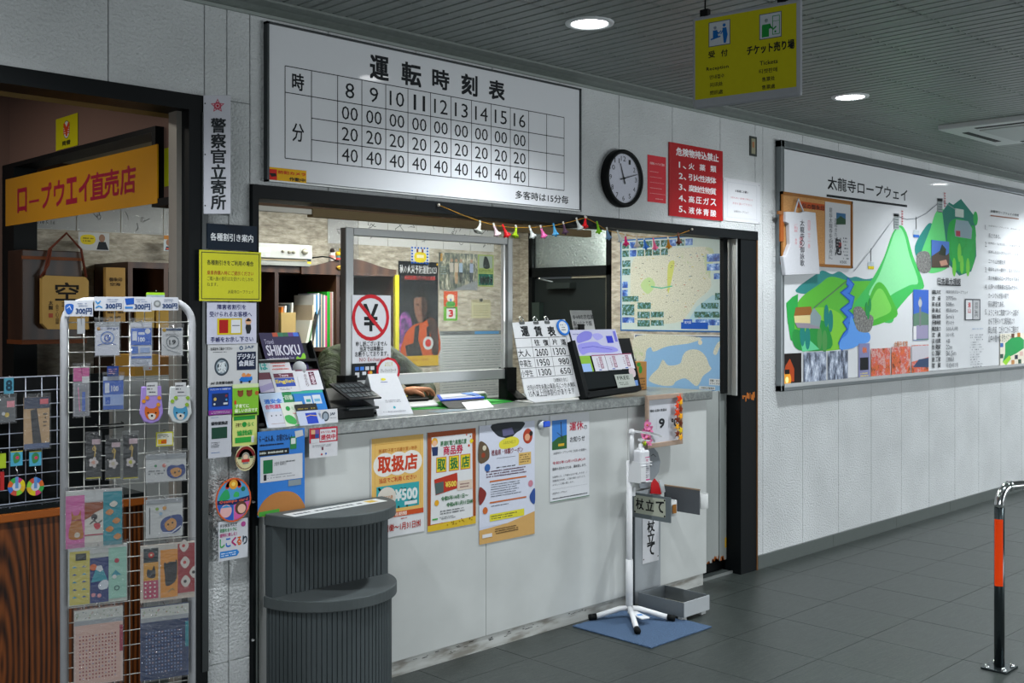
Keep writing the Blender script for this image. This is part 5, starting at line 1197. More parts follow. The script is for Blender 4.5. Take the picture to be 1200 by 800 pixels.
s.rect(0.42, 0.0, 1, 1, '#cdccd2'); s.rect(0.42, 0.0, 1, 0.035, '#c03a7c'); s.rect(0.42, 0.95, 1, 1, '#c03a7c'); s.text('手指', 0.50, 0.09, 0.78, 0.20, '#b03a5c', 0.02); s.scribble(0.5, 0.28, 0.9, 0.7, 5, '#6a6e78', seed=3); s.scribble(0.5, 0.74, 0.9, 0.9, 3, '#3a3e48', seed=4)
s.done('print', bt)

# cane stand
cs = thing('cane_stand', (4.5, -0.16, 0), 'grey metal walking-cane stand with brush-lettered plates, right of the sanitiser stand', 'stand')
GM = mat('#60676c', 0.45, 0.15); GL_ = mat('#90969a', 0.4, 0.1)
q0 = T(752, 700, 0.0); 
XA, XB, cyb = 4.43, 4.655, -0.05
MB().box((XA, -0.02, 0.0), (XA+0.010, cyb, 0.612), mat('#3b4246', 0.5)).build('side_flange', cs)
MB().box((XA+0.010, cyb+0.012, 0.03), (XB, cyb, 0.612), GL_).build('upright_panel', cs)
Z0c, Z1c = 0.022, 0.096; by0, by1 = -0.368, -0.078
MB().box((XA, by0, Z0c), (XA+0.005, by1, Z1c), GM).build('tray_side', cs); MB().box((XB-0.005, by0, Z0c), (XB, by1, Z1c), GM).build('tray_side', cs)
MB().box((XA+0.005, by0, Z0c), (XB-0.005, by0+0.006, Z1c), mat('#a6abae', 0.4, 0.1)).build('tray_side', cs, label='lighter front plate of the tray')
MB().box((XA+0.005, by1-0.006, Z0c), (XB-0.005, by1, Z1c), GM).build('tray_side', cs)
MB().box((XA+0.005, by0+0.006, Z0c), (XB-0.005, by1-0.006, Z0c+0.006), mat('#7d7a6a', 0.6)).build('tray_floor', cs)
for x, y in ((XA+0.03, by0+0.03), (XB-0.03, by0+0.03), (XA+0.03, by1-0.03), (XB-0.03, by1-0.03)): MB().box((x-0.02, y-0.012, 0.0), (x+0.02, y+0.012, Z0c), mat('#b0b4b4', 0.4)).build('foot', cs)
MB().box((XB-0.01, by0+0.16, 0.0), (XB+0.085, by0+0.18, 0.010), mat('#b0b4b4', 0.4)).build('foot_bar', cs)
# two plates standing out from the wall, each with a pipe ring for the canes
PVC = mat('#aeb1b0', 0.4); LPL = mat('#5d6669', 0.45, 0.1)
MB().box((XA-0.006, -0.292, 0.486), (XA, -0.03, 0.614), LPL).build('side_plate', cs, bevel=0.001)
MB().box((4.712, -0.262, 0.486), (4.718, -0.03, 0.616), mat('#54585c', 0.5)).build('side_plate', cs, bevel=0.001)
MB().box((4.710, -0.262, 0.614), (4.721, -0.03, 0.621), mat('#8c7a66', 0.6)).build('top_strip', cs)
for x, y in ((XA+0.042, -0.245), (4.76, -0.235)):
    prof = [(0.040, 0), (0.040, 0.075), (0.034, 0.075), (0.034, 0)]
    mb = MB(); mb.lathe((x, y, 0.515), prof + [prof[0]], PVC, 20); mb.build('pipe_ring', cs)
MB().box((XA+0.020, -0.2870, 0.53), (XA+0.050, -0.2845, 0.575), mat('#8a5a20', 0.6)).build('rust_patch', cs)
s = Sheet((XA-0.007, -0.035, 0.612), (0,-1,0), (0,0,1), 0.25, 0.122); s.mode = 'fr'
s.board(0.09, 0.08, 0.90, 0.84, 0.001, '#a5a999'); s.k = 2
for ch, x in (('杖', 0.14), ('立', 0.40), ('て', 0.66)): s.text(ch, x, 0.20, x+0.20, 0.66, '#17191a', 0.02)
for x, y in ((0.11, 0.13), (0.88, 0.13), (0.11, 0.79), (0.88, 0.79)): s.disc(x, y, 0.005, '#1a1c1c', keep=True)
s.done('lettered_plate', cs, label='pale plate with three brush characters')
s = wall_sheet(cyb-0.002); s.board(753, 608, 772, 656, 0.001, '#c3c5c9'); s.k = 2
for k, ch in enumerate('杖立て'): s.text(ch, 758.5, 611+k*13.5, 767, 622+k*13.5, '#17191a', 0.02)
for u, v in ((754.2, 655.5), (771, 651)): s.disc(u, v, 0.004, '#3a1f1f', keep=True)
s.done('vertical_label', cs, label='white vertical paper label')
# cut-out figure behind the bottle: grey ghost-like head and red tongue shape
gh = thing('cutout_figure', (4.52, -0.035, 0.78), 'grey oval cut-out with a small drawn face behind the sanitiser bottle', 'cut-out')
s = wall_sheet(-0.030); q = [s.ab(p) for p in ((756,523),(764,522),(771,530),(774,541),(772,553),(766,562),(758,572),(750,572),(749,540))]
MB().prism([(a, -0.030, b) for a, b in q], (0, 0.006, 0), mat('#7c8287', 0.5)).build('board', gh)
s.line([(763,534),(765.5,532),(768.5,535)], 0.004, '#33373a', keep=True); s.line([(754.5,537),(757,535.5),(759,538)], 0.004, '#33373a', keep=True); s.line([(759,544),(761.5,546),(764,544)], 0.004, '#33373a', keep=True); s.done('drawn_face', gh)
s = wall_sheet(-0.062); q = [s.ab(p) for p in ((762.5,578),(764,566),(767.5,560.5),(772,566),(775.5,579))]
MB().prism([(a, -0.062, b) for a, b in q], (0, 0.005, 0), mat('#b01c20', 0.5)).build('red_flap', label='small red pointed cut-out standing on the cane stand plate', cat='cut-out')
s = wall_sheet(-0.055); q = [s.ab(p) for p in ((772,563),(775,562),(778,567),(779.5,576),(776,578))]
MB().prism([(a, -0.056, b) for a, b in q], (0, 0.004, 0), mat('#b7bbbd', 0.5)).build('white_flap', label='thin white cut-out edge right of the red pointed cut-out', cat='cut-out')
# ================================================================== ON THE COUNTER
CT = 1.1062
# --- partition
pn = thing('glass_partition', (3.36, 0.33, CT), 'aluminium framed clear partition standing on the ticket counter', 'partition')
gy = 0.33; gx0 = P(405, 300, gy-0.02).x; gx1 = P(601, 300, gy-0.02).x; gz1 = P(410, 266, gy-0.02).z; gz0 = P(500, 449, gy-0.02).z
AL2 = mat('#8f9292', 0.38, 0.45)
MB().box((gx0, gy-0.02, CT+0.05), (gx0+0.045, gy+0.02, gz1), AL2).build('stile', pn, bevel=0.003)
MB().box((gx1-0.035, gy-0.02, CT+0.10), (gx1, gy+0.02, gz1), AL2).build('stile', pn, bevel=0.003)
MB().box((gx0+0.045, gy-0.018, gz1-0.035), (gx1-0.035, gy+0.018, gz1), AL2).build('top_rail', pn, bevel=0.003)
MB().box((gx0+0.045, gy-0.018, gz0), (gx1-0.035, gy+0.018, gz0+0.05), AL2).build('bottom_rail', pn, bevel=0.003)
MB().box((gx0+0.045, gy-0.004, gz0+0.05), (gx1-0.035, gy+0.0, gz1-0.035), M_GLASS).build('pane', pn)
MB().box((gx1-0.055, gy-0.010, gz0+0.05), (gx1-0.045, gy+0.01, gz1-0.035), mat('#d8dada', 0.15, 0.5)).build('shine_strip', pn)  # pale strip stands in for the shine along the stile's inner edge
for x in (gx0+0.02, gx1-0.02):
    mb = MB(); mb.box((x-0.035, gy-0.035, CT), (x+0.035, gy+0.03, CT+0.165), BLACK)
    mb.prism([(x-0.035, gy-0.035, CT+0.05), (x-0.035, gy-0.11, CT+0.012), (x-0.035, gy-0.11, CT), (x-0.035, gy-0.035, CT)], (0.07, 0, 0), BLACK); mb.build('black_foot', pn, bevel=0.004)
    MB().box((x-0.05, gy-0.16, CT), (x+0.10 if x > 3.5 else x+0.06, gy+0.10, CT+0.006), BLACK).build('base_plate', pn)
# --- sheets on the partition
s = Sheet((0, gy-0.023, 0), (1,0,0), (0,0,1)); s.board(412.5, 345.5, 458, 427, 0.001, '#c9cbd0'); s.k = 2
p = s.ab((434.5, 372)); s.mode = 'ab'
s.disc(p[0], p[1], 0.105, '#b4202a', inner=0.088); s.text('¥', p[0]-0.040, p[1]+0.060, p[0]+0.040, p[1]-0.060, '#1c2022', 0.012)
s.k += 3; s.line([(p[0]-0.070, p[1]+0.070), (p[0]+0.070, p[1]-0.070)], 0.017, '#b4202a')
s.mode = 'px'; s.text('申し訳ございません', 417, 400, 453.5, 405, '#1f2326', 0.012); s.text('当店では両替は', 421.5, 406, 449, 411, '#1f2326', 0.012); s.text('お断りしております。', 416, 412, 455, 417, '#1f2326', 0.012); s.text('NO Exchange', 421, 419, 450, 424, '#8f2a34', 0.0)
s.done('no_exchange_sign', label='white sheet with a red crossed-out yen circle on the partition', cat='sign')
s = Sheet((0, gy-0.026, 0), (1,0,0), (0,0,1)); s.board(413, 426, 441, 444.5, 0.002, '#202426'); s.k = 1
for k, c in enumerate(('#3a6ac0', '#3f7ad0', '#b8bcc4', '#c0c4c8')): s.rect(416+6*k, 430-0.3*k, 420.5+6*k, 434-0.3*k, c)
s.rect(416, 436.5, 421, 442, '#c8cacc'); s.rect(424.5, 435.5, 429, 439, '#c9cdd4'); s.disc(432.5, 436.5, 0.008, '#b83a24'); s.disc(434.5, 436.5, 0.008, '#c89a2a')
s.done('payment_card', label='black card with small payment marks under the crossed-out yen sheet', cat='card')
p = P(455, 434.5, gy-0.03); s = Sheet(p, (1,0,0), (0,0,1)); s.mode = 'ab'; n = 20
s.mb.prism([(p.x+(0.066+0.004*(i % 2))*math.cos(2*PI*i/n), gy-0.030, p.z+(0.060+0.004*(i % 2))*math.sin(2*PI*i/n)) for i in range(n)], (0, 0.002, 0), mat('#b3202e', 0.5))
s.disc(0, 0, 0.056, '#cdcfd2', r2=0.051); s.text('ようこそ', -0.02, 0.040, 0.025, 0.022, '#b0a41e', 0.02); s.text('クレジットカード', -0.045, 0.010, 0.045, -0.006, '#2b2f33', 0.01); s.text('使えます', -0.025, -0.022, 0.03, -0.036, '#b3202e', 0.02)
s.done('red_rimmed_tag', label='round white tag with scalloped red rim at the lower left of the partition', cat='tag')

# --- leaning boards
def leaning(o, tilt):
    s = Sheet(o, (1, 0, 0), (0, math.sin(tilt), math.cos(tilt))); s.sk = 0.70*math.tan(tilt); return s
TL = math.radians(27)
rk = thing('brochure_rack', (2.42, 0.08, CT), 'black tiered leaflet rack at the left end of the counter', 'rack')
s = leaning((2.3, 0.015, CT+0.002), TL)
mode = s.ab((300, 506)); a0 = 2.225-2.3; a1, _ = s.ab((393, 499))
s.mode = 'ab'
def slab(sh, a0, b0, a1, b1, lift, th, m, nm, par, **kw):
    o = sh.o + sh.e1*a0 + sh.e2*b0 + sh.n*(lift-th); return MB().obox(o, sh.e1*(a1-a0), sh.e2*(b1-b0), sh.n*th, m).build(nm, par, **kw)
aR = a1 - 0.01
slab(s, a0, 0.0, aR, 0.36, -0.012, 0.006, BLACK, 'back_panel', rk)
slab(s, aR, 0.0, aR+0.006, 0.36, 0.012, 0.03, BLACK, 'side_panel', rk)
for b in (0.0, 0.155, 0.265): slab(s, a0, b, aR, b+0.012, 0.012, 0.03, BLACK, 'ledge', rk)
MB().box((2.25, 0.05, CT), (2.3+aR, 0.20, CT+0.012), BLACK).build('base', rk)
def leaf(sh, u0, v0, u1, v1, lift, col, name, label, fn, th=0.001, cat='leaflet', dk=1):
    q = Sheet(sh.o + sh.n*lift, sh.e1, sh.e2); u1 += sh.sk*(v1-v0); a0, b0 = q.ab((u0, v0)); a1, b1 = q.ab((u1, v1))
    q.o = q.o + q.e1*a0 + q.e2*b0; q.W, q.H = a1-a0, b0-b1; q.mode = 'fr'
    q.board(0, 0, 1, 1, th, col); q.k = dk; fn(q); return q.done(name, label=label, cat=cat)
s.mode = 'px'
def h1(q):
    for k, c in enumerate(('#b84a2a', '#2a7a5a', '#2f6a4a', '#5a3a8a', '#3a6ad0')): q.rect(0.32+0.13*k, 0.0, 0.45+0.13*k, 0.10, c, keep=True)
    q.text('Travel', 0.08, 0.16, 0.30, 0.28, '#b9b6d0'); q.text('SHIKOKU', 0.08, 0.31, 0.90, 0.56, '#d4d2e2', 0.02); q.text('by Observation and Guide Tours', 0.10, 0.60, 0.70, 0.68, '#b9b6d0', 0.01)
    q.blob([(0.70,0.78),(0.78,0.60),(0.86,0.64),(0.96,0.52),(1.0,0.60),(0.94,0.75),(0.82,0.80),(0.76,0.95)], '#7ab824')
leaf(s, 303, 390, 347, 436, -0.002, '#241a4a', 'rack_header', 'dark purple header card lettered in white at the top of the left leaflet rack', h1, cat='header card')
MB().cyl(P(351, 431, 0.11), P(351, 431, 0.114), 0.028, mat('#b9bcbe', 0.3), 20).build('round_token', label='round pale token tucked before the dark purple header card', cat='token')
def h2(c1, c2, t=None):
    def f(q):
        q.rect(0, 0, 1, 0.08, c1); q.rect(0.1, 0.2, 0.9, 0.75, c2)
        if t: q.text(t, 0.14, 0.30, 0.86, 0.62, '#d8c84a' if t == 'English' else '#c9c4cc', 0.02)
        q.scribble(0.1, 0.80, 0.9, 0.92, 1, '#7a7e86', seed=2)
    return f
leaf(s, 300, 421.5, 312, 436, 0.010, '#b8c4c6', 'leaflet', 'pale teal leaflet in the left slot of the top tier of the left rack', lambda q: q.text('は', 0.2, 0.3, 0.8, 0.8, '#2f9a94', 0.03))
leaf(s, 313, 420.5, 337, 435, 0.010, '#c9c8cc', 'leaflet', 'white leaflet with coral lines in the top tier of the left rack', lambda q: q.scribble(0.1, 0.2, 0.9, 0.9, 3, '#c86a64', seed=5, fill=0.95))
leaf(s, 299.5, 437, 315, 459, 0.012, '#b8b4c6', 'leaflet', 'lilac leaflet with dark red top in the second tier of the left rack', lambda q: (q.rect(0, 0, 1, 0.35, '#5a2434'), q.poly([(0,0.7),(1,0.5),(1,0.8),(0,1)], '#9a92b8')))
leaf(s, 316, 435, 345, 458, 0.014, '#c6c8cc', 'leaflet', 'leaflet lettered English in yellow on blue, second tier of the left rack', lambda q: (q.rect(0.1, 0.12, 0.85, 0.32, '#5a2038'), q.rect(0.1, 0.34, 0.85, 0.75, '#22429a'), q.text('English', 0.12, 0.42, 0.83, 0.62, '#c8b83a', 0.03), q.text('Tours', 0.3, 0.16, 0.65, 0.28, '#c9b0ba', 0.02), q.scribble(0.2, 0.80, 0.7, 0.92, 2, '#5a5e66', seed=3)))
leaf(s, 345.5, 433.5, 371.5, 456, 0.014, '#c8cad0', 'leaflet', 'white leaflet with a maroon vertical title, second tier right in the left rack', lambda q: (q.rect(0, 0, 1, 0.06, '#6a2440'), q.rect(0.52, 0.12, 0.76, 0.75, '#5a2038'), q.text('七福る', 0.56, 0.15, 0.72, 0.72, '#c9b8c2', 0.02, vert=True), q.text('のらたり', 0.30, 0.22, 0.42, 0.82, '#5a2038', 0.0, vert=True)))
leaf(s, 303, 461, 326.5, 505, 0.020, '#a9bcd2', 'leaflet', 'pale blue leaflet with a faint face drawing, bottom tier of the left rack', lambda q: (q.text('通安全', 0.15, 0.16, 0.9, 0.27, '#2a6ac0', 0.03), q.text('合同運動', 0.12, 0.30, 0.9, 0.41, '#b83a5a', 0.02), q.rect(0.06, 0.48, 0.94, 0.90, '#b9bcc6'), q.disc(0.3, 0.58, 0.003, '#3a3e44'), q.disc(0.5, 0.58, 0.003, '#3a3e44', keep=True), q.disc(0.7, 0.58, 0.003, '#3a3e44', keep=True), q.rect(0.2, 0.78, 0.8, 0.79, '#8a6a5a')))
leaf(s, 326, 458, 341, 475, 0.012, '#1f7a44', 'leaflet', 'green leaflet with white characters behind the yellow-edged one in the left rack', lambda q: (q.text('十四番', 0.05, 0.3, 0.9, 0.6, '#b9c8b4', 0.02), q.rect(0, 0.8, 1, 1, '#c8b41e')))
leaf(s, 328, 472, 352, 502, 0.022, '#c3c9bc', 'leaflet', 'white and green leaflet with a round green mark, bottom tier of the left rack', lambda q: (q.disc(0.28, 0.22, 0.010, '#1f8a3c'), q.text('らくらく', 0.45, 0.14, 0.9, 0.28, '#2a9a4a'), q.scribble(0.45, 0.38, 0.8, 0.44, 1, '#c23a4a', seed=2, fill=1), q.blob([(0.05,0.50),(0.3,0.46),(0.5,0.62),(0.45,0.8),(0.1,0.72)], '#3a9a4a'), q.rect(0.4, 0.82, 0.92, 0.92, '#3aaa4a')))
leaf(s, 340.5, 458.5, 376, 488, 0.012, '#2470b8', 'leaflet', 'bright blue leaflet with teal top in the bottom tier of the left rack', lambda q: (q.rect(0, 0, 1, 0.10, '#2a9a8a'), q.rect(0.35, 0.2, 0.58, 0.5, '#b9c4cc'), q.rect(0.62, 0.18, 0.88, 0.5, '#b9c4cc'), q.rect(0.40, 0.32, 0.54, 0.42, '#2a8a8a'), q.rect(0.66, 0.32, 0.84, 0.42, '#6aa0c0')))
leaf(s, 345, 474, 370, 485, 0.026, '#1c1e1e', 'card_plate', 'small black plate with gold lettering in front of the bright blue leaflet', lambda q: q.scribble(0.08, 0.3, 0.9, 0.8, 2, '#8a7a2a', seed=3), cat='plate')
leaf(s, 347, 482, 376, 502, 0.030, '#aab4c8', 'leaflet', 'pale blue-grey card with a deep blue square, bottom right of the left rack', lambda q: (q.rect(0.32, 0.12, 0.75, 0.68, '#1f3ca8'), q.line([(0.32,0.3),(0.5,0.24),(0.75,0.3)], 0.003, '#c8a83a')))
s_up = Sheet((2.3, -0.012, CT+0.002), (1, 0, 0), (0, 0.12, 0.99))
leaf(s_up, 375.5, 480, 396.5, 497.5, 0.0, '#c3c5c9', 'member_card', 'small white card with a dark ring mark at the right foot of the left rack', lambda q: (q.disc(0.27, 0.42, 0.017, '#3a4652', r2=0.020), q.disc(0.27, 0.42, 0.012, '#8a96a2', r2=0.014), q.text('JAF', 0.55, 0.22, 0.85, 0.42, '#26364e', 0.02), q.scribble(0.55, 0.5, 0.9, 0.58, 1, '#5a5e66', seed=1)), cat='card')

# --- fare board
TF = math.radians(19)
fb = thing('fare_board', (4.1, 0.1, CT), 'white leaning fare table board with black lettering on the counter', 'board')
s = leaning((4.0, 0.06, CT+0.003), TF)
q = [s.ab(p) for p in ((600.5, 378), (662, 374), (686, 463), (627, 471.5), (619, 468), (615, 460))]
PW_ = mat('#c6c8ca', 0.35)
MB().prism([s.o + s.e1*a + s.e2*b for a, b in q][::-1], tuple(-s.n*0.005), PW_).build('board', fb)
mb = MB(); mb.obox(s.o + s.e1*q[3][0] - s.n*0.01 , s.e1*(q[2][0]-q[3][0]), s.n*0.01 + Vector((0, 0.14, 0)), Vector((0,0,0.003)), PW_); mb.build('rest', fb)
def L_(u, v, u2, v2, wd=0.0022): s.line([(u, v), (u2, v2)], wd, '#1c1f22', keep=True)
s.k = 1
for ch, u in (('運', 609.5), ('賃', 625), ('表', 640.5)): s.text(ch, u, 382.5, u+8.5, 393.5, '#16191c', 0.03)
L_(603, 396.5, 655, 394.5)
def gp(cx, ry):   # grid point: cx column 0..3, ry row 0..4
    tl, tr_, bl, br = (603, 396.5), (663.5, 394.5), (610.5, 443.5), (671.5, 438.5)
    ex = (0, 0.315, 0.66, 1.0)[cx]; fy = (0, 0.235, 0.50, 0.755, 1.0)[ry]
    t = (tl[0]+(tr_[0]-tl[0])*ex, tl[1]+(tr_[1]-tl[1])*ex); b = (bl[0]+(br[0]-bl[0])*ex, bl[1]+(br[1]-bl[1])*ex)
    return (t[0]+(b[0]-t[0])*fy, t[1]+(b[1]-t[1])*fy)
for r in range(5): s.line([gp(0, r), gp(3, r)], 0.0022, '#1c1f22', keep=True)
for c_ in range(4): s.line([gp(c_, 0), gp(c_, 4)], 0.0022, '#1c1f22', keep=True)
rowt = [('', '往　復', '片　道'), ('大人', '2600', '1300'), ('中高生', '1950', '980'), ('小学生', '1300', '650')]
for r, ts in enumerate(rowt):
    for c_, t in enumerate(ts):
        if not t: continue
        p0, p1 = gp(c_, r), gp(c_+1, r+1)
        fx = 0.12 if c_ else 0.06; w_ = p1[0]-p0[0]; h_ = p1[1]-p0[1]
        if c_ and t in ('980', '650'): s.text(t, p0[0]+w_*0.30, p0[1]+h_*0.2, p1[0]-w_*0.16, p1[1]-h_*0.12, '#16191c', 0.008)
        elif r == 0: 
            for z_, ch in ((0.15, t[0]), (0.60, t[2])): s.text(ch, p0[0]+w_*z_, p0[1]+h_*0.2, p0[0]+w_*(z_+0.26), p1[1]-h_*0.12, '#16191c', 0.02)
        else: s.text(t, p0[0]+w_*fx, p0[1]+h_*0.18, p1[0]-w_*(0.25 if c_ else 0.28), p1[1]-h_*0.10, '#16191c', 0.008)
s.text('（消費税を含む）', 648, 443, 665, 447, '#23272a'); s.text('幼児(小学生未満)は乗員1名につき1人無料', 617, 451, 674, 454.5, '#1c1f22', 0.004); s.text('15人以上団体割引があります', 619, 457.5, 673, 461.5, '#1c1f22', 0.004)
s.done('lettering', fb)
pr = s.ab((659, 384)); s2 = Sheet(s.o + s.n*0.008, s.e1, s.e2); s2.mode = 'ab'
s2.mb.prism([s2.o + s2.e1*(pr[0]+0.046*math.cos(t)) + s2.e2*(pr[1]+0.043*math.sin(t)) for t in [2*PI*i/24 for i in range(24)]], tuple(-s2.n*0.004), mat('#1c6ac0', 0.35))
s2.disc(pr[0], pr[1], 0.033, '#c6cacc'); s2.scribble(pr[0]-0.02, pr[1]+0.02, pr[0]+0.02, pr[1]-0.02, 3, '#4a525a', seed=4, fill=0.7)
s2.done('round_blue_badge', label='round blue-rimmed badge clipped at the top right of the fare board', cat='badge')
for k, (u, v) in enumerate(((611, 377), (627.5, 377), (640.5, 376.5))):
    a, b = s.ab((u, v)); o = s.o + s.e1*a + s.e2*b
    mb = MB(); mb.obox(o - s.e1*0.017 - s.n*0.007, s.e1*0.034, s.e2*-0.012, s.n*0.012, mat('#4a4e4c', 0.35, 0.5))
    mb.tube([o - s.e1*0.012 + s.n*0.002, o - s.e1*0.010 + s.e2*0.022 + s.n*0.003, o + s.e1*0.0 + s.e2*0.027, o + s.e1*0.010 + s.e2*0.022 + s.n*0.003, o + s.e1*0.012 + s.n*0.002], 0.003, CHROME, 6)
    mb.build('binder_clip', label=('binder clip on the left of the fare board top edge', 'binder clip in the middle of the fare board top edge', 'binder clip next to the blue badge on the fare board')[k], cat='clip', group='binder clips along the fare board')
# small handwritten note behind
s = Sheet((4.6, 0.42, 1.3), (1, 0, 0), (0, 0.25, 0.97)); s.board(668, 363.5, 697.5, 386, 0.002, '#b4b6b4'); s.k = 2
s.text('8→8の方位頭', 671, 368.5, 696, 374, '#2b2f33', 0.01); s.text('良い山とり版', 671, 376, 694, 381.5, '#2b2f33', 0.01); s.done('handwritten_note', label='white handwritten note card standing behind the fare board before the dark door', cat='note')
qn = P(683, 386, 0.425); MB().box((qn.x-0.02, 0.43, CT), (qn.x+0.02, 0.445, qn.z+0.03), BLACK).box((qn.x-0.06, 0.38, CT), (qn.x+0.06, 0.46, CT+0.006), BLACK).build('note_holder', label='thin black upright holder carrying the handwritten note behind the racks', cat='holder')
# --- right brochure rack
r2 = thing('brochure_rack', (4.6, 0.1, CT), 'black leaflet rack at the right end of the counter beside the fare board', 'rack')
TR = math.radians(20)
s = leaning((4.4, 0.05, CT+0.002), TR)
def quad(sh, pts, lift, th, m, nm, par, **kw):
    q = Sheet(sh.o + sh.n*lift, sh.e1, sh.e2); ab = [q.ab(p) for p in pts]
    return MB().prism([q.o + q.e1*a + q.e2*b for a, b in ab][::-1], tuple(-q.n*th), m).build(nm, par, **kw)
quad(s, ((672, 398), (738, 396), (752, 456), (687, 466)), -0.006, 0.006, BLACK, 'back_panel', r2)
quad(s, ((670, 399), (674, 398.5), (691, 462), (687, 466)), 0.03, 0.05, BLACK, 'side_panel', r2)
quad(s, ((688, 459), (750.5, 451), (752, 457), (689, 466)), 0.03, 0.04, BLACK, 'front_lip', r2, bevel=0.003)
quad(s, ((683, 436), (746, 431), (750, 449), (688, 456)), 0.012, 0.012, mat('#1b1f20', 0.25), 'lower_pocket', r2)
def mapq(q):
    q.blob([(0.12,0.25),(0.3,0.06),(0.45,0.12),(0.40,0.35),(0.25,0.45),(0.1,0.5)], '#7a78c8'); q.blob([(0.08,0.6),(0.25,0.5),(0.5,0.48),(0.6,0.62),(0.85,0.7),(0.93,0.85),(0.7,0.92),(0.3,0.88),(0.12,0.95)], '#8a88d0'); q.blob([(0.45,0.2),(0.6,0.15),(0.68,0.3),(0.52,0.42)], '#9a98d4')
    q.rect(0.74, 0.26, 0.88, 0.54, '#2f38b0'); q.rect(0.92, 0.08, 0.98, 0.5, '#6a6ac0'); q.scribble(0.04, 0.14, 0.2, 0.2, 1, '#4a4a8a', seed=1); q.line([(0.15,0.7),(0.4,0.65),(0.8,0.8)], 0.003, '#4a48b0')
leaf(s, 667.5, 386.5, 722, 415, 0.008, '#b3b4cc', 'map_leaflet', 'white leaflet with a violet map at the top of the right rack', mapq, cat='leaflet')
leaf(s, 678.5, 417, 691.5, 435, 0.014, '#7da83a', 'leaflet', 'green and blue leaflet in the right rack, leftmost of its row', lambda q: q.rect(0, 0.5, 0.85, 1, '#8aa8d4'))
nm_ = ('leftmost', 'middle', 'rightmost')
for k, u in enumerate((693, 708.5, 723.5)):
    leaf(s, u, 416-0.8*k, u+15.5+0.5*k, 434-1.3*k, 0.014, '#c3c3cb', 'leaflet', 'white leaflet with a maroon vertical title, %s of the three in the right rack' % nm_[k], lambda q: (q.rect(0, 0, 1, 0.06, '#8a3a5a'), q.rect(0.5, 0.12, 0.72, 0.85, '#6a2440'), q.text('四国旅', 0.53, 0.15, 0.69, 0.82, '#c9b8c4', 0.02, vert=True), q.scribble(0.3, 0.2, 0.42, 0.8, 5, '#7a4a62', seed=2), q.rect(0.3, 0.90, 0.5, 0.96, '#2a4aa0')))
leaf(s, 720, 439, 742, 454.5, 0.018, '#9da39c', 'free_tag', 'grey speech-bubble card stuck on the lower pocket of the right rack', lambda q: (q.text('FREE', 0.1, 0.12, 0.75, 0.36, '#3a423c', 0.01), q.scribble(0.12, 0.5, 0.7, 0.75, 2, '#4a524c', seed=3)), cat='card')
a, b = s.ab((738.5, 437)); o_ = s.o + s.e1*a + s.e2*b + s.n*0.016
MB().prism([o_ + s.e1*(0.026*math.cos(t)) + s.e2*(0.028*math.sin(t)) for t in [2*PI*i/20 for i in range(20)]], tuple(-s.n*0.002), mat('#b8a9ae', 0.4)).build('round_sticker', label='small round whitish sticker near the right edge of the right rack', cat='sticker')
quad(s, ((741, 446), (747, 445), (748.5, 453), (742, 454)), 0.016, 0.001, mat('#5a7ab0', 0.4), 'blue_sticker', None, label='small blue badge sticker at the lower right corner of the right rack', cat='sticker')
# cardboard box behind rack
bx_ = thing('cardboard_box', (5.0, 0.32, CT), 'brown cardboard box with a green mark right of the right leaflet rack', 'box')
P0 = P(743.5, 424, 0.28); P1 = P(758, 461, 0.28)
MB().box((P0.x, 0.28, CT), (P1.x, 0.42, P0.z), mat('#9a6f3c', 0.75)).build('carton', bx_, bevel=0.003)
s = wall_sheet(0.2795); s.disc(748.5, 427, 0.018, '#2f7a2a', r2=0.012); s.disc(750.5, 433, 0.016, '#2f7a2a', r2=0.022); s.scribble(745, 442, 756, 455, 4, '#5a4020', seed=3, fill=0.9); s.done('print', bx_)

# --- terminal, tent card, papers, tray
tm = thing('card_terminal', (2.75, 0.16, CT), 'black card payment terminal on the counter right of the left rack', 'terminal')
q0 = T(386, 487, CT); q1 = T(437, 486, CT)
tx0, tx1 = 2.60, 2.86
MB().prism([(tx0, 0.30, CT), (tx0, 0.06, CT), (tx0, 0.07, CT+0.05), (tx0, 0.30, CT+0.115)], (tx1-tx0-0.03, 0, 0), mat('#101213', 0.4)).build('body', tm, bevel=0.006)
kb = MB().obox((tx0+0.09, 0.055, CT+0.075), (0.17, 0, 0), (0, 0.15, 0.06), (0, -0.003, 0.008), mat('#151819', 0.3)).build('key_panel', tm, bevel=0.003)
MB().obox((tx0+0.08, 0.045, CT+0.035), (0.16, 0, 0), (0, 0.10, 0.0), (0, 0, 0.012), mat('#23282a', 0.25)).build('card_slot', tm, bevel=0.003)
for i in range(6):
    for j in range(3):
        o = Vector((tx0+0.105+i*0.024, 0.066+j*0.043, CT+0.0875+j*0.0172)); MB().obox(o, (0.018, 0, 0), (0, 0.030, 0.012), (0, -0.001, 0.003), mat('#3d4446', 0.4)).build('key', kb)
MB().tube([(tx0, 0.22, CT+0.10), (tx0-0.06, 0.20, CT+0.07), (tx0-0.12, 0.24, CT+0.02)], 0.0015, mat('#9a9a96', 0.4), 6).build('cable', tm)
tc = thing('tent_card', (3.0, 0.14, CT), 'white folded tent card standing right of the payment terminal', 'card')
TCW = mat('#c6c8cc', 0.4)
X_ = 2.97; 
MB().add([(X_-0.105, 0.09, CT), (X_+0.07, 0.06, CT), (X_+0.045, 0.15, CT+0.175), (X_-0.09, 0.18, CT+0.175)], [(0,1,2,3)], TCW).add([(X_-0.10, 0.26, CT), (X_+0.06, 0.24, CT), (X_+0.045, 0.1505, CT+0.175), (X_-0.09, 0.1805, CT+0.175)], [(3,2,1,0)], TCW).build('folded_card', tc)
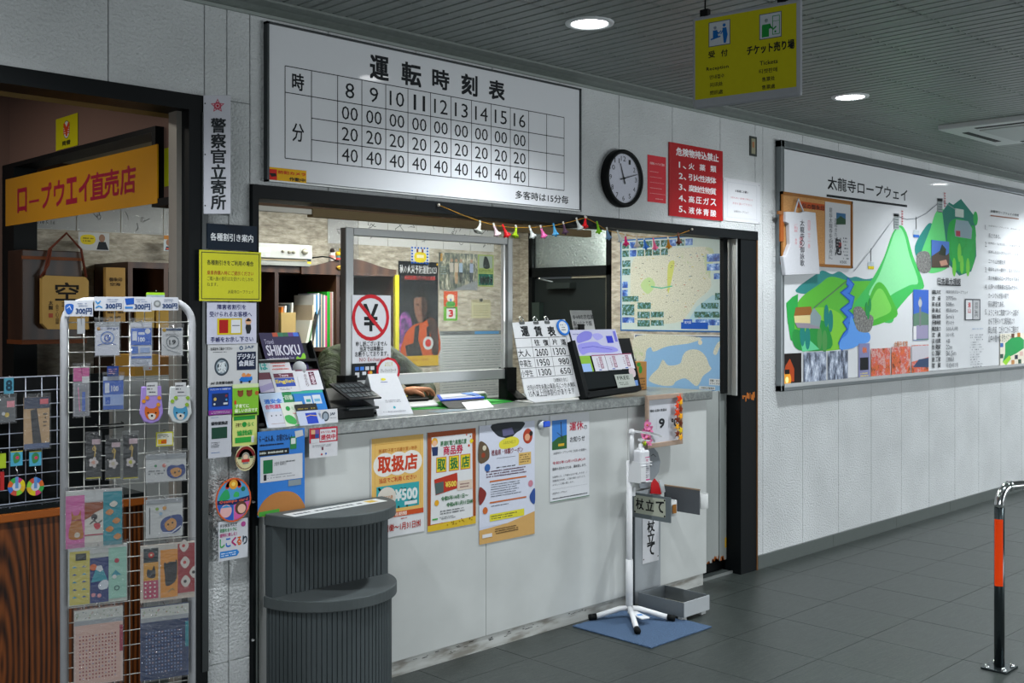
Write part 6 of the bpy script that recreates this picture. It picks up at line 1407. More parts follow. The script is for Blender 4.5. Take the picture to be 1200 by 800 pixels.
e2_ = (Vector((X_-0.0225, 0.165, CT+0.175)) - Vector((X_-0.0175, 0.075, CT))).normalized(); e1_ = Vector((0.175, -0.03, 0)).normalized()
s = Sheet(Vector((X_-0.105, 0.09, CT)) + e2_*0.0, e1_, e2_, 0.175, 0.19); s.o = s.o + s.e1*0.006 + s.e2*0.186; s.mode = 'fr'; s.lift = 0.002
s.disc(0.45, 0.09, 0.012, '#c8be2a', r2=0.006); s.scribble(0.35, 0.14, 0.6, 0.18, 1, '#4a4e8a', seed=2); s.scribble(0.3, 0.60, 0.75, 0.68, 2, '#7a7e84', seed=4); s.disc(0.5, 0.80, 0.006, '#3a9aa8'); s.scribble(0.15, 0.86, 0.9, 0.93, 1, '#9a9ea4', seed=5)
s.done('print', tc)
MB().box((3.15, 0.02, CT), (3.32, 0.10, CT+0.0012), mat('#8fa0a8', 0.15)).build('coin_mat', label='pale glossy card lying on the counter before the folded tent card', cat='card')
MB().prism([T(470, 481, CT), T(560, 476.5, CT), T(601, 470.5, CT), T(590, 466, CT), T(520, 469.5, CT)], (0, 0, 0.002), mat('#2a8a34', 0.6)).build('green_mat', label='flat green desk mat on the counter under the tray', cat='mat')
s_ = MB(); o1 = T(455, 480, CT); s_.prism([T(455, 479, CT+0.003), T(515, 475.5, CT+0.003), T(508, 469.5, CT+0.003), T(458, 472, CT+0.003)], (0, 0, 0.004), mat('#b3b5b8', 0.5)); s_.build('paper_stack', label='white papers lying on the counter between tent card and tray', cat='paper')
lp = thing('clipboard', (3.4, 0.36, CT+0.008), 'dark clipboard with a yellow edge lying behind the white papers', 'clipboard')
MB().prism([T(456, 471, CT+0.012), T(503, 468.5, CT+0.012), T(497, 463.5, CT+0.012), T(457, 464.5, CT+0.012)], (0, 0, 0.006), BLACK).build('board', lp)
MB().prism([T(457, 465, CT+0.019), T(478, 464.5, CT+0.019), T(478, 463, CT+0.019), T(457, 463.5, CT+0.019)], (0, 0, 0.003), mat('#c8b81e', 0.5)).build('yellow_edge', lp)
MB().prism([T(469, 471.5, CT+0.019), T(477, 471, CT+0.019), T(476, 466.5, CT+0.019), T(468.5, 467, CT+0.019)], (0, 0, 0.002), mat('#c9ccd0', 0.5)).build('white_label', lp)
ty = thing('money_tray', (3.72, 0.24, CT), 'black tray carrying a white sheet and a blue-edged folder on the green mat', 'tray')
o1, o2, o3, o4 = T(516, 470, CT+0.03), T(568, 466.5, CT+0.03), T(556, 461.5, CT+0.03), T(512, 464, CT+0.03)
b1_, b2_, b3_, b4_ = T(527, 478.5, CT+0.002), T(563, 476, CT+0.002), T(556, 469, CT+0.002), T(520, 470, CT+0.002)
MB().add([b1_, b2_, b3_, b4_, o1, o2, o3, o4], [(3,2,1,0), (4,5,6,7), (0,1,5,4), (1,2,6,5), (2,3,7,6), (3,0,4,7)], BLACK).build('tray_body', ty)
MB().prism([o1+Vector((0,0,0.001)), o2+Vector((0,0,0.001)), o3+Vector((0,0,0.001)), o4+Vector((0,0,0.001))], (0, 0, 0.005), mat('#2450c4', 0.4)).build('blue_folder', ty)
i_ = lambda p, q, f: p.lerp(q, f)
cc_ = (o1+o2+o3+o4)/4
MB().prism([i_(p, cc_, 0.12)+Vector((0,0,0.007)) for p in (o1, o2, o3, o4)], (0, 0, 0.002), mat('#c3c8d4', 0.5)).build('white_sheet', ty)
MB().prism([i_(i_(o2, cc_, 0.2), o1, 0.1)+Vector((0,0,0.010)), i_(o2, cc_, 0.2)+Vector((0,0,0.010)), i_(o3, cc_, 0.2)+Vector((0,0,0.010)), i_(i_(o3, cc_, 0.5), o4, 0.2)+Vector((0,0,0.010))], (0, 0, 0.003), mat('#6a8cc8', 0.5)).build('blue_note', ty)
wl_ = [P(541, 471, 0.12), P(572, 468, 0.14), P(579, 476.5, 0.08), P(547, 479, 0.06)]
MB().add([T(541, 471.5, CT+0.030), T(571, 468.5, CT+0.030), T(579, 477, CT+0.002), T(548, 480, CT+0.002)], [(0,3,2,1)], mat('#c6c7cb', 0.4)).build('price_wedge', label='white wedge-shaped label with red character leaning on the tray front', cat='label')
wa, wb, wc_, wd_ = T(541, 471.5, CT+0.030), T(571, 468.5, CT+0.030), T(579, 477, CT+0.002), T(548, 480, CT+0.002)
tp_ = thing('tape_dispenser', (4.0, 0.33, CT), 'white tape roll and small box behind the tray near the partition foot', 'tape')
q_ = T(569, 468, CT); MB().lathe(q_ + Vector((0, 0.05, 0)), [(0.018, 0.0), (0.042, 0.0), (0.042, 0.028), (0.030, 0.038), (0.018, 0.038), (0.018, 0)], mat('#bfc1c2', 0.4), 24).build('roll', tp_)
q_ = T(556, 468, CT); MB().box(q_ + Vector((-0.02, 0.03, 0)), q_ + Vector((0.03, 0.07, 0.025)), mat('#b9bbbc', 0.4)).build('small_box', tp_, bevel=0.002)

# ================================================================== OFFICE BACK WALL
YW = 1.897
def wallpaper(u0, v0, u1, v1, c, name, label, fn, cat, y=YW, dk=1, mt=None, group=None):
    q = paper(u0, v0, u1, v1, y-0.001, c=c, mt=mt); q.k = dk
    if fn: fn(q)
    return q.done(name, label=label, cat=cat, group=group)
SB = [384, 419.6, 454.6, 488, 519.5, 551, 579]
ztop, zbt = P(384, 247, YW).z, P(560, 294, YW).z
def brush(q, seed, cA='#2a2c30'):
    rd = random.Random(seed)
    for k in range(rd.randint(4, 7)):
        x, y = rd.uniform(0.12, 0.75), rd.uniform(0.12, 0.8); pts = [(x, y)]
        for j in range(rd.randint(2, 4)): x += rd.uniform(-0.06, 0.16); y += rd.uniform(-0.16, 0.14); pts.append((min(0.95, max(0.05, x)), min(0.95, max(0.05, y))))
        q.line(pts, 0.0035, cA, keep=False)
ordn = ('leftmost', 'second', 'third', 'fourth', 'fifth', 'sixth')
for k in range(6):
    x0, x1 = P(SB[k], 260, YW).x, P(SB[k+1], 260, YW).x
    q = Sheet((x0+0.002, YW, ztop), (1,0,0), (0,0,1), x1-x0-0.004, ztop-zbt); q.mode = 'fr'; q.board(0, 0, 1, 1, 0.003, '#c2c3c2'); q.k = 1
    brush(q, 20+k); q.done('signature_board', label='%s of six square autograph boards in the row behind the counter partition' % ordn[k], cat='autograph', group='autograph boards along the office wall')
wr = MB(); x0, x1 = P(384, 260, YW).x, P(419, 260, YW).x
wr.box((x0, YW-0.012, P(384, 306, YW).z), (x1, YW-0.011, ztop), M_WRAP); wr.build('film_sleeve', label='crinkled clear film sleeve over the leftmost autograph board', cat='film')
def hdr(q):
    q.scribble(0, 0, 1, 1, 2, '#6a4a3a', seed=4, short=0)
wallpaper(442, 238.5, 497, 246, '#8a8474', 'ceiling_strip_notice', 'brownish lettered strip along the top of the office wall above the autographs', hdr, 'strip')
wallpaper(432, 314.5, 443, 332, '#b3a39c', 'pink_leaflet', 'small pinkish leaflet left in the pair above the bookcase', lambda q: q.scribble(0.1, 0.1, 0.9, 0.9, 4, '#b86a64', seed=4), 'leaflet')
wallpaper(444, 315, 455.5, 333, '#b8ab94', 'cream_leaflet', 'small cream leaflet right in the pair above the bookcase', lambda q: q.scribble(0.1, 0.1, 0.9, 0.9, 4, '#b89a4a', seed=5), 'leaflet')
def chk(q):
    for i in range(6):
        for j in range(6):
            if i in (0, 5) or j in (0, 5): q.rect(i/6+0.02, j/6+0.02, (i+0.7)/6, (j+0.7)/6, '#1f56b0', keep=True)
    q.blob([(0.25,0.35),(0.5,0.28),(0.78,0.35),(0.85,0.6),(0.7,0.85),(0.3,0.85),(0.18,0.6)], '#d0bc24'); q.rect(0.32, 0.45, 0.7, 0.62, '#d8d2b0'); q.rect(0.3, 0.12, 0.40, 0.32, '#7a4a2a'); q.rect(0.58, 0.12, 0.68, 0.32, '#7a4a2a')
wallpaper(481.5, 288.5, 503, 310.5, '#c6c9cc', 'checked_poster', 'small square poster with blue checks around a yellow centre', chk, 'poster')
def fire(q):
    q.text('秋の火災予防運動2023', 0.03, 0.035, 0.96, 0.115, '#cdd0d2', 0.0); q.text('火災を消して つなぐ未来', 0.15, 0.135, 0.92, 0.175, '#c23a34', 0.01)
    q.blob([(0.0,0.58),(0.12,0.48),(0.26,0.5),(0.33,0.62),(0.24,0.75),(0.1,0.85),(0,0.9)], '#fff', mt=PH_MAROON)
    q.blob([(0.34,0.34),(0.55,0.24),(0.74,0.30),(0.78,0.45),(0.74,0.6),(0.55,0.64),(0.40,0.56)], '#0d0f10')
    q.blob([(0.38,0.36),(0.46,0.31),(0.62,0.32),(0.70,0.40),(0.68,0.50),(0.58,0.58),(0.48,0.57),(0.40,0.48)], '#6f4f40'); q.blob([(0.58,0.33),(0.68,0.36),(0.68,0.50),(0.60,0.57),(0.57,0.45)], '#33241e'); q.blob([(0.36,0.36),(0.44,0.27),(0.62,0.26),(0.72,0.36),(0.62,0.34),(0.46,0.33)], '#120f0e')
    q.k += 1; q.rect(0.43, 0.405, 0.51, 0.418, '#231815', keep=True); q.rect(0.57, 0.405, 0.64, 0.418, '#1a1210', keep=True); q.rect(0.49, 0.51, 0.60, 0.52, '#5a2f28', keep=True); q.rect(0.53, 0.42, 0.56, 0.475, '#5a3e32', keep=True)
    q.blob([(0.40,0.60),(0.62,0.58),(0.80,0.54),(0.98,0.62),(1.0,0.9),(0.1,0.9),(0.12,0.74),(0.22,0.66)], '#a8481a'); q.blob([(0.72,0.56),(0.84,0.55),(0.98,0.62),(1.0,0.88),(0.84,0.88),(0.80,0.7)], '#3a2a26')
    q.poly([(0.40,0.62),(0.52,0.60),(0.46,0.9),(0.34,0.9)], '#22201f'); q.poly([(0.16,0.80),(0.5,0.76),(0.6,0.9),(0.2,0.9)], '#2c2a28')
    q.disc(0.74, 0.78, 0.045, '#aab0b2'); q.disc(0.74, 0.78, 0.026, '#b0261e'); q.rect(0.70, 0.62, 0.78, 0.72, '#1a1c1e')
    q.rect(0, 0.9, 1, 1, '#b8971c'); q.text('令和5年11月9日～11月15日', 0.08, 0.925, 0.75, 0.95, '#7a2418', 0.01)
    q.rect(0.955, 0.01, 0.99, 0.03, '#d0a020')
wallpaper(467, 305.5, 513.5, 428, '#15181b', 'fire_prevention_poster', 'tall black poster with an orange-clad firefighter seen through the partition', fire, 'poster')
yb_ = MB(); a_ = P(463.5, 322, 1.48); b_ = P(468, 423, 1.48); yb_.box((a_.x, 1.482, b_.z), (b_.x, 1.499, a_.z), mat('#b8b022', 0.5)); yb_.build('yellow_banner_edge', label='narrow vertical yellow strip at the left of the firefighter poster', cat='strip')
def street(q):
    for k, (x, c, c2) in enumerate(((0.32, '#a8a29a', '#6f6f6c'), (0.44, '#b3a596', '#a8886a'), (0.56, '#8fa2b8', '#23282e'), (0.84, '#8a94b0', '#3a3f4a'))):
        q.rect(x-0.045, 0.27, x+0.045, 0.52, c); q.rect(x-0.035, 0.52, x-0.005, 0.85-0.02*k, c2, keep=True); q.rect(x+0.005, 0.52, x+0.035, 0.85-0.02*k, c2, keep=True); q.disc(x, 0.20, 0.012, '#9a7a66', keep=True)
    q.poly([(0.35,1),(1,0.72),(1,1)], '#7d8084'); q.text('京都', 0.03, 0.02, 0.09, 0.24, '#b8841e', 0.02, vert=True); q.scribble(0.04, 0.35, 0.2, 0.6, 4, '#7d8a8a', seed=2)
wallpaper(514.5, 295.5, 559.5, 340, '#445', 'street_photo_poster', 'colour poster of people walking along a street, right of the firefighter poster', street, 'poster', mt=PH_CITY)
def green(q):
    q.rect(0.08, 0.04, 0.92, 0.42, '#8f9a90'); q.blob([(0.4,0.08),(0.6,0.1),(0.75,0.4),(0.35,0.41)], '#1f2726'); q.scribble(0.05, 0.46, 0.95, 0.56, 2, '#33502a', seed=4, short=0); q.rect(0.04, 0.6, 0.96, 0.95, '#17574a')
    for x in (0.22, 0.42, 0.64): q.disc(x, 0.80, 0.014, '#b3b8b4', r2=0.03, keep=True); q.disc(x, 0.70, 0.008, '#7a5a48', keep=True)
    q.disc(0.85, 0.8, 0.010, '#15201e', r2=0.026)
wallpaper(560, 298, 578.5, 336, '#8fa05a', 'green_flyer', 'narrow green flyer with two pictures beside the street poster', green, 'flyer')
def cal3(q):
    q.rect(0.0, 0.0, 1, 0.52, '#b84a28'); q.blob([(0.3,0.12),(0.7,0.12),(0.75,0.3),(0.5,0.36),(0.25,0.3)], '#c9c2b4'); q.blob([(0.25,0.36),(0.75,0.36),(0.8,0.5),(0.2,0.5)], '#3a8a34'); q.disc(0.2, 0.2, 0.006, '#c8a82a', keep=True); q.disc(0.8, 0.3, 0.006, '#c8a82a', keep=True); q.disc(0.5, 0.3, 0.009, '#2f62a8', keep=False)
    q.rect(0.2, 0.58, 0.85, 0.93, '#c4c4c2'); q.text('3', 0.38, 0.64, 0.66, 0.86, '#b02028', 0.04); q.rect(0.2, 0.55, 0.85, 0.59, '#4a504e')
wallpaper(520, 341, 536, 375.5, '#5a9a2a', 'daily_calendar', 'small red and green calendar showing a red 3', cal3, 'calendar')
def grid(q):
    for j in range(5):
        for i in range(7): q.rect(0.12+i*0.115, 0.30+j*0.13, 0.17+i*0.115, 0.35+j*0.13, '#4a4a40', keep=True)
    q.rect(0, 0, 1, 0.16, '#9a9478'); q.rect(0.42, -0.06, 0.58, 0.1, '#3f423c')
wallpaper(552.5, 351, 575, 372.5, '#b3ae8c', 'beige_calendar', 'small beige month calendar hanging from a clip', grid, 'calendar')
def year(q):
    q.rect(0, 0.0, 1, 0.06, '#6d7375'); q.text('2024 TRAVEL CALENDAR', 0.05, 0.008, 0.5, 0.05, '#2a2e30', 0.01); q.rect(0.55, 0.01, 0.95, 0.05, '#4a86b8')
    for k in range(12):
        y = 0.1+k*0.073; q.rect(0.03, y, 0.98, y+0.006, '#7d8284', keep=True); q.scribble(0.05, y+0.02, 0.97, y+0.05, 1, '#7a8084', seed=k, th=0.5, short=0)
wallpaper(515.5, 388, 588, 466, '#a9adac', 'year_planner', 'large pale year planner sheet low on the office wall behind the partition', year, 'calendar')

# --- bookcase
YC = 1.50
bc = thing('bookcase', (3.0, 1.7, 0), 'dark wooden bookcase with a curved top behind the counter', 'bookcase')
cx0, cx1 = P(150, 310, YC).x, P(463, 330, YC).x; zt = 1.80
zs = P(370, 407, YC).z
SW_ = M_SHELFWOOD
MB().box((cx0, YC, zt-0.03), (cx1, YW-0.01, zt), SW_).build('top_board', bc)
ar = []
xa_, xb_ = P(352, 310, YC).x, P(463, 330, YC).x
n = 14
pts = [(xa_, YC-0.012, zt-0.035)] + [(xa_+(xb_-xa_)*k/n, YC-0.012, zt+0.006+0.055*math.sin(PI*k/n)**2) for k in range(n+1)] + [(xb_, YC-0.012, zt-0.035)]
MB().prism(pts[::-1], (0, 0.02, 0), SW_).build('arched_pediment', bc)
MB().ball((P(397, 314, YC).x, YC-0.016, zt+0.005), 0.018, mat('#8a6a24', 0.3, 0.8), 10, (1.6, 0.3, 0.9)).build('brass_mount', bc)
xs2 = [cx0, P(192, 330, YC).x, P(322, 350, YC).x, P(394, 360, YC).x, cx1-0.02]
for x in xs2: MB().box((x, YC, 0), (x+0.024, YW-0.01, zt-0.03), SW_).build('upright', bc)
MB().box((cx0+0.024, YC+0.005, zs-0.022), (cx1-0.02, YW-0.01, zs), SW_).build('shelf', bc)
MB().box((cx0+0.024, YC+0.005, 0.85), (cx1-0.02, YW-0.01, 0.87), SW_).build('shelf', bc)
MB().box((cx0, YW-0.012, 0.0), (cx1, YW-0.002, zt-0.03), BLACK).build('back_panel', bc)
MB().box((xs2[3]+0.024, YC+0.005, 1.62), (cx1-0.02, YW-0.01, 1.64), SW_).build('shelf', bc)
# books on the shelf
cols = [('#d5d6cf', 'white'), ('#4a7a4a', 'slim dark green'), ('#cfd0cc', 'pale'), ('#bfc9b4', 'pale green'), ('#c8b8a0', 'buff'), ('#e0e0dc', 'bright white'), ('#3f7fb0', 'blue'), ('#cfd3d4', 'light grey'), ('#2f5f86', 'dark blue'), ('#b8a88c', 'tan'), ('#4a6a6c', 'teal grey'), ('#d8d6cc', 'ivory'), ('#d84a8c', 'pink'), ('#2aa832', 'bright green'), ('#c98a8a', 'dusty rose'), ('#d8d8d6', 'plain white'), ('#b8623a', 'rust orange')]
u = 357.0
hts = [-10, 0, -3, 8, 8, 20, 20, 22, 21, 21, 20, 20, 19, 24, 23, 24, 24]
prev = 'left end of the shelf'
wds = [3.2, 1.6, 2.2, 1.5, 1.8, 2.4, 2.0, 1.8, 1.6, 1.6, 1.7, 1.6, 2.0, 3.4, 2.2, 2.0, 2.4]
for k, (c, nm) in enumerate(cols):
    x0 = P(u, 380, YC+0.03).x; x1 = P(u+wds[k], 380, YC+0.03).x; u += wds[k]+0.1
    h = (42+hts[k])/1274*6.1
    ln = 0.05 if k < 4 else 0.0
    mb = MB(); mb.obox((x0, YC+0.03, zs), (x1-x0, 0, 0), (0, 0.2, 0), (ln*h/0.2*(1 if k < 4 else 0), 0, h), mat(c, 0.5)); b_ = mb.build('book', label='%s book on the bookcase shelf, next to the %s' % (nm, prev), cat='book', group='books on the bookcase shelf'); prev = nm + ' book' if k else 'white book'
fl = thing('file_box', (3.0, 1.55, zs), 'tan cardboard file box left of the shelf books', 'file box')
q0, q1 = P(332, 366, YC-0.02), P(349, 393, YC-0.02)
MB().box((q0.x, YC+0.0, zs), (q1.x, YC+0.2, q0.z), mat('#b39a66', 0.7)).build('box', fl)
for k, c in enumerate(('#c8742a', '#cfd0cc', '#2b3a40', '#c9cbc6')): MB().obox((q0.x+0.01+k*0.022, YC+0.03, zs+0.01), (0.012, 0, 0), (0, 0.15, 0), (0.01, 0, q0.z-zs+0.02+0.008*k), mat(c, 0.6)).build('file_paper', fl)
for k, (u0, u1, c, nm) in enumerate(((376, 382, '#b9bbbc', 'grey binder with a dark label, leftmost below the books'), (383, 386.5, '#c3c5c4', 'white binder between the grey and blue binders'), (387, 396, '#3a62a0', 'blue binder on the lower shelf beside the green jacket'), (396.5, 402, '#a9b0b8', 'pale binder right of the blue binder'))):
    z0 = 1.02; a_ = P(u0, 420, YC+0.02); b_ = P(u1, 420, YC+0.02)
    q = MB(); q.box((a_.x, YC+0.02, 0.87), (b_.x, YC+0.25, a_.z), mat(c, 0.5)); q.build('binder', label=nm, cat='binder', group='binders on the lower shelf')
# amplifier
am = thing('amplifier', (2.75, 1.45, zt), 'silver-white amplifier with knobs on top of the bookcase', 'amplifier')
YA = 1.46; xa_, xb_ = P(288, 300, YA).x, P(366, 300, YA).x; za = P(366, 287.5, YA).z; 
SV = mat('#aeb0ac', 0.35, 0.2)
MB().box((xa_, YA, zt+0.045), (xb_, YA+0.28, za), SV).build('case', am, bevel=0.004)
MB().box((xa_+0.03, YA+0.02, zt+0.006), (xb_, YA+0.28, zt+0.043), mat('#a2a5a2', 0.4)).build('lower_deck', am, bevel=0.003)
MB().box((xa_, YA+0.03, zt), (xb_-0.01, YA+0.26, zt+0.006), BLACK).build('foot', am)
s = wall_sheet(YA-0.0005); s.k = 1; s.rect(303, 289.5, 317.5, 295.5, '#c4c6c4'); s.rect(311.5, 297, 316.5, 300.5, '#c4c6c4'); s.line([(352, 287), (352, 301)], 0.002, '#7a7d7a'); s.line([(305, 303.5), (360, 305.5)], 0.004, '#b0a07a'); s.rect(360, 303.5, 364.5, 306.5, '#23343a'); s.rect(360, 306.5, 364.5, 309, '#c8b01e'); s.done('face_marks', am)
for (u, v, r) in ((331, 294.5, 0.007), (338.5, 295.5, 0.008), (343.5, 295.5, 0.008), (356.5, 295, 0.016)):
    MB().lathe(P(u, v, YA), [(0, -0.014), (r, -0.014), (r*1.1, 0)], mat('#9a9688', 0.3, 0.4), 16, 'y').build('knob', am)
MB().tube([P(366, 302, YA+0.1), P(378, 300.5, YC-0.02), P(386, 301.5, YC-0.02), P(397, 306, YC-0.02)], 0.004, BLACK, 6).build('cable', am)
for k, (u, v0, v1, c, c2, nm) in enumerate(((389.5, 283.5, 301, '#9a6a66', '#c0bcb8', 'tiny pinkish figurine on the bookcase, left of the pair'), (396, 288, 304, '#3a5a5c', '#c23a2a', 'tiny dark green figurine with red and yellow top on the bookcase'))):
    g = thing('figurine', tuple(P(u, v1, YC-0.01)), nm, 'figurine', 'figurines on the bookcase'); b_ = P(u, v1, YC+0.02); t_ = P(u, v0, YC+0.02); h = t_.z-b_.z
    b_.z = zt+0.02 if k else zt + 0.03
    MB().lathe(b_, [(0.0, -0.03), (0.018, -0.03), (0.020, h*0.3), (0.014, h*0.7), (0.008, h*0.75)], mat(c2 if k == 0 else c, 0.5), 12).build('body', g)
    MB().ball(b_ + Vector((0, 0, h*0.86)), 0.015, mat('#2a211e' if k == 0 else '#c8a02a', 0.5), 10).build('head', g)
    MB().lathe(b_ + Vector((0, 0, h*0.35)), [(0.0205, 0), (0.0185, h*0.2)], mat('#b3302a' if k else '#a8746c', 0.5), 12).build('sash', g)
MB().box((P(401, 290, YC).x, YC, zt), (P(405, 290, YC).x, YC+0.03, zt+0.12), mat('#c8b01e', 0.5)).build('yellow_packet', label='small yellow packet standing on the bookcase right of the figurines', cat='packet')
bl = thing('blind_rail', (2.9, 0.14, 1.95), 'pale metal blind rail along the top inside of the ticket window', 'blind')
q0, q1 = P(300, 232, 0.14), P(365, 236.5, 0.14)
MB().box((q0.x, 0.135, 1.955), (q1.x, 0.16, 1.975), mat('#aaa79c', 0.35, 0.3)).build('rail', bl); MB().box((q1.x, 0.13, 1.945), (4.3, 0.17, 1.98), mat('#7d6b4c', 0.6)).build('wooden_lath', bl)

# --- maps on the side wall
def side_sheet(): return Sheet((XS-0.003, 0, 0), (0, -1, 0), (0, 0, 1))
s = side_sheet(); a0, b0 = s.ab((727, 281)); a1, b1 = s.ab((854.5, 389.5))
m1 = Sheet(s.o + s.e1*a0 + s.e2*b0, s.e1, s.e2, a1-a0, b0-b1); m1.mode = 'fr'
m1.board(0, 0, 1, 1, 0.001, '#2c64a4'); m1.k = 1; m1.rect(0.012, 0.015, 0.988, 0.985, '#b4c2bf'); m1.blob([(0.13,0.22),(0.3,0.13),(0.6,0.12),(0.86,0.15),(0.84,0.4),(0.84,0.55),(0.72,0.68),(0.64,0.82),(0.55,0.90),(0.36,0.92),(0.13,0.9),(0.10,0.5)], '#fff', mt=M_LAND)
m1.poly([(0.86,0.62),(0.72,0.74),(0.62,0.93),(0.92,0.93),(0.92,0.64)], '#9dbac6')
m1.blob([(0.2,0.5),(0.28,0.42),(0.34,0.5),(0.27,0.6)], '#a8c08a'); m1.blob([(0.46,0.3),(0.52,0.26),(0.5,0.42),(0.46,0.6)], '#b8bc6a'); m1.line([(0.3,0.52),(0.4,0.54),(0.5,0.52)], 0.008, '#5aa88a')
rd = random.Random(9)
for k in range(90): x, y = rd.uniform(0.14, 0.8), rd.uniform(0.18, 0.9); m1.rect(x, y, x+rd.uniform(0.006, 0.02), y+0.006, ('#a86a64', '#4a6a8a', '#5a5e5a', '#b0a04a')[k % 4], keep=True)
m1.k += 1
for (x, y, w_, h_) in [(0.02+0.075*i, 0.03, 0.065, 0.07) for i in range(9)] + [(0.02+0.075*i, 0.12, 0.065, 0.07) for i in range(6)] + [(0.02, 0.23, 0.08, 0.07), (0.02, 0.32, 0.08, 0.07), (0.02, 0.46, 0.055, 0.07), (0.02, 0.55, 0.055, 0.07), (0.02, 0.62, 0.16, 0.06), (0.02, 0.71, 0.12, 0.12), (0.02, 0.85, 0.12, 0.06), (0.17, 0.69, 0.13, 0.07), (0.17, 0.79, 0.12, 0.07), (0.30, 0.79, 0.12, 0.06), (0.17, 0.88, 0.12, 0.07), (0.30, 0.88, 0.12, 0.06)] + [(0.93, 0.08+0.095*i, 0.05, 0.08) for i in range(6)] + [(0.81, 0.2, 0.11, 0.08), (0.81, 0.30, 0.11, 0.07), (0.87, 0.40, 0.05, 0.06), (0.88, 0.60, 0.05, 0.07), (0.76, 0.70, 0.15, 0.06), (0.70, 0.79, 0.22, 0.06), (0.70, 0.87, 0.22, 0.06)]:
    m1.rect(x, y, x+w_, y+h_, '#fff', keep=True, mt=PH_FOREST if (int(x*97)+int(y*31)) % 3 else PH_SKY)
m1.rect(0.58, 0.90, 0.82, 0.97, '#1f50a8'); m1.rect(0.60, 0.87, 0.68, 0.93, '#1f50a8', keep=False); m1.text('案内図', 0.61, 0.885, 0.67, 0.915, '#c8d2de')
m1.done('tourist_map', label='upper tourist map with photo borders on the office side wall', cat='map')
s = side_sheet(); a0, b0 = s.ab((743, 391)); a1, b1 = s.ab((855, 461))
m2 = Sheet(s.o + s.e1*a0 + s.e2*b0 + Vector((-0.001, 0, 0)), s.e1, s.e2, a1-a0, b0-b1); m2.mode = 'fr'
m2.board(0, 0, 1, 1, 0.001, '#c3c6c8'); m2.k = 1; m2.rect(0.015, 0.02, 0.975, 0.98, '#26345c'); m2.rect(0.025, 0.035, 0.965, 0.965, '#7fa6cc')
m2.blob([(0.03,0.04),(0.7,0.04),(0.62,0.14),(0.5,0.18),(0.36,0.22),(0.22,0.32),(0.19,0.24),(0.14,0.30),(0.12,0.48),(0.03,0.5)], '#fff', mt=M_LAND)
m2.blob([(0.17,0.86),(0.20,0.74),(0.27,0.62),(0.32,0.46),(0.38,0.56),(0.5,0.52),(0.53,0.38),(0.58,0.28),(0.68,0.26),(0.76,0.36),(0.80,0.52),(0.82,0.60),(0.74,0.72),(0.70,0.86),(0.66,0.90),(0.56,0.78),(0.46,0.84),(0.42,0.92),(0.3,0.93)], '#fff', mt=M_LAND)
m2.blob([(0.84,0.30),(0.88,0.14),(0.92,0.10),(0.90,0.22),(0.87,0.34)], '#fff', mt=M_LAND); m2.blob([(0.94,0.32),(0.965,0.28),(0.965,0.6),(0.94,0.55)], '#fff', mt=M_LAND); m2.disc(0.71, 0.13, 0.016, '#c8c0a8')
m2.rect(0.80, 0.76, 0.95, 0.87, '#c3c6c8'); m2.text('四国・せとうち', 0.81, 0.775, 0.94, 0.81, '#2a2e33', 0.02); m2.text('ドライブマップ', 0.81, 0.825, 0.94, 0.86, '#2a2e33', 0.02); m2.rect(0.70, 0.90, 0.86, 0.955, '#c3c6c8'); m2.text('四国地方整備局', 0.72, 0.91, 0.85, 0.945, '#2a2e33', 0.01)
m2.done('shikoku_drive_map', label='lower blue sea map of an island region on the office side wall', cat='map')

# --- garland
gl = thing('garland', (4.3, -0.03, 1.95), 'thin orange string garland across the top of the ticket window', 'garland')
GP = [(514, 240), (540, 251), (562, 259), (580, 264), (600, 266.5), (625, 266.5), (650, 264), (668, 260), (686, 255), (698, 261), (710, 269.5), (725, 273), (742, 277), (765, 278), (790, 276.5), (808, 270)]
MB().tube([P(u, v, -0.032) for u, v in GP], 0.0016, mat('#a87a20', 0.6), 6).build('string', gl)
for (u, v) in ((514, 240), (686.5, 254.5), (811, 268.5)): MB().ball(P(u, v, -0.03), 0.007, mat('#c9c2b4', 0.4), 8).build('pin', gl)
BL = [(563, 262, '#b9bdb4', 'white', -0.5), (579, 265, '#cfb6bc', 'pale pink', 0.4), (590, 266.5, '#c81e24', 'red', 0.5), (605, 267, '#8aa81a', 'lime green', -0.3), (621, 267.5, '#bfc3c0', 'white', 0.4), (634, 267.5, '#d0609a', 'pink', 0.4), (649, 265, '#4a94c0', 'sky blue', 0.2), (660.5, 263, '#4a3446', 'dark purple', 0.2), (676, 258.5, '#bfc3c0', 'white', 0.5), (686, 256, '#c81e24', 'red', -0.2), (700, 262.5, '#6aa81a', 'green', 0.2), (711.5, 269.5, '#5a7a9a', 'small blue', 0.2), (724, 273, '#bfc3c0', 'white', 0.5), (733, 277, '#c82a6a', 'magenta', 0), (746, 279, '#b9b5ae', 'beige', 0), (755, 281, '#2f6ac0', 'deep blue', 0.2), (766, 282, '#d8608a', 'rose pink', 0.2), (783, 280.5, '#a8741a', 'amber', 0), (795, 275.5, '#6a3a34', 'brown', 0)]
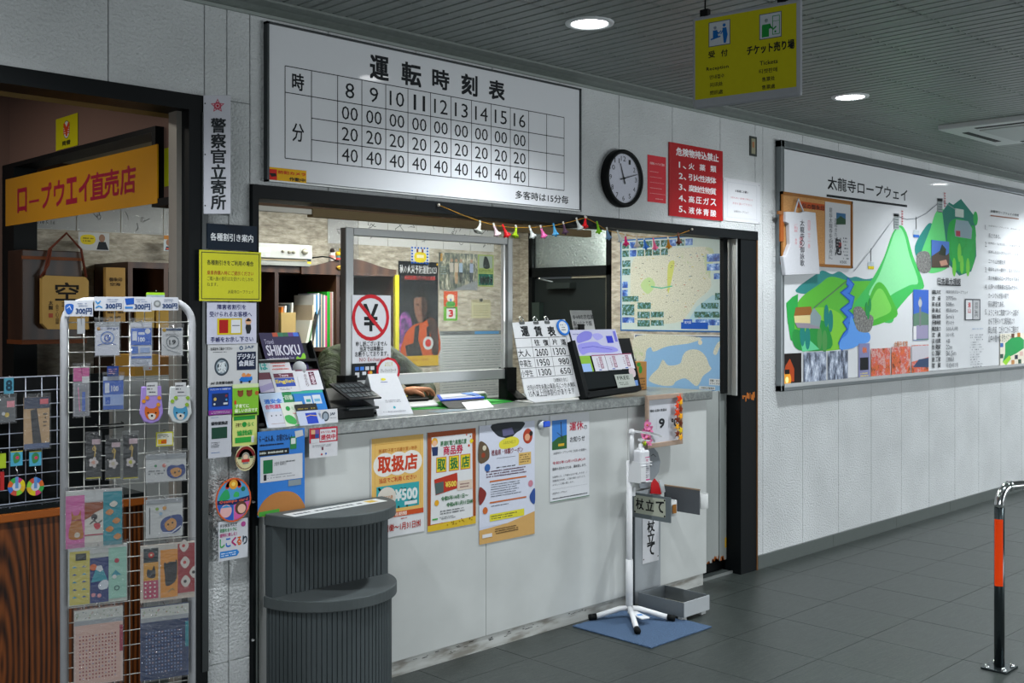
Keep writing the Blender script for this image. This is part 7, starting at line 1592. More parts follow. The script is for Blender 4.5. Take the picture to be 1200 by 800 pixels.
for k, (u, v, c, nm, t) in enumerate(BL):
    q = P(u, v, -0.034); m = mat(c, 0.4); mb = MB()
    ax = Vector((math.sin(t), -0.1, -math.cos(t))).normalized()
    mb.tube([q, q+ax*0.012, q+ax*0.030, q+ax*0.038, q+ax*0.044], [0.005, 0.0055, 0.010, 0.017, 0.019], m, 10)
    e = thing('bell_charm', tuple(q), ('%s bell charm at the left end of the garland' % nm) if k == 0 else ('%s bell charm at the right end of the garland' % nm) if k == len(BL)-1 else '%s bell charm on the garland between the %s and %s bells' % (nm, BL[k-1][3], BL[k+1][3]), 'charm', 'bell charms on the garland')
    mb.build('bell', e); MB().ball(q+ax*0.046, 0.007, m, 8).build('clapper', e)
    MB().prism([q + Vector((-0.003, 0, 0)), q + Vector((-0.014, -0.004, 0.012)), q + Vector((-0.004, -0.004, 0.016)), q + Vector((0.006, 0, 0.004))], (0, 0.001, 0), mat('#c9c6bc' if k % 2 else c, 0.5)).build('ribbon', e)

# ================================================================== THE CLERK
def skin_figure(name, parent, joints, edges, m, sub=2):
    me = bpy.data.meshes.new(name); L = WLOC[parent.name]
    me.from_pydata([tuple(Vector(j[0])-L) for j in joints], edges, []); me.materials.append(m)
    o = bpy.data.objects.new(name, me); COL.objects.link(o); o.parent = parent; WLOC[o.name] = L
    o.modifiers.new('skin', 'SKIN')
    if not me.skin_vertices: me.attributes
    for i, j in enumerate(joints):
        r = j[1]; me.skin_vertices[0].data[i].radius = (r, r) if not isinstance(r, tuple) else r
        me.skin_vertices[0].data[i].use_root = (i == 0)
    sb = o.modifiers.new('sub', 'SUBSURF'); sb.levels = sb.render_levels = sub
    for p in me.polygons: p.use_smooth = True
    o.modifiers['skin'].use_smooth_shade = True
    return o
def bm_skin(name, parent, joints, edges, m, sub=2):
    bm = bmesh.new(); L = WLOC[parent.name]; ly = bm.verts.layers.skin.verify()
    vs = []
    for i, j in enumerate(joints):
        v = bm.verts.new(tuple(Vector(j[0])-L)); r = j[1]; v[ly].radius = (r, r) if not isinstance(r, tuple) else r; v[ly].use_root = (i == 0); vs.append(v)
    for a, b in edges: bm.edges.new((vs[a], vs[b]))
    me = bpy.data.meshes.new(name); bm.to_mesh(me); bm.free(); me.materials.append(m)
    o = bpy.data.objects.new(name, me); COL.objects.link(o); o.parent = parent; WLOC[o.name] = L
    sk = o.modifiers.new('skin', 'SKIN'); sk.use_smooth_shade = True
    sb = o.modifiers.new('sub', 'SUBSURF'); sb.levels = sb.render_levels = sub
    return o
pr_ = thing('person', (3.43, 1.05, 0), 'person in a dark green jacket leaning on folded arms behind the partition', 'person')
def _jk(nt, b):
    n = tex(nt, 'ShaderNodeTexNoise', 9, 'Object', Detail=5.0, Distortion=1.2); nt.links.new(ramp(nt, n.outputs['Fac'], [(0.35, '#1b2310'), (0.6, '#2e3a1c'), (0.75, '#3c4a26')]), b.inputs['Base Color'])
    bump(nt, b, n.outputs['Fac'], 1.0, 0.03); b.inputs['Roughness'].default_value = 0.75
JK = nodes_mat('green_jacket_cloth', _jk); SKN = mat('#b8805f', 0.5, vary=0.03); TRS = mat('#1c1f26', 0.8)
J = [((3.43,1.10,0.62),(0.17,0.12)), ((3.43,1.10,0.90),(0.165,0.12)), ((3.43,1.03,1.15),(0.18,0.13)), ((3.43,0.97,1.30),(0.15,0.11)), ((3.43,0.92,1.37),0.07),
     ((3.25,0.97,1.30),0.082), ((3.17,0.88,1.20),0.066), ((3.14,0.74,1.14),0.052), ((3.30,0.66,1.13),0.045), ((3.44,0.63,1.145),0.036),
     ((3.61,0.97,1.30),0.082), ((3.70,0.88,1.21),0.066), ((3.70,0.74,1.135),0.058), ((3.60,0.68,1.115),0.045), ((3.42,0.71,1.115),0.040)]
E_ = [(0,1),(1,2),(2,3),(3,4),(3,5),(5,6),(6,7),(7,8),(8,9),(3,10),(10,11),(11,12),(12,13),(13,14)]
bm_skin('jacket', pr_, J, E_, JK)
JB = [((3.43,1.08,0.60),(0.16,0.12)), ((3.34,1.04,0.56),0.085), ((3.34,0.72,0.56),0.07), ((3.34,0.70,0.14),0.045), ((3.34,0.60,0.06),0.04), ((3.52,1.04,0.56),0.085), ((3.52,0.72,0.56),0.07), ((3.52,0.70,0.14),0.045), ((3.52,0.60,0.06),0.04)]
bm_skin('trousers', pr_, JB, [(0,1),(1,2),(2,3),(3,4),(0,5),(5,6),(6,7),(7,8)], TRS, 1)
HD = [((3.43,0.93,1.34),0.055), ((3.43,0.90,1.40),0.058), ((3.43,0.865,1.455),(0.078,0.085)), ((3.43,0.85,1.51),(0.080,0.092)), ((3.43,0.86,1.56),(0.060,0.07))]
hd_ = bm_skin('head', pr_, HD, [(0,1),(1,2),(2,3),(3,4)], SKN)
MB().ball((3.43, 0.875, 1.53), 0.1, mat('#15110f', 0.6), 16, (0.88, 1.0, 0.75)).build('hair', pr_)
MB().prism([(3.42, 0.775, 1.475), (3.44, 0.775, 1.475), (3.435, 0.755, 1.455), (3.425, 0.755, 1.455)], (0, 0.03, -0.003), SKN).ball((3.43, 0.765, 1.458), 0.011, SKN, 8).build('nose', pr_)
for sx in (-1, 1):
    MB().ball((3.43+sx*0.030, 0.787, 1.487), 0.009, mat('#e0dcd6', 0.2), 8).ball((3.43+sx*0.030, 0.780, 1.487), 0.0045, mat('#1a1210', 0.2), 8).build('eye', pr_)
    MB().ball((3.43+sx*0.082, 0.87, 1.475), 0.024, SKN, 10, (0.35, 0.6, 1)).build('ear', pr_)
MB().ball((3.43, 0.786, 1.43), 0.02, mat('#9a5a50', 0.5), 8, (1, 0.3, 0.3)).build('mouth', pr_)
# hand resting on the other sleeve: palm and five fingers, one continuous skin
W0 = Vector((3.44, 0.622, 1.150))
HJ = [(W0, 0.026), (W0+Vector((0.05,-0.01,0.012)), (0.034,0.019)), (W0+Vector((0.082,-0.014,0.010)), (0.036,0.017))]
HE = [(0,1),(1,2)]
bases = [(-0.030, 0.070), (-0.010, 0.080), (0.010, 0.076), (0.028, 0.060)]
for dy, ln in bases:
    b0_ = len(HJ); p0 = W0+Vector((0.090, dy-0.014, 0.012)); p1 = p0+Vector((ln*0.45, dy*0.25, 0.002)); p2 = p1+Vector((ln*0.32, dy*0.15, -0.018)); p3 = p2+Vector((ln*0.14, 0, -0.022))
    HJ += [(p0, 0.0105), (p1, 0.0098), (p2, 0.009), (p3, 0.0078)]; HE += [(2, b0_), (b0_, b0_+1), (b0_+1, b0_+2), (b0_+2, b0_+3)]
b0_ = len(HJ); HJ += [(W0+Vector((0.035,-0.040,0.004)), 0.013), (W0+Vector((0.062,-0.058,-0.008)), 0.0115), (W0+Vector((0.082,-0.060,-0.024)), 0.0095)]; HE += [(1, b0_), (b0_, b0_+1), (b0_+1, b0_+2)]
bm_skin('hand', pr_, HJ, HE, SKN)
st_ = thing('office_stool', (3.43, 1.12, 0), 'plain grey office stool under the person behind the counter', 'stool')
MB().lathe((3.43, 1.12, 0.36), [(0, 0), (0.19, 0), (0.20, 0.03), (0.18, 0.06), (0, 0.065)], mat('#3a3f42', 0.7), 24).build('seat', st_)
MB().cyl((3.43, 1.12, 0.03), (3.43, 1.12, 0.36), 0.03, BLACK, 12).build('column', st_)
for k in range(5):
    a = k*2*PI/5; MB().tube([(3.43, 1.12, 0.07), (3.43+0.24*math.cos(a), 1.12+0.24*math.sin(a), 0.03)], 0.02, BLACK, 8).build('leg', st_)
# ================================================================== SHOP DOORWAY, LEFT
s = Sheet((1.983, 0, 0), (0, -1, 0), (0, 0, 1))
def side_paper(u0, v0, u1, v1, x, c, th=0.001, mt=None):
    q = Sheet((x, 0, 0), (0, -1, 0), (0, 0, 1)); a0, b0 = q.ab((u0, v0)); a1, b1 = q.ab((u1, v1))
    q.o = q.o + q.e1*a0 + q.e2*b0; q.W, q.H = a1-a0, b0-b1; q.mode = 'fr'; q.board(0, 0, 1, 1, th, c, mt); q.k = 1; return q
q = side_paper(6.5, 210.5, 184, 238, 1.948, '#d89a08', 0.006, mt=mat('#c48a04', 0.15, spec=0.8, vary=0.01, coat=0.8))
for ch, x in zip('ロープウェイ直売店', (0.10, 0.195, 0.285, 0.375, 0.46, 0.545, 0.62, 0.705, 0.80)):
    if ch == 'ー': q.rect(x-0.005, 0.55, x+0.07, 0.60, '#8f1c34', keep=True)
    else: q.text(ch, x, 0.27, x+(0.085 if ch in '直売店' else 0.07), 0.75, '#8f1c34', 0.02)
q.done('shop_sign', label='yellow shop sign with dark red lettering hanging in the left doorway', cat='sign')
q = side_paper(65.5, 140, 91, 170, 1.982, '#b5ad12')
q.disc(0.5, 0.42, 0.034, '#4a4630', r2=0.040); q.disc(0.5, 0.42, 0.031, '#c3c3c0', r2=0.037); q.text('¥', 0.36, 0.24, 0.64, 0.60, '#b8401c', 0.05); q.text('両替', 0.30, 0.76, 0.68, 0.90, '#26281a', 0.04)
q.done('yen_notice', label='small yellow notice with a red yen mark high on the mauve wall', cat='notice')
q = side_paper(192.5, 174, 214, 215, 1.982, '#a8ab18')
for k, t in enumerate('２階展望'): q.text(t, 0.55, 0.14+0.2*k, 0.82, 0.27+0.2*k, '#22281a', 0.04)
q.done('narrow_yellow_notice', label='yellow notice cut off by the doorway edge beside the shop sign', cat='notice')
# autographs at the left
SB2 = [33, 89.5, 141.5, 191.5, 240]
zt2, zb2 = P(89, 215, YW).z, P(89, 270, YW).z
for k in range(4):
    x0, x1 = P(SB2[k], 260, YW).x, P(SB2[k+1], 260, YW).x
    q = Sheet((x0+0.003, YW, zt2), (1,0,0), (0,0,1), x1-x0-0.006, zt2-zb2); q.mode = 'fr'; q.board(0, 0, 1, 1, 0.003, '#b9bcbb'); q.k = 1
    brush(q, 60+k); q.text('2018.5.16' if k == 0 else 'り' if k == 1 else 'の', 0.1 if k == 0 else 0.45, 0.82 if k == 0 else 0.62, 0.55, 0.90 if k == 0 else 0.75, '#2a2c30')
    q.done('signature_board', label='%s autograph board under the yellow shop sign' % ('leftmost', 'second', 'third', 'rightmost')[k], cat='autograph', group='autograph boards in the shop')
    MB().box((x0+0.004, YW-0.010, zb2+0.003), (x1-0.004, YW-0.009, zt2-0.003), M_WRAP).build('film_sleeve', label='crinkled clear film sleeve over the %s autograph board in the shop' % ('leftmost', 'second', 'third', 'rightmost')[k], cat='film', group='film sleeves in the shop')
def card1(q):
    q.blob([(0.1,0.2),(0.35,0.12),(0.52,0.22),(0.54,0.5),(0.4,0.68),(0.15,0.66),(0.06,0.45)], '#c8b422'); q.scribble(0.14, 0.26, 0.48, 0.56, 2, '#4a441a', seed=3); q.disc(0.76, 0.3, 0.016, '#8a6a56', r2=0.02); q.poly([(0.66,0.5),(0.88,0.5),(0.98,0.95),(0.58,0.95)], '#1b2026')
wallpaper(92, 271.5, 128, 294, '#b3b6b6', 'photo_card', 'white card with a yellow bubble and a suited figure under the autographs', card1, 'card', y=1.80)
def card2(q):
    q.rect(0, 0, 1, 0.25, '#a8702c'); q.disc(0.25, 0.45, 0.02, '#8a6450'); q.poly([(0.1,0.7),(0.42,0.7),(0.5,0.95),(0.05,0.95)], '#2a3648'); q.disc(0.72, 0.45, 0.02, '#8a6450'); q.rect(0.1, 0.8, 0.9, 0.9, '#b84a2c')
wallpaper(192, 275.5, 218, 295, '#a9b6bc', 'photo_card', 'small card with two portraits at the right edge of the doorway view', card2, 'card', y=1.80)
# dark wooden case with cord and plaque
wc_ = thing('wooden_case', (2.05, 1.6, 1.3), 'dark brown wooden case with a cord loop behind the rack', 'case')
YD = 1.50; a_, b_ = P(26, 292, YD), P(96, 402, YD)
MB().box((a_.x, YD, b_.z), (b_.x, YD+0.18, a_.z), M_DKWOOD).build('case_body', wc_, bevel=0.004)
MB().box((a_.x-0.004, YD-0.008, a_.z-0.045), (b_.x+0.004, YD, a_.z-0.030), mat('#6a3a1e', 0.5)).box((a_.x-0.004, YD-0.008, b_.z+0.0), (b_.x+0.02, YD+0.18, b_.z+0.02), mat('#5a3018', 0.5)).build('case_moulding', wc_)
MB().tube([P(51, 325, YD-0.03), P(58, 292, YD-0.02), P(78, 273, YD-0.01), P(95, 292, YD-0.02), P(101, 325, YD-0.03)], 0.006, mat('#5a2a1c', 0.7), 6).tube([P(47, 325, YD-0.035), P(57, 310, YD-0.03), P(60, 292, YD-0.02)], 0.005, mat('#5a2a1c', 0.7), 6).build('hanging_cord', wc_)
pq_ = wall_sheet(YD-0.045); pts = [(53, 322.5), (100, 324.5), (104, 329), (104, 386), (56, 385.5), (49.5, 379), (49.5, 326)]
ab_ = [pq_.ab(p) for p in pts]; TANW = mat('#a8884c', 0.55, vary=0.12, scale=14)
PLQ = thing('wooden_plaque', (2.2, YD-0.05, 1.4), 'tan wooden plaque with one large brush character, hanging on the dark case', 'plaque')
MB().prism([(a, YD-0.045, b) for a, b in ab_][::-1], (0, 0.03, 0), TANW).build('board', PLQ)
pq_.text('空', 65, 331, 92, 352, '#14100c', 0.015); pq_.text('太龍', 57, 352, 62, 363, '#2a2018', vert=True, bold=0.02); pq_.rect(57, 367, 62, 372, '#9a4a34'); pq_.text('舎心嶽', 65, 356, 69, 380, '#2a2018', vert=True); pq_.text('平成三', 72, 354, 76, 380, '#2a2018', vert=True); pq_.done('lettering', PLQ)
q2_ = wall_sheet(YD-0.02)
def tanbox(u0, v0, u1, v1, y, dp, nm, label, c='#a5834a'):
    a, b = P(u0, v0, y), P(u1, v1, y); return MB().box((a.x, y, b.z), (b.x, y+dp, a.z), mat(c, 0.6, vary=0.08, scale=12)).build(nm, label=label, cat='box' if nm == 'carton' else 'plaque', bevel=0.002)
tanbox(124, 313, 147, 378, YD-0.03, 0.03, 'wooden_tablet', 'narrow tan wooden tablet right of the brush plaque')
s = wall_sheet(YD-0.0305); s.text('御朱印', 128, 325, 143, 330, '#3a2c1a', 0.02); s.text('空海', 129, 331, 141, 335, '#3a2c1a', 0.02); s.scribble(126, 352, 145, 374, 4, '#4a3a22', seed=4); s.done('tablet_print', label='small dark lettering on the narrow tan tablet', cat='lettering')
tanbox(159, 362, 181, 384, YC-0.021, 0.02, 'wooden_tablet', 'small tan tablet left of the pair behind the rack top', '#a58a48'); tanbox(183, 362, 202, 384, YC-0.021, 0.02, 'wooden_tablet', 'small tan tablet right of the pair behind the rack top', '#9a7c3c')
tanbox(158, 416, 186, 442, 1.01, 0.2, 'carton', 'lower tan carton behind the blue pack on the rack', '#a8823c'); tanbox(188, 418, 214, 442, 1.02, 0.2, 'carton', 'brown carton beside the lower tan carton', '#8a6236')
# wood counter with black display top
wcn = thing('display_counter', (0.8, 0.35, 0), 'varnished wooden display counter inside the left doorway', 'counter')
YF = 0.26; 
xs3 = [XL+0.02, -1.0, -0.55, -0.1, 0.35, P(-60, 700, YF).x, P(-8, 700, YF).x, P(34.5, 700, YF).x, P(72, 700, YF).x, P(120, 700, YF).x, P(168, 700, YF).x]
for a, b in zip(xs3, xs3[1:]): MB().box((a+0.001, YF, 0.05), (b-0.001, YF+0.018, 0.825), M_WOOD).build('wood_plank', wcn)
MB().box((XL+0.02, YF+0.018, 0.0), (xs3[-1], 0.75, 0.82), BLACK).build('carcass', wcn)
MB().box((XL+0.02, YF-0.015, 0.826), (xs3[-1]+0.01, YF+0.03, 0.856), mat('#8a4a1c', 0.35)).build('edge_moulding', wcn, bevel=0.004)
MB().box((XL+0.02, YF-0.005, 0.857), (xs3[-1], 0.75, 0.872), mat('#15191a', 0.12)).build('black_top', wcn)
# grey cabinet behind the rack
gc = thing('metal_cabinet', (1.95, 1.0, 0), 'pale grey metal cabinet seen through the grid rack', 'cabinet')
a_, b_ = P(132, 442, 1.0), P(218, 570, 1.0)
MB().box((a_.x, 1.0, 0), (b_.x+0.1, 1.25, a_.z), mat('#8d918f', 0.4, 0.2)).build('cabinet_body', gc)
for k in range(3): MB().box((a_.x+0.01+k*0.14, 0.99, 0.1), (a_.x+0.14+k*0.14, 1.0, a_.z-0.01), mat('#9a9e9c', 0.35, 0.2)).build('door', gc, bevel=0.003)
# black board behind the wire display
bbk = MB(); a_, b_ = P(-80, 444, 0.42), P(128, 600, 0.42); bbk.box((a_.x, 0.42, 0.872), (b_.x, 0.43, P(20, 441, 0.42).z), BLACK); bbk.build('black_backboard', label='black backboard standing on the wooden counter behind the wire display', cat='board')

# wire display on the counter
WIRE = mat('#aeb4c4', 0.3, 0.3)
wd_ = thing('wire_display', (1.3, 0.33, 0.872), 'white wire grid display standing on the wooden counter', 'display grid')
YG = 0.33; zt3 = P(30, 441.5, YG).z; zb3 = 0.876; gx_ = [P(u, 500, YG).x for u in (-62, -44, -26, -8, 11, 30, 49, 67, 71)]
for x in gx_: MB().tube([(x, YG, zb3), (x, YG, zt3)], 0.0016, WIRE, 6).build('wire', wd_)
nz = 9
for k in range(nz+1): z = zb3 + (zt3-zb3)*k/nz; MB().tube([(gx_[0], YG-0.003, z), (gx_[-1], YG-0.003, z)], 0.0016 if 0 < k < nz else 0.0024, WIRE, 6).build('wire', wd_)
def goods(pl, lift, u0, v0, u1, v1, c, name, label, fn=None, film=True, th=0.004, cat='packet', group=None):
    q = Sheet(pl.o + pl.n*lift, pl.e1, pl.e2); a0, b0 = q.ab((u0, v0)); a1, b1 = q.ab((u1, v1))
    q.o = q.o + q.e1*a0 + q.e2*b0; q.W, q.H = a1-a0, b0-b1; q.mode = 'fr'; z0 = q.o.copy()
    t = thing(name, tuple(q.o + q.e1*q.W/2 - q.e2*q.H), label, cat, group)
    q.board(0, 0, 1, 1, th, c); q.k = 1
    if fn: fn(q)
    q.done('card', t)
    if film:
        o = q.o - q.e2*(q.H+0.004) - q.e1*0.003 + q.n*0.004
        MB().obox(o, q.e1*(q.W+0.006), q.e2*(q.H+0.018), q.n*0.0008, M_WRAP).build('clear_film', t)
    tp = q.o + q.e1*q.W/2 + q.e2*0.004
    MB().tube([tp - q.n*(lift-0.001), tp + q.n*0.006, tp + q.n*0.008 + q.e2*0.004], 0.0014, CHROME, 6).build('hook', t)
    return t
gp_ = Sheet((0, YG-0.004, 0), (1,0,0), (0,0,1))
goods(gp_, 0.01, 5, 443, 16, 461, '#4a8aa0', 'blue_tag', 'small blue figure-eight tag at the top of the wire display', lambda q: (q.text('8', 0.2, 0.15, 0.8, 0.8, '#1e3a48', 0.03),), False, cat='tag')
goods(gp_, 0.015, -2, 466, 18, 494, '#55595c', 'charm_packet', 'small clear charm packet with a pink label at the left edge', lambda q: (q.rect(0.5, 0.15, 0.95, 0.4, '#c8808a'), q.disc(0.5, 0.7, 0.008, '#b8a03a'), q.disc(0.3, 0.65, 0.006, '#b9bcc0')))
goods(gp_, 0.02, 28, 466, 58, 524, '#b0926a', 'chopstick_packet', 'beige and navy packet of dark sticks on the wire display', lambda q: (q.rect(0, 0, 1, 0.22, '#1f2d48'), q.rect(0.62, 0.04, 0.95, 0.14, '#c8606a'), q.poly([(0.25,0.25),(0.5,0.22),(0.7,0.95),(0.35,0.95)], '#23262a'), q.rect(0, 0.9, 1, 1, '#4a5a7c'), q.scribble(0.75, 0.3, 0.9, 0.6, 4, '#3a3226', seed=3)))
for k, (u, nm) in enumerate(((12.5, 'left'), (34.5, 'right'))):
    def bd(q, k=k):
        q.rect(0, 0, 1, 0.06, '#c8b82a'); q.blob([(0.2,0.3),(0.5,0.1),(0.8,0.3),(0.7,0.7),(0.3,0.8)], '#3a7a4a'); q.disc(0.55, 0.45, 0.006, '#b83a5a')
    t = goods(gp_, 0.012, u, 529, u+14, 545, '#4a9ab8', 'keyring_card', '%s of two keyrings with a round multicoloured disc on the wire display' % nm, bd, False, cat='keyring')
    q = Sheet((0, YG-0.018, 0), (1,0,0), (0,0,1)); c = q.ab((u+7, 570)); q.mode = 'ab'
    cols_ = ('#c8b822', '#b83a6a', '#3a9a4a', '#c8602a', '#3a6ab8', '#b84a3a', '#7ab83a', '#c8a02a')
    for j in range(8):
        a0, a1 = j*PI/4, (j+1)*PI/4; q.mb.prism([(c[0], YG-0.018, c[1])] + [(c[0]+0.030*math.cos(a0+(a1-a0)*i/4), YG-0.018, c[1]+0.032*math.sin(a0+(a1-a0)*i/4)) for i in range(5)], (0, 0.002, 0), mat(cols_[(j+3*k) % 8], 0.35))
    q.disc(c[0], c[1], 0.015, '#b9bcc4'); q.rect(c[0]-0.005, c[1]+0.034, c[0]+0.006, c[1]-0.006, '#5a86b8'); q.done('round_disc', t)
    MB().tube([P(u+7, 545, YG-0.014), P(u+6.5, 549, YG-0.018), P(u+8, 553, YG-0.018), P(u+7, 558, YG-0.016)], 0.002, CHROME, 6).build('clasp', t)
goods(gp_, 0.012, -6, 532, 7, 548, '#9ab02a', 'green_charm', 'small green charm cut by the left edge of the view', None, False, cat='charm')
goods(gp_, 0.012, 0.5, 553, 5, 574, '#a82a2a', 'red_tassel', 'short red tassel at the far left of the wire display', None, False, cat='tassel')

# ================================================================== GRID RACK
Fv, Rv = Vector((CC, SS, 0)), RV
RP0 = Vector((0, CY, 0)) + Fv*3.45 + Rv*(-1.0155)     # right post foot
RD_ = (Fv*0.469 + Rv*0.883).normalized()
RPL = RP0 - RD_*0.377
gr = thing('grid_rack', tuple(RPL.lerp(RP0, 0.5)), 'white tubular grid rack hung with souvenirs in front of the doorway', 'rack')
gr.location.z = 0; TUB = mat('#b4b6ba', 0.3)
ZT = 1.585; rad = 0.07
def up(p, z): return Vector((p.x, p.y, z))
pts = [up(RPL, 0.03), up(RPL, ZT-rad)] + [up(RPL + RD_*(rad*(1-math.cos(t))), ZT-rad+rad*math.sin(t)) for t in [PI/2*i/7 for i in range(1, 8)]]
pts += [up(RP0 - RD_*(rad*(1-math.sin(t))) , ZT-rad+rad*math.cos(t)) for t in [PI/2*i/7 for i in range(0, 8)]] + [up(RP0, 0.03)]
MB().tube(pts, 0.0118, TUB, 14).build('tube_frame', gr)
GW = mat('#b9bbb6', 0.3, 0.2)
ng = 8
for k in range(ng+1):
    p = RPL.lerp(RP0, (0.012+k*0.0441)/0.377); MB().tube([up(p, 0.16), up(p, ZT-0.012)], 0.0016, GW, 6).build('grid_wire', gr)
nn = Vector((RD_.y, -RD_.x, 0))
for k in range(31):
    z = ZT-0.065-k*0.0453; MB().tube([up(RPL, z)+nn*0.003, up(RP0, z)+nn*0.003], 0.0016, GW, 6).build('grid_wire', gr)
for p in (RPL, RP0):
    MB().tube([up(p, 0.028)-nn*0.20, up(p, 0.028)+nn*0.20], 0.0115, TUB, 12).build('foot_tube', gr)
    for sg in (-1, 1): MB().ball(up(p, 0.018)+nn*0.19*sg, 0.018, BLACK, 10).build('castor', gr)
rp_ = Sheet(RPL, RD_, (0,0,1))
def price(k, u0, v0, u1, v1, nm, fn):
    q = Sheet(rp_.o + rp_.n*(0.014+0.002*(k % 2)), rp_.e1, rp_.e2); a0, b0 = q.ab((u0, v0)); a1, b1 = q.ab((u1, v1)); q.o = q.o + q.e1*a0 + q.e2*b0; q.W, q.H = a1-a0, b0-b1; q.mode = 'fr'
    q.board(0, 0, 1, 1, 0.001, '#bcbfc6'); q.k = 1; fn(q); q.text('300円', 0.40, 0.48, 0.95, 0.86, '#27406a', 0.03); q.scribble(0.45, 0.12, 0.85, 0.40, 2, '#7a86a0', seed=k, fill=0.9)
    q.done('price_tag', label=nm, cat='price tag', group='price tags along the rack top')
price(0, 75.5, 352, 109, 370.5, 'leftmost white price tag on the rack top, with a blue scribbled shield', lambda q: (q.blob([(0.03,0.3),(0.18,0.2),(0.32,0.3),(0.28,0.7),(0.14,0.88),(0.04,0.65)], '#2a5aa8'), q.line([(0.08,0.5),(0.18,0.35),(0.24,0.6)], 0.002, '#b9c4d8')))
price(1, 110.5, 347.5, 144, 364, 'white price tag with light blue curls, second on the rack top', lambda q: (q.line([(0.04,0.3),(0.12,0.5),(0.22,0.3)], 0.004, '#3a86c0'), q.line([(0.04,0.8),(0.16,0.66),(0.28,0.78)], 0.004, '#3a86c0')))
price(2, 144.5, 347.5, 177.5, 365, 'white price tag with two blue squares, third on the rack top', lambda q: (q.poly([(0.05,0.12),(0.38,0.08),(0.38,0.5),(0.1,0.55)], '#2450a0'), q.rect(0.06, 0.66, 0.34, 0.8, '#3a76b8')))
price(3, 178, 348, 209, 363.5, 'white price tag with a grey ring, rightmost on the rack top', lambda q: (q.disc(0.2, 0.5, 0.011, '#7a7e80'), q.disc(0.2, 0.5, 0.006, '#a8acac')))
goods(rp_, -0.012, 171.5, 342.5, 193, 350, '#8ab82a', 'green_slip', 'small green and white slip behind the third price tag', lambda q: q.rect(0, 0.4, 1, 1, '#8a98a0'), False, cat='slip')
def pk1(q):
    q.rect(0, 0, 1, 0.14, '#8d9296'); q.text('ロープウェイ', 0.2, 0.17, 0.95, 0.23, '#2f4a8a', 0.03); q.disc(0.5, 0.48, 0.020, '#5a7ab8', inner=0.017); q.disc(0.5, 0.48, 0.010, '#3a5aa8', inner=0.007); q.text('19', 0.38, 0.42, 0.62, 0.54, '#3a5aa8', 0.02); q.line([(0.1,0.7),(0.5,0.6),(0.85,0.68)], 0.002, '#3a5aa8'); q.disc(0.14, 0.2, 0.005, '#a87a2a')
goods(rp_, 0.035, 111.5, 377, 140, 416, '#b9bdc8', 'souvenir_packet', 'white packet with a blue ring drawing, top left of the rack', pk1)
def pk2(q):
    q.rect(0, 0, 1, 0.10, '#b9bcc4'); q.rect(0.02, 0.13, 0.98, 0.52, '#2a5ab4'); q.rect(0.08, 0.2, 0.3, 0.42, '#c0c8d8'); q.rect(0.36, 0.22, 0.66, 0.28, '#c0c8d8'); q.text('100', 0.36, 0.34, 0.66, 0.44, '#c8d2e4', 0.03); q.disc(0.8, 0.2, 0.008, '#c3c8d0'); q.rect(0.05, 0.55, 0.35, 0.72, '#3a66b4'); q.rect(0.45, 0.58, 0.9, 0.70, '#8aa0c8'); q.rect(0.03, 0.78, 0.97, 0.83, '#2a5ab4'); q.scribble(0.06, 0.87, 0.95, 0.96, 2, '#6a7484', seed=3)
goods(rp_, 0.035, 153, 378, 178, 428, '#b3b9c6', 'souvenir_packet', 'tall blue and white packet in the middle of the rack top row', pk2)
def pk3(q):
    q.rect(0.1, 0.02, 0.95, 0.10, '#2f4260'); q.disc(0.12, 0.08, 0.006, '#a8862a'); q.disc(0.52, 0.52, 0.020, '#6a7278', inner=0.017); q.text('19', 0.36, 0.44, 0.66, 0.60, '#2b3036', 0.02); q.scribble(0.2, 0.2, 0.85, 0.32, 2, '#7a7e84', seed=2); q.line([(0.05,0.6),(0.3,0.8),(0.9,0.95)], 0.002, '#8a9096')
goods(rp_, 0.035, 189.5, 384, 214, 416, '#b7babc', 'souvenir_packet', 'white packet numbered 19 in a ring at the top right of the rack', pk3)
goods(rp_, 0.03, 86, 431, 104.5, 487, '#8f9096', 'pen_packet', 'slim clear packet with pink top at the left of the rack', lambda q: (q.rect(0, 0, 1, 0.28, '#b8508a'), q.rect(0.55, 0.18, 1, 0.32, '#c3c5c8'), q.rect(0.1, 0.34, 0.9, 0.95, '#7d7f86'), q.rect(0.55, 0.5, 0.75, 0.9, '#4a66b0'), q.line([(0.3,0.4),(0.4,0.9)], 0.003, '#c07a9a')))
goods(rp_, 0.028, 90.5, 373, 99.5, 391, '#9a9da0', 'wire_clip', 'small translucent clip block at the top left inside the rack', None, False, cat='clip')
goods(rp_, 0.03, 121, 441, 144.5, 479, '#2f5ab0', 'souvenir_packet', 'blue and white packet left of the lilac sock on the rack', lambda q: (q.rect(0, 0.0, 1, 0.12, '#a9b4c8'), q.rect(0.08, 0.2, 0.3, 0.5, '#c0c8d8'), q.text('100', 0.4, 0.3, 0.75, 0.45, '#c0cade', 0.03), q.rect(0, 0.55, 1, 0.88, '#8aa0cc'), q.rect(0.1, 0.62, 0.35, 0.84, '#2f5ab0')))
goods(rp_, 0.034, 125.5, 429, 139, 440.5, '#2a3f7a', 'small_label', 'tiny navy label above the blue and white packet', lambda q: q.scribble(0.1, 0.2, 0.9, 0.8, 3, '#b08a9a', seed=4), False, cat='label')
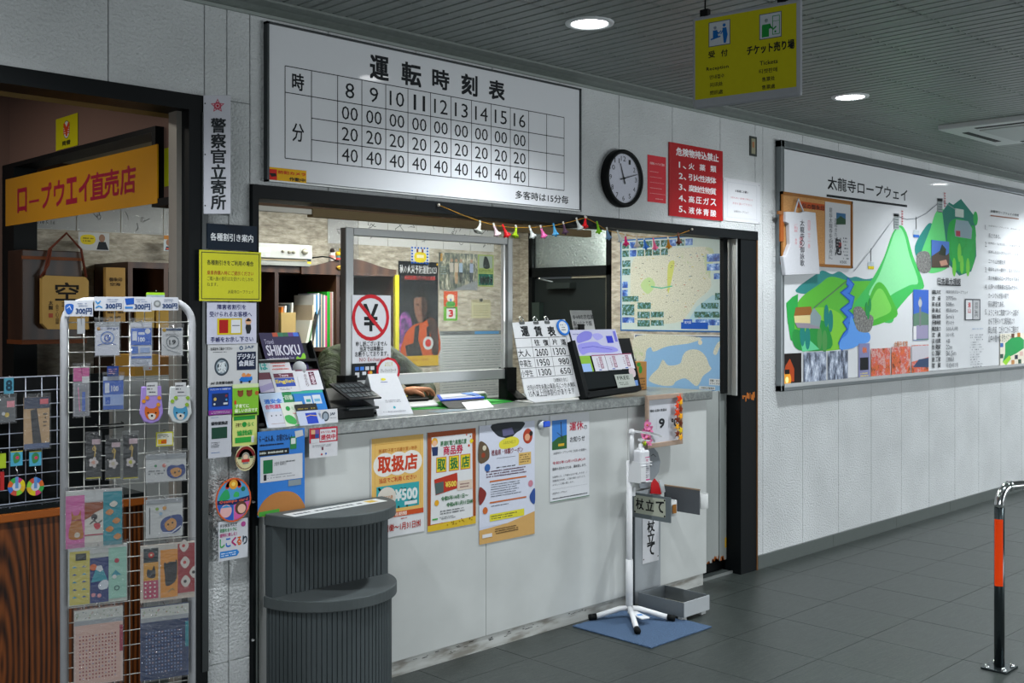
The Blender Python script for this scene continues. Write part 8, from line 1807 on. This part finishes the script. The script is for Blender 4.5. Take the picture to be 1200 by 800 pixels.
def sock(u, c, c2, c3, nm):
    q = Sheet(rp_.o + rp_.n*0.035, rp_.e1, rp_.e2); t = thing('sock_pair', tuple(P(u, 496, -0.4)), nm, 'socks', 'pairs of socks on the rack')
    pts = [(u-11.5, 453), (u+11.5, 452), (u+12.5, 470), (u+14, 484), (u+9, 493), (u, 496.5), (u-9, 494), (u-13.5, 485), (u-12.5, 470)]
    ab2 = [q.ab(p) for p in pts]; MB().prism([q.o + q.e1*a + q.e2*b for a, b in ab2][::-1], tuple(-q.n*0.012), mat(c, 0.85)).build('knit', t, bevel=0.003)
    s_ = Sheet(q.o, q.e1, q.e2); s_.k = 2
    s_.rect(u-6, 448, u+7, 463, '#bfc0c2'); s_.scribble(u-5, 450, u+5, 461, 3, '#4a4c52', seed=3)
    s_.blob([(u-8,484),(u-7,476),(u-3,478),(u+3,478),(u+7,476),(u+9,484),(u+5,491),(u-4,491)], c2)
    s_.blob([(u-4,486),(u,484),(u+5,486),(u+3,491),(u-2,491)], '#c9c4bc'); s_.disc(u+0.5, 487, 0.0035, '#1f1a18'); s_.disc(u-4, 483.5, 0.0025, '#1f1a18', keep=True); s_.disc(u+5, 483.5, 0.0025, '#1f1a18', keep=True)
    for (du, dv) in ((-9, 470), (9, 466), (-5, 466), (8, 474)): s_.blob([(u+du-2.5, dv), (u+du, dv-2.5), (u+du+2.5, dv), (u+du, dv+2.5)], c3)
    s_.done('pattern', t)
sock(177.5, '#9a82c4', '#c0622a', '#c8862a', 'lilac socks with an orange animal face on the rack')
sock(211, '#bfc4c4', '#4a90b4', '#86a83a', 'white socks with a blue animal face at the right of the rack')
for k, (u0, v0, nm, c3) in enumerate(((101, 511, 'left', '#c09080'), (124, 515, 'middle', '#b0a890'), (144.5, 510, 'right', '#a8a83a'))):
    def ky(q, c3=c3):
        q.rect(0.4, 0.08, 0.98, 0.20, '#bfa8ae'); q.line([(0.55,0.22),(0.62,0.36),(0.56,0.52)], 0.003, '#b89a4a'); q.disc(0.56, 0.30, 0.006, '#c0a24a', inner=0.004); q.disc(0.5, 0.62, 0.011, '#b9b2b0'); q.disc(0.5, 0.62, 0.006, c3); q.rect(0, 0.97, 1, 1, '#a8a02a')
        for a in range(5): q.disc(0.5+0.22*math.cos(a*1.257), 0.62+0.09*math.sin(a*1.257), 0.005, '#b9b2b0', keep=True)
    goods(rp_, 0.04, u0, v0, u0+17, 560, '#15191a', 'keyring_packet', '%s of three black keyring packets with flower charms' % nm, ky, cat='keyring')
goods(rp_, 0.02, 183, 506.5, 203, 522, '#b9b83a', 'price_card', 'yellow-bordered price card beneath the socks', lambda q: (q.rect(0.06, 0.08, 0.94, 0.92, '#c3c3b4'), q.scribble(0.12, 0.15, 0.88, 0.4, 2, '#4a4c4a', seed=2), q.rect(0.1, 0.5, 0.6, 0.85, '#c8a01e'), q.text('600', 0.3, 0.55, 0.6, 0.8, '#b03a20', 0.04)), False, cat='price card')
def tw(q, al=0):
    q.rect(0, 0.0, 1, 0.18, '#8f9498'); q.disc(0.24, 0.42, 0.004, '#2a7a4a'); q.disc(0.45, 0.42, 0.006, '#c0746a'); q.scribble(0.06, 0.55, 0.5, 0.75, 2, '#5a5e62', seed=3)
    q.blob([(0.52,0.55),(0.62,0.42),(0.78,0.45),(0.94,0.42),(0.97,0.75),(0.75,0.92),(0.55,0.82)], '#2a3f7a'); q.blob([(0.6,0.62),(0.75,0.52),(0.88,0.6),(0.86,0.8),(0.7,0.86)], '#c08a4a'); q.disc(0.72, 0.7, 0.003, '#1c1a18'); q.disc(0.82, 0.66, 0.003, '#1c1a18', keep=True)
goods(rp_, 0.035, 171, 533, 218, 562, '#bcbfc0', 'towel_packet', 'upper flat towel packet with a blue-wrapped animal at the right of the rack', tw)
def tw2(q):
    q.rect(0, 0, 1, 0.12, '#8f9498'); q.line([(0.1,0.2),(0.1,0.9)], 0.003, '#4a4e52'); q.blob([(0.4,0.62),(0.55,0.48),(0.95,0.45),(0.97,0.75),(0.75,0.92),(0.45,0.85)], '#2a3f7a'); q.blob([(0.5,0.66),(0.68,0.52),(0.82,0.6),(0.8,0.78),(0.6,0.84)], '#c08a4a'); q.disc(0.6, 0.68, 0.003, '#1c1a18'); q.disc(0.72, 0.64, 0.003, '#1c1a18', keep=True); q.line([(0.45,0.88),(0.7,0.9),(0.95,0.74)], 0.004, '#c3c8d4'); q.disc(0.3, 0.25, 0.005, '#7a9a3a'); q.disc(0.5, 0.24, 0.006, '#c08a3a'); q.disc(0.4, 0.38, 0.005, '#8aa8c0')
goods(rp_, 0.035, 171, 586, 214, 627, '#babdbd', 'towel_packet', 'lower flat towel packet with a blue-wrapped animal, above the cat cloths', tw2)
def hk1(q):
    q.rect(0, 0.0, 1, 0.10, '#b9bcb9'); q.rect(0.30, 0.02, 0.9, 0.2, '#b9bcbd'); q.rect(0, 0.08, 0.33, 1, '#c0609a'); q.rect(0.33, 0.22, 0.66, 1, '#c3c0b8'); q.rect(0.66, 0.05, 1, 1, '#1a8492')
    q.blob([(0.1,0.35),(0.14,0.42),(0.22,0.42),(0.26,0.34),(0.27,0.5),(0.31,0.75),(0.28,0.84),(0.08,0.84),(0.05,0.72),(0.1,0.5)], '#a86a2c'); q.disc(0.2, 0.77, 0.008, '#c3b8a8'); q.rect(0.1, 0.5, 0.27, 0.52, '#8a2a3a')
    q.poly([(0.33,0.22),(0.66,0.22),(0.66,0.34),(0.52,0.40),(0.42,0.48),(0.33,0.52)], '#8a4420'); q.disc(0.5, 0.48, 0.009, '#17161a'); q.line([(0.42,0.6),(0.5,0.54),(0.56,0.60),(0.64,0.55)], 0.003, '#17161a'); q.blob([(0.49,0.6),(0.6,0.6),(0.6,0.68),(0.53,0.7)], '#b83a44'); q.rect(0.33, 0.78, 0.66, 0.80, '#a02a4a')
    for (x, y) in ((0.78, 0.42), (0.9, 0.58), (0.78, 0.72), (0.92, 0.86), (0.85, 0.28)): q.blob([(x-0.08,y),(x,y-0.06),(x+0.07,y-0.01),(x,y+0.05)], ('#b87a3a', '#c9c6bc')[int(x*100) % 2])
goods(rp_, 0.035, 77, 576, 143, 637, '#b9b2b4', 'handkerchief_pack', 'pack of three cloths, pink, dog-faced and teal, left of the rack', hk1, th=0.010)
def hk2(q):
    q.rect(0, 0, 1, 0.12, '#b3b6b4'); q.rect(0.02, 0.06, 0.36, 0.98, '#b8ae58'); q.rect(0.36, 0.2, 0.68, 0.98, '#1c2f6a'); q.rect(0.68, 0.05, 0.99, 0.94, '#8ab8a8'); q.rect(0.12, 0.1, 0.3, 0.22, '#1c2620')
    for j in range(5):
        for i in range(2): q.poly([(0.06+i*0.16, 0.34+j*0.13), (0.10+i*0.16, 0.31+j*0.13), (0.15+i*0.16, 0.34+j*0.13)], ('#2a86a8', '#2a4a8a')[(i+j) % 2], keep=True)
    q.disc(0.42, 0.36, 0.010, '#c8602a'); q.poly([(0.38,0.62),(0.48,0.34),(0.56,0.34),(0.66,0.60)], '#2a8a9a'); q.poly([(0.46,0.40),(0.48,0.34),(0.56,0.34),(0.59,0.42),(0.53,0.45)], '#c3c8cc'); q.blob([(0.50,0.68),(0.58,0.60),(0.67,0.62),(0.66,0.74),(0.54,0.76)], '#bcc3cc'); q.disc(0.42, 0.84, 0.006, '#c0808a'); q.disc(0.52, 0.86, 0.006, '#c0808a', keep=True)
    q.disc(0.82, 0.28, 0.007, '#a83a4a'); q.poly([(0.72,0.54),(0.8,0.44),(0.9,0.54)], '#3a8a9a'); q.disc(0.82, 0.76, 0.008, '#4a6a68', inner=0.005); q.disc(0.78, 0.56, 0.006, '#c9cccb')
goods(rp_, 0.036, 80, 643, 149, 703, '#aab0a8', 'handkerchief_pack', 'pack of three cloths, yellow, navy mountain and mint, on the rack', hk2, th=0.010)
def hk3(q):
    q.rect(0, 0, 1, 0.1, '#b3b0a8'); q.rect(0.05, 0.05, 0.32, 0.30, '#1f2c30'); q.disc(0.19, 0.17, 0.009, '#a8281c'); q.disc(0.19, 0.17, 0.003, '#c8c0a0'); q.rect(0.05, 0.30, 0.32, 0.62, '#c08a2a'); q.rect(0.05, 0.62, 0.32, 0.94, '#a83a5a'); q.rect(0.36, 0.10, 0.68, 0.95, '#c8842a'); q.rect(0.68, 0.02, 1, 0.9, '#8f1c24')
    q.blob([(0.12,0.55),(0.12,0.42),(0.2,0.44),(0.24,0.36),(0.27,0.50),(0.24,0.58)], '#17181a')
    q.blob([(0.42,0.38),(0.44,0.32),(0.48,0.35),(0.53,0.32),(0.54,0.42),(0.60,0.55),(0.64,0.48),(0.64,0.30),(0.67,0.34),(0.66,0.62),(0.58,0.72),(0.46,0.74),(0.44,0.55)], '#17181a'); q.line([(0.5,0.86),(0.58,0.80),(0.62,0.84)], 0.002, '#4a6a4a')
    for (x, y) in ((0.82, 0.36), (0.83, 0.70), (0.80, 0.06), (0.99, 0.55)): q.blob([(x-0.09,y),(x,y-0.11),(x+0.01 if x > 0.9 else x+0.09,y),(x,y+0.11)], '#c3bcb4'); q.disc(x-0.01, y, 0.005, '#2a2226' if y > 0.5 else '#b03a3a')
    for j in range(4):
        for i in range(3): q.rect(0.07+i*0.085, 0.65+j*0.075, 0.10+i*0.085, 0.68+j*0.075, '#c9c3bc', keep=True)
goods(rp_, 0.035, 165, 640, 228, 699, '#b8aca0', 'handkerchief_pack', 'pack of cloths with black cats on orange and red, right side of the rack', hk3, th=0.010)
def pk5(c1, c2, c3):
    def f(q):
        q.rect(0, 0, 1, 0.14, '#b3b6b0'); rd = random.Random(5)
        for k in range(26): q.poly([(x_ := rd.uniform(0.03, 0.93), y_ := rd.uniform(0.02, 0.11)), (x_+0.04, y_), (x_+0.02, y_+0.02)], ('#3a6a3a', '#a83a4a', '#2a3a6a', '#7a9a2a')[k % 4], keep=True)
        q.rect(0, 0.14, 1, 0.20, '#8f9498'); q.rect(0.03, 0.2, 0.95, 0.98, c1); q.rect(0.93, 0.25, 1.0, 0.6, c3)
        for j in range(13):
            for i in range(12): q.rect(0.10+i*0.066, 0.34+j*0.046, 0.13+i*0.066, 0.36+j*0.046, c2 if (i*3+j) % 5 else '#8a7a8a', keep=True)
    return f
goods(rp_, 0.035, 87, 716, 144, 797, '#b9a29a', 'cloth_packet', 'pale pink dotted cloth in a clear packet, lowest left on the rack', pk5('#b99a8e', '#7a2c30', '#8a1c3a'), th=0.012)
goods(rp_, 0.035, 165, 713, 221, 790, '#17305a', 'cloth_packet', 'navy dotted cloth in a clear packet, lowest right on the rack', pk5('#162a50', '#5a6f9a', '#1a7a86'), th=0.012)
goods(rp_, 0.03, 168, 429, 178, 433.5, '#b9b9b9', 'tiny_price_slip', 'tiny white slip with a red dot beneath the tall blue packet', lambda q: q.disc(0.75, 0.5, 0.002, '#b02a2a'), False, cat='slip')
# black double hook behind the keyrings
MB().tube([Q(112, 497, RPL, rp_.n)+rp_.n*0.002, Q(112, 497, RPL, rp_.n)+rp_.n*0.05, Q(142, 494, RPL, rp_.n)+rp_.n*0.05, Q(142, 494, RPL, rp_.n)+rp_.n*0.002], 0.002, BLACK, 6).tube([Q(112, 501, RPL, rp_.n)+rp_.n*0.05, Q(142, 498, RPL, rp_.n)+rp_.n*0.05], 0.002, BLACK, 6).build('black_hook_bar', label='black double hook bar holding the keyring packets on the rack', cat='hook')
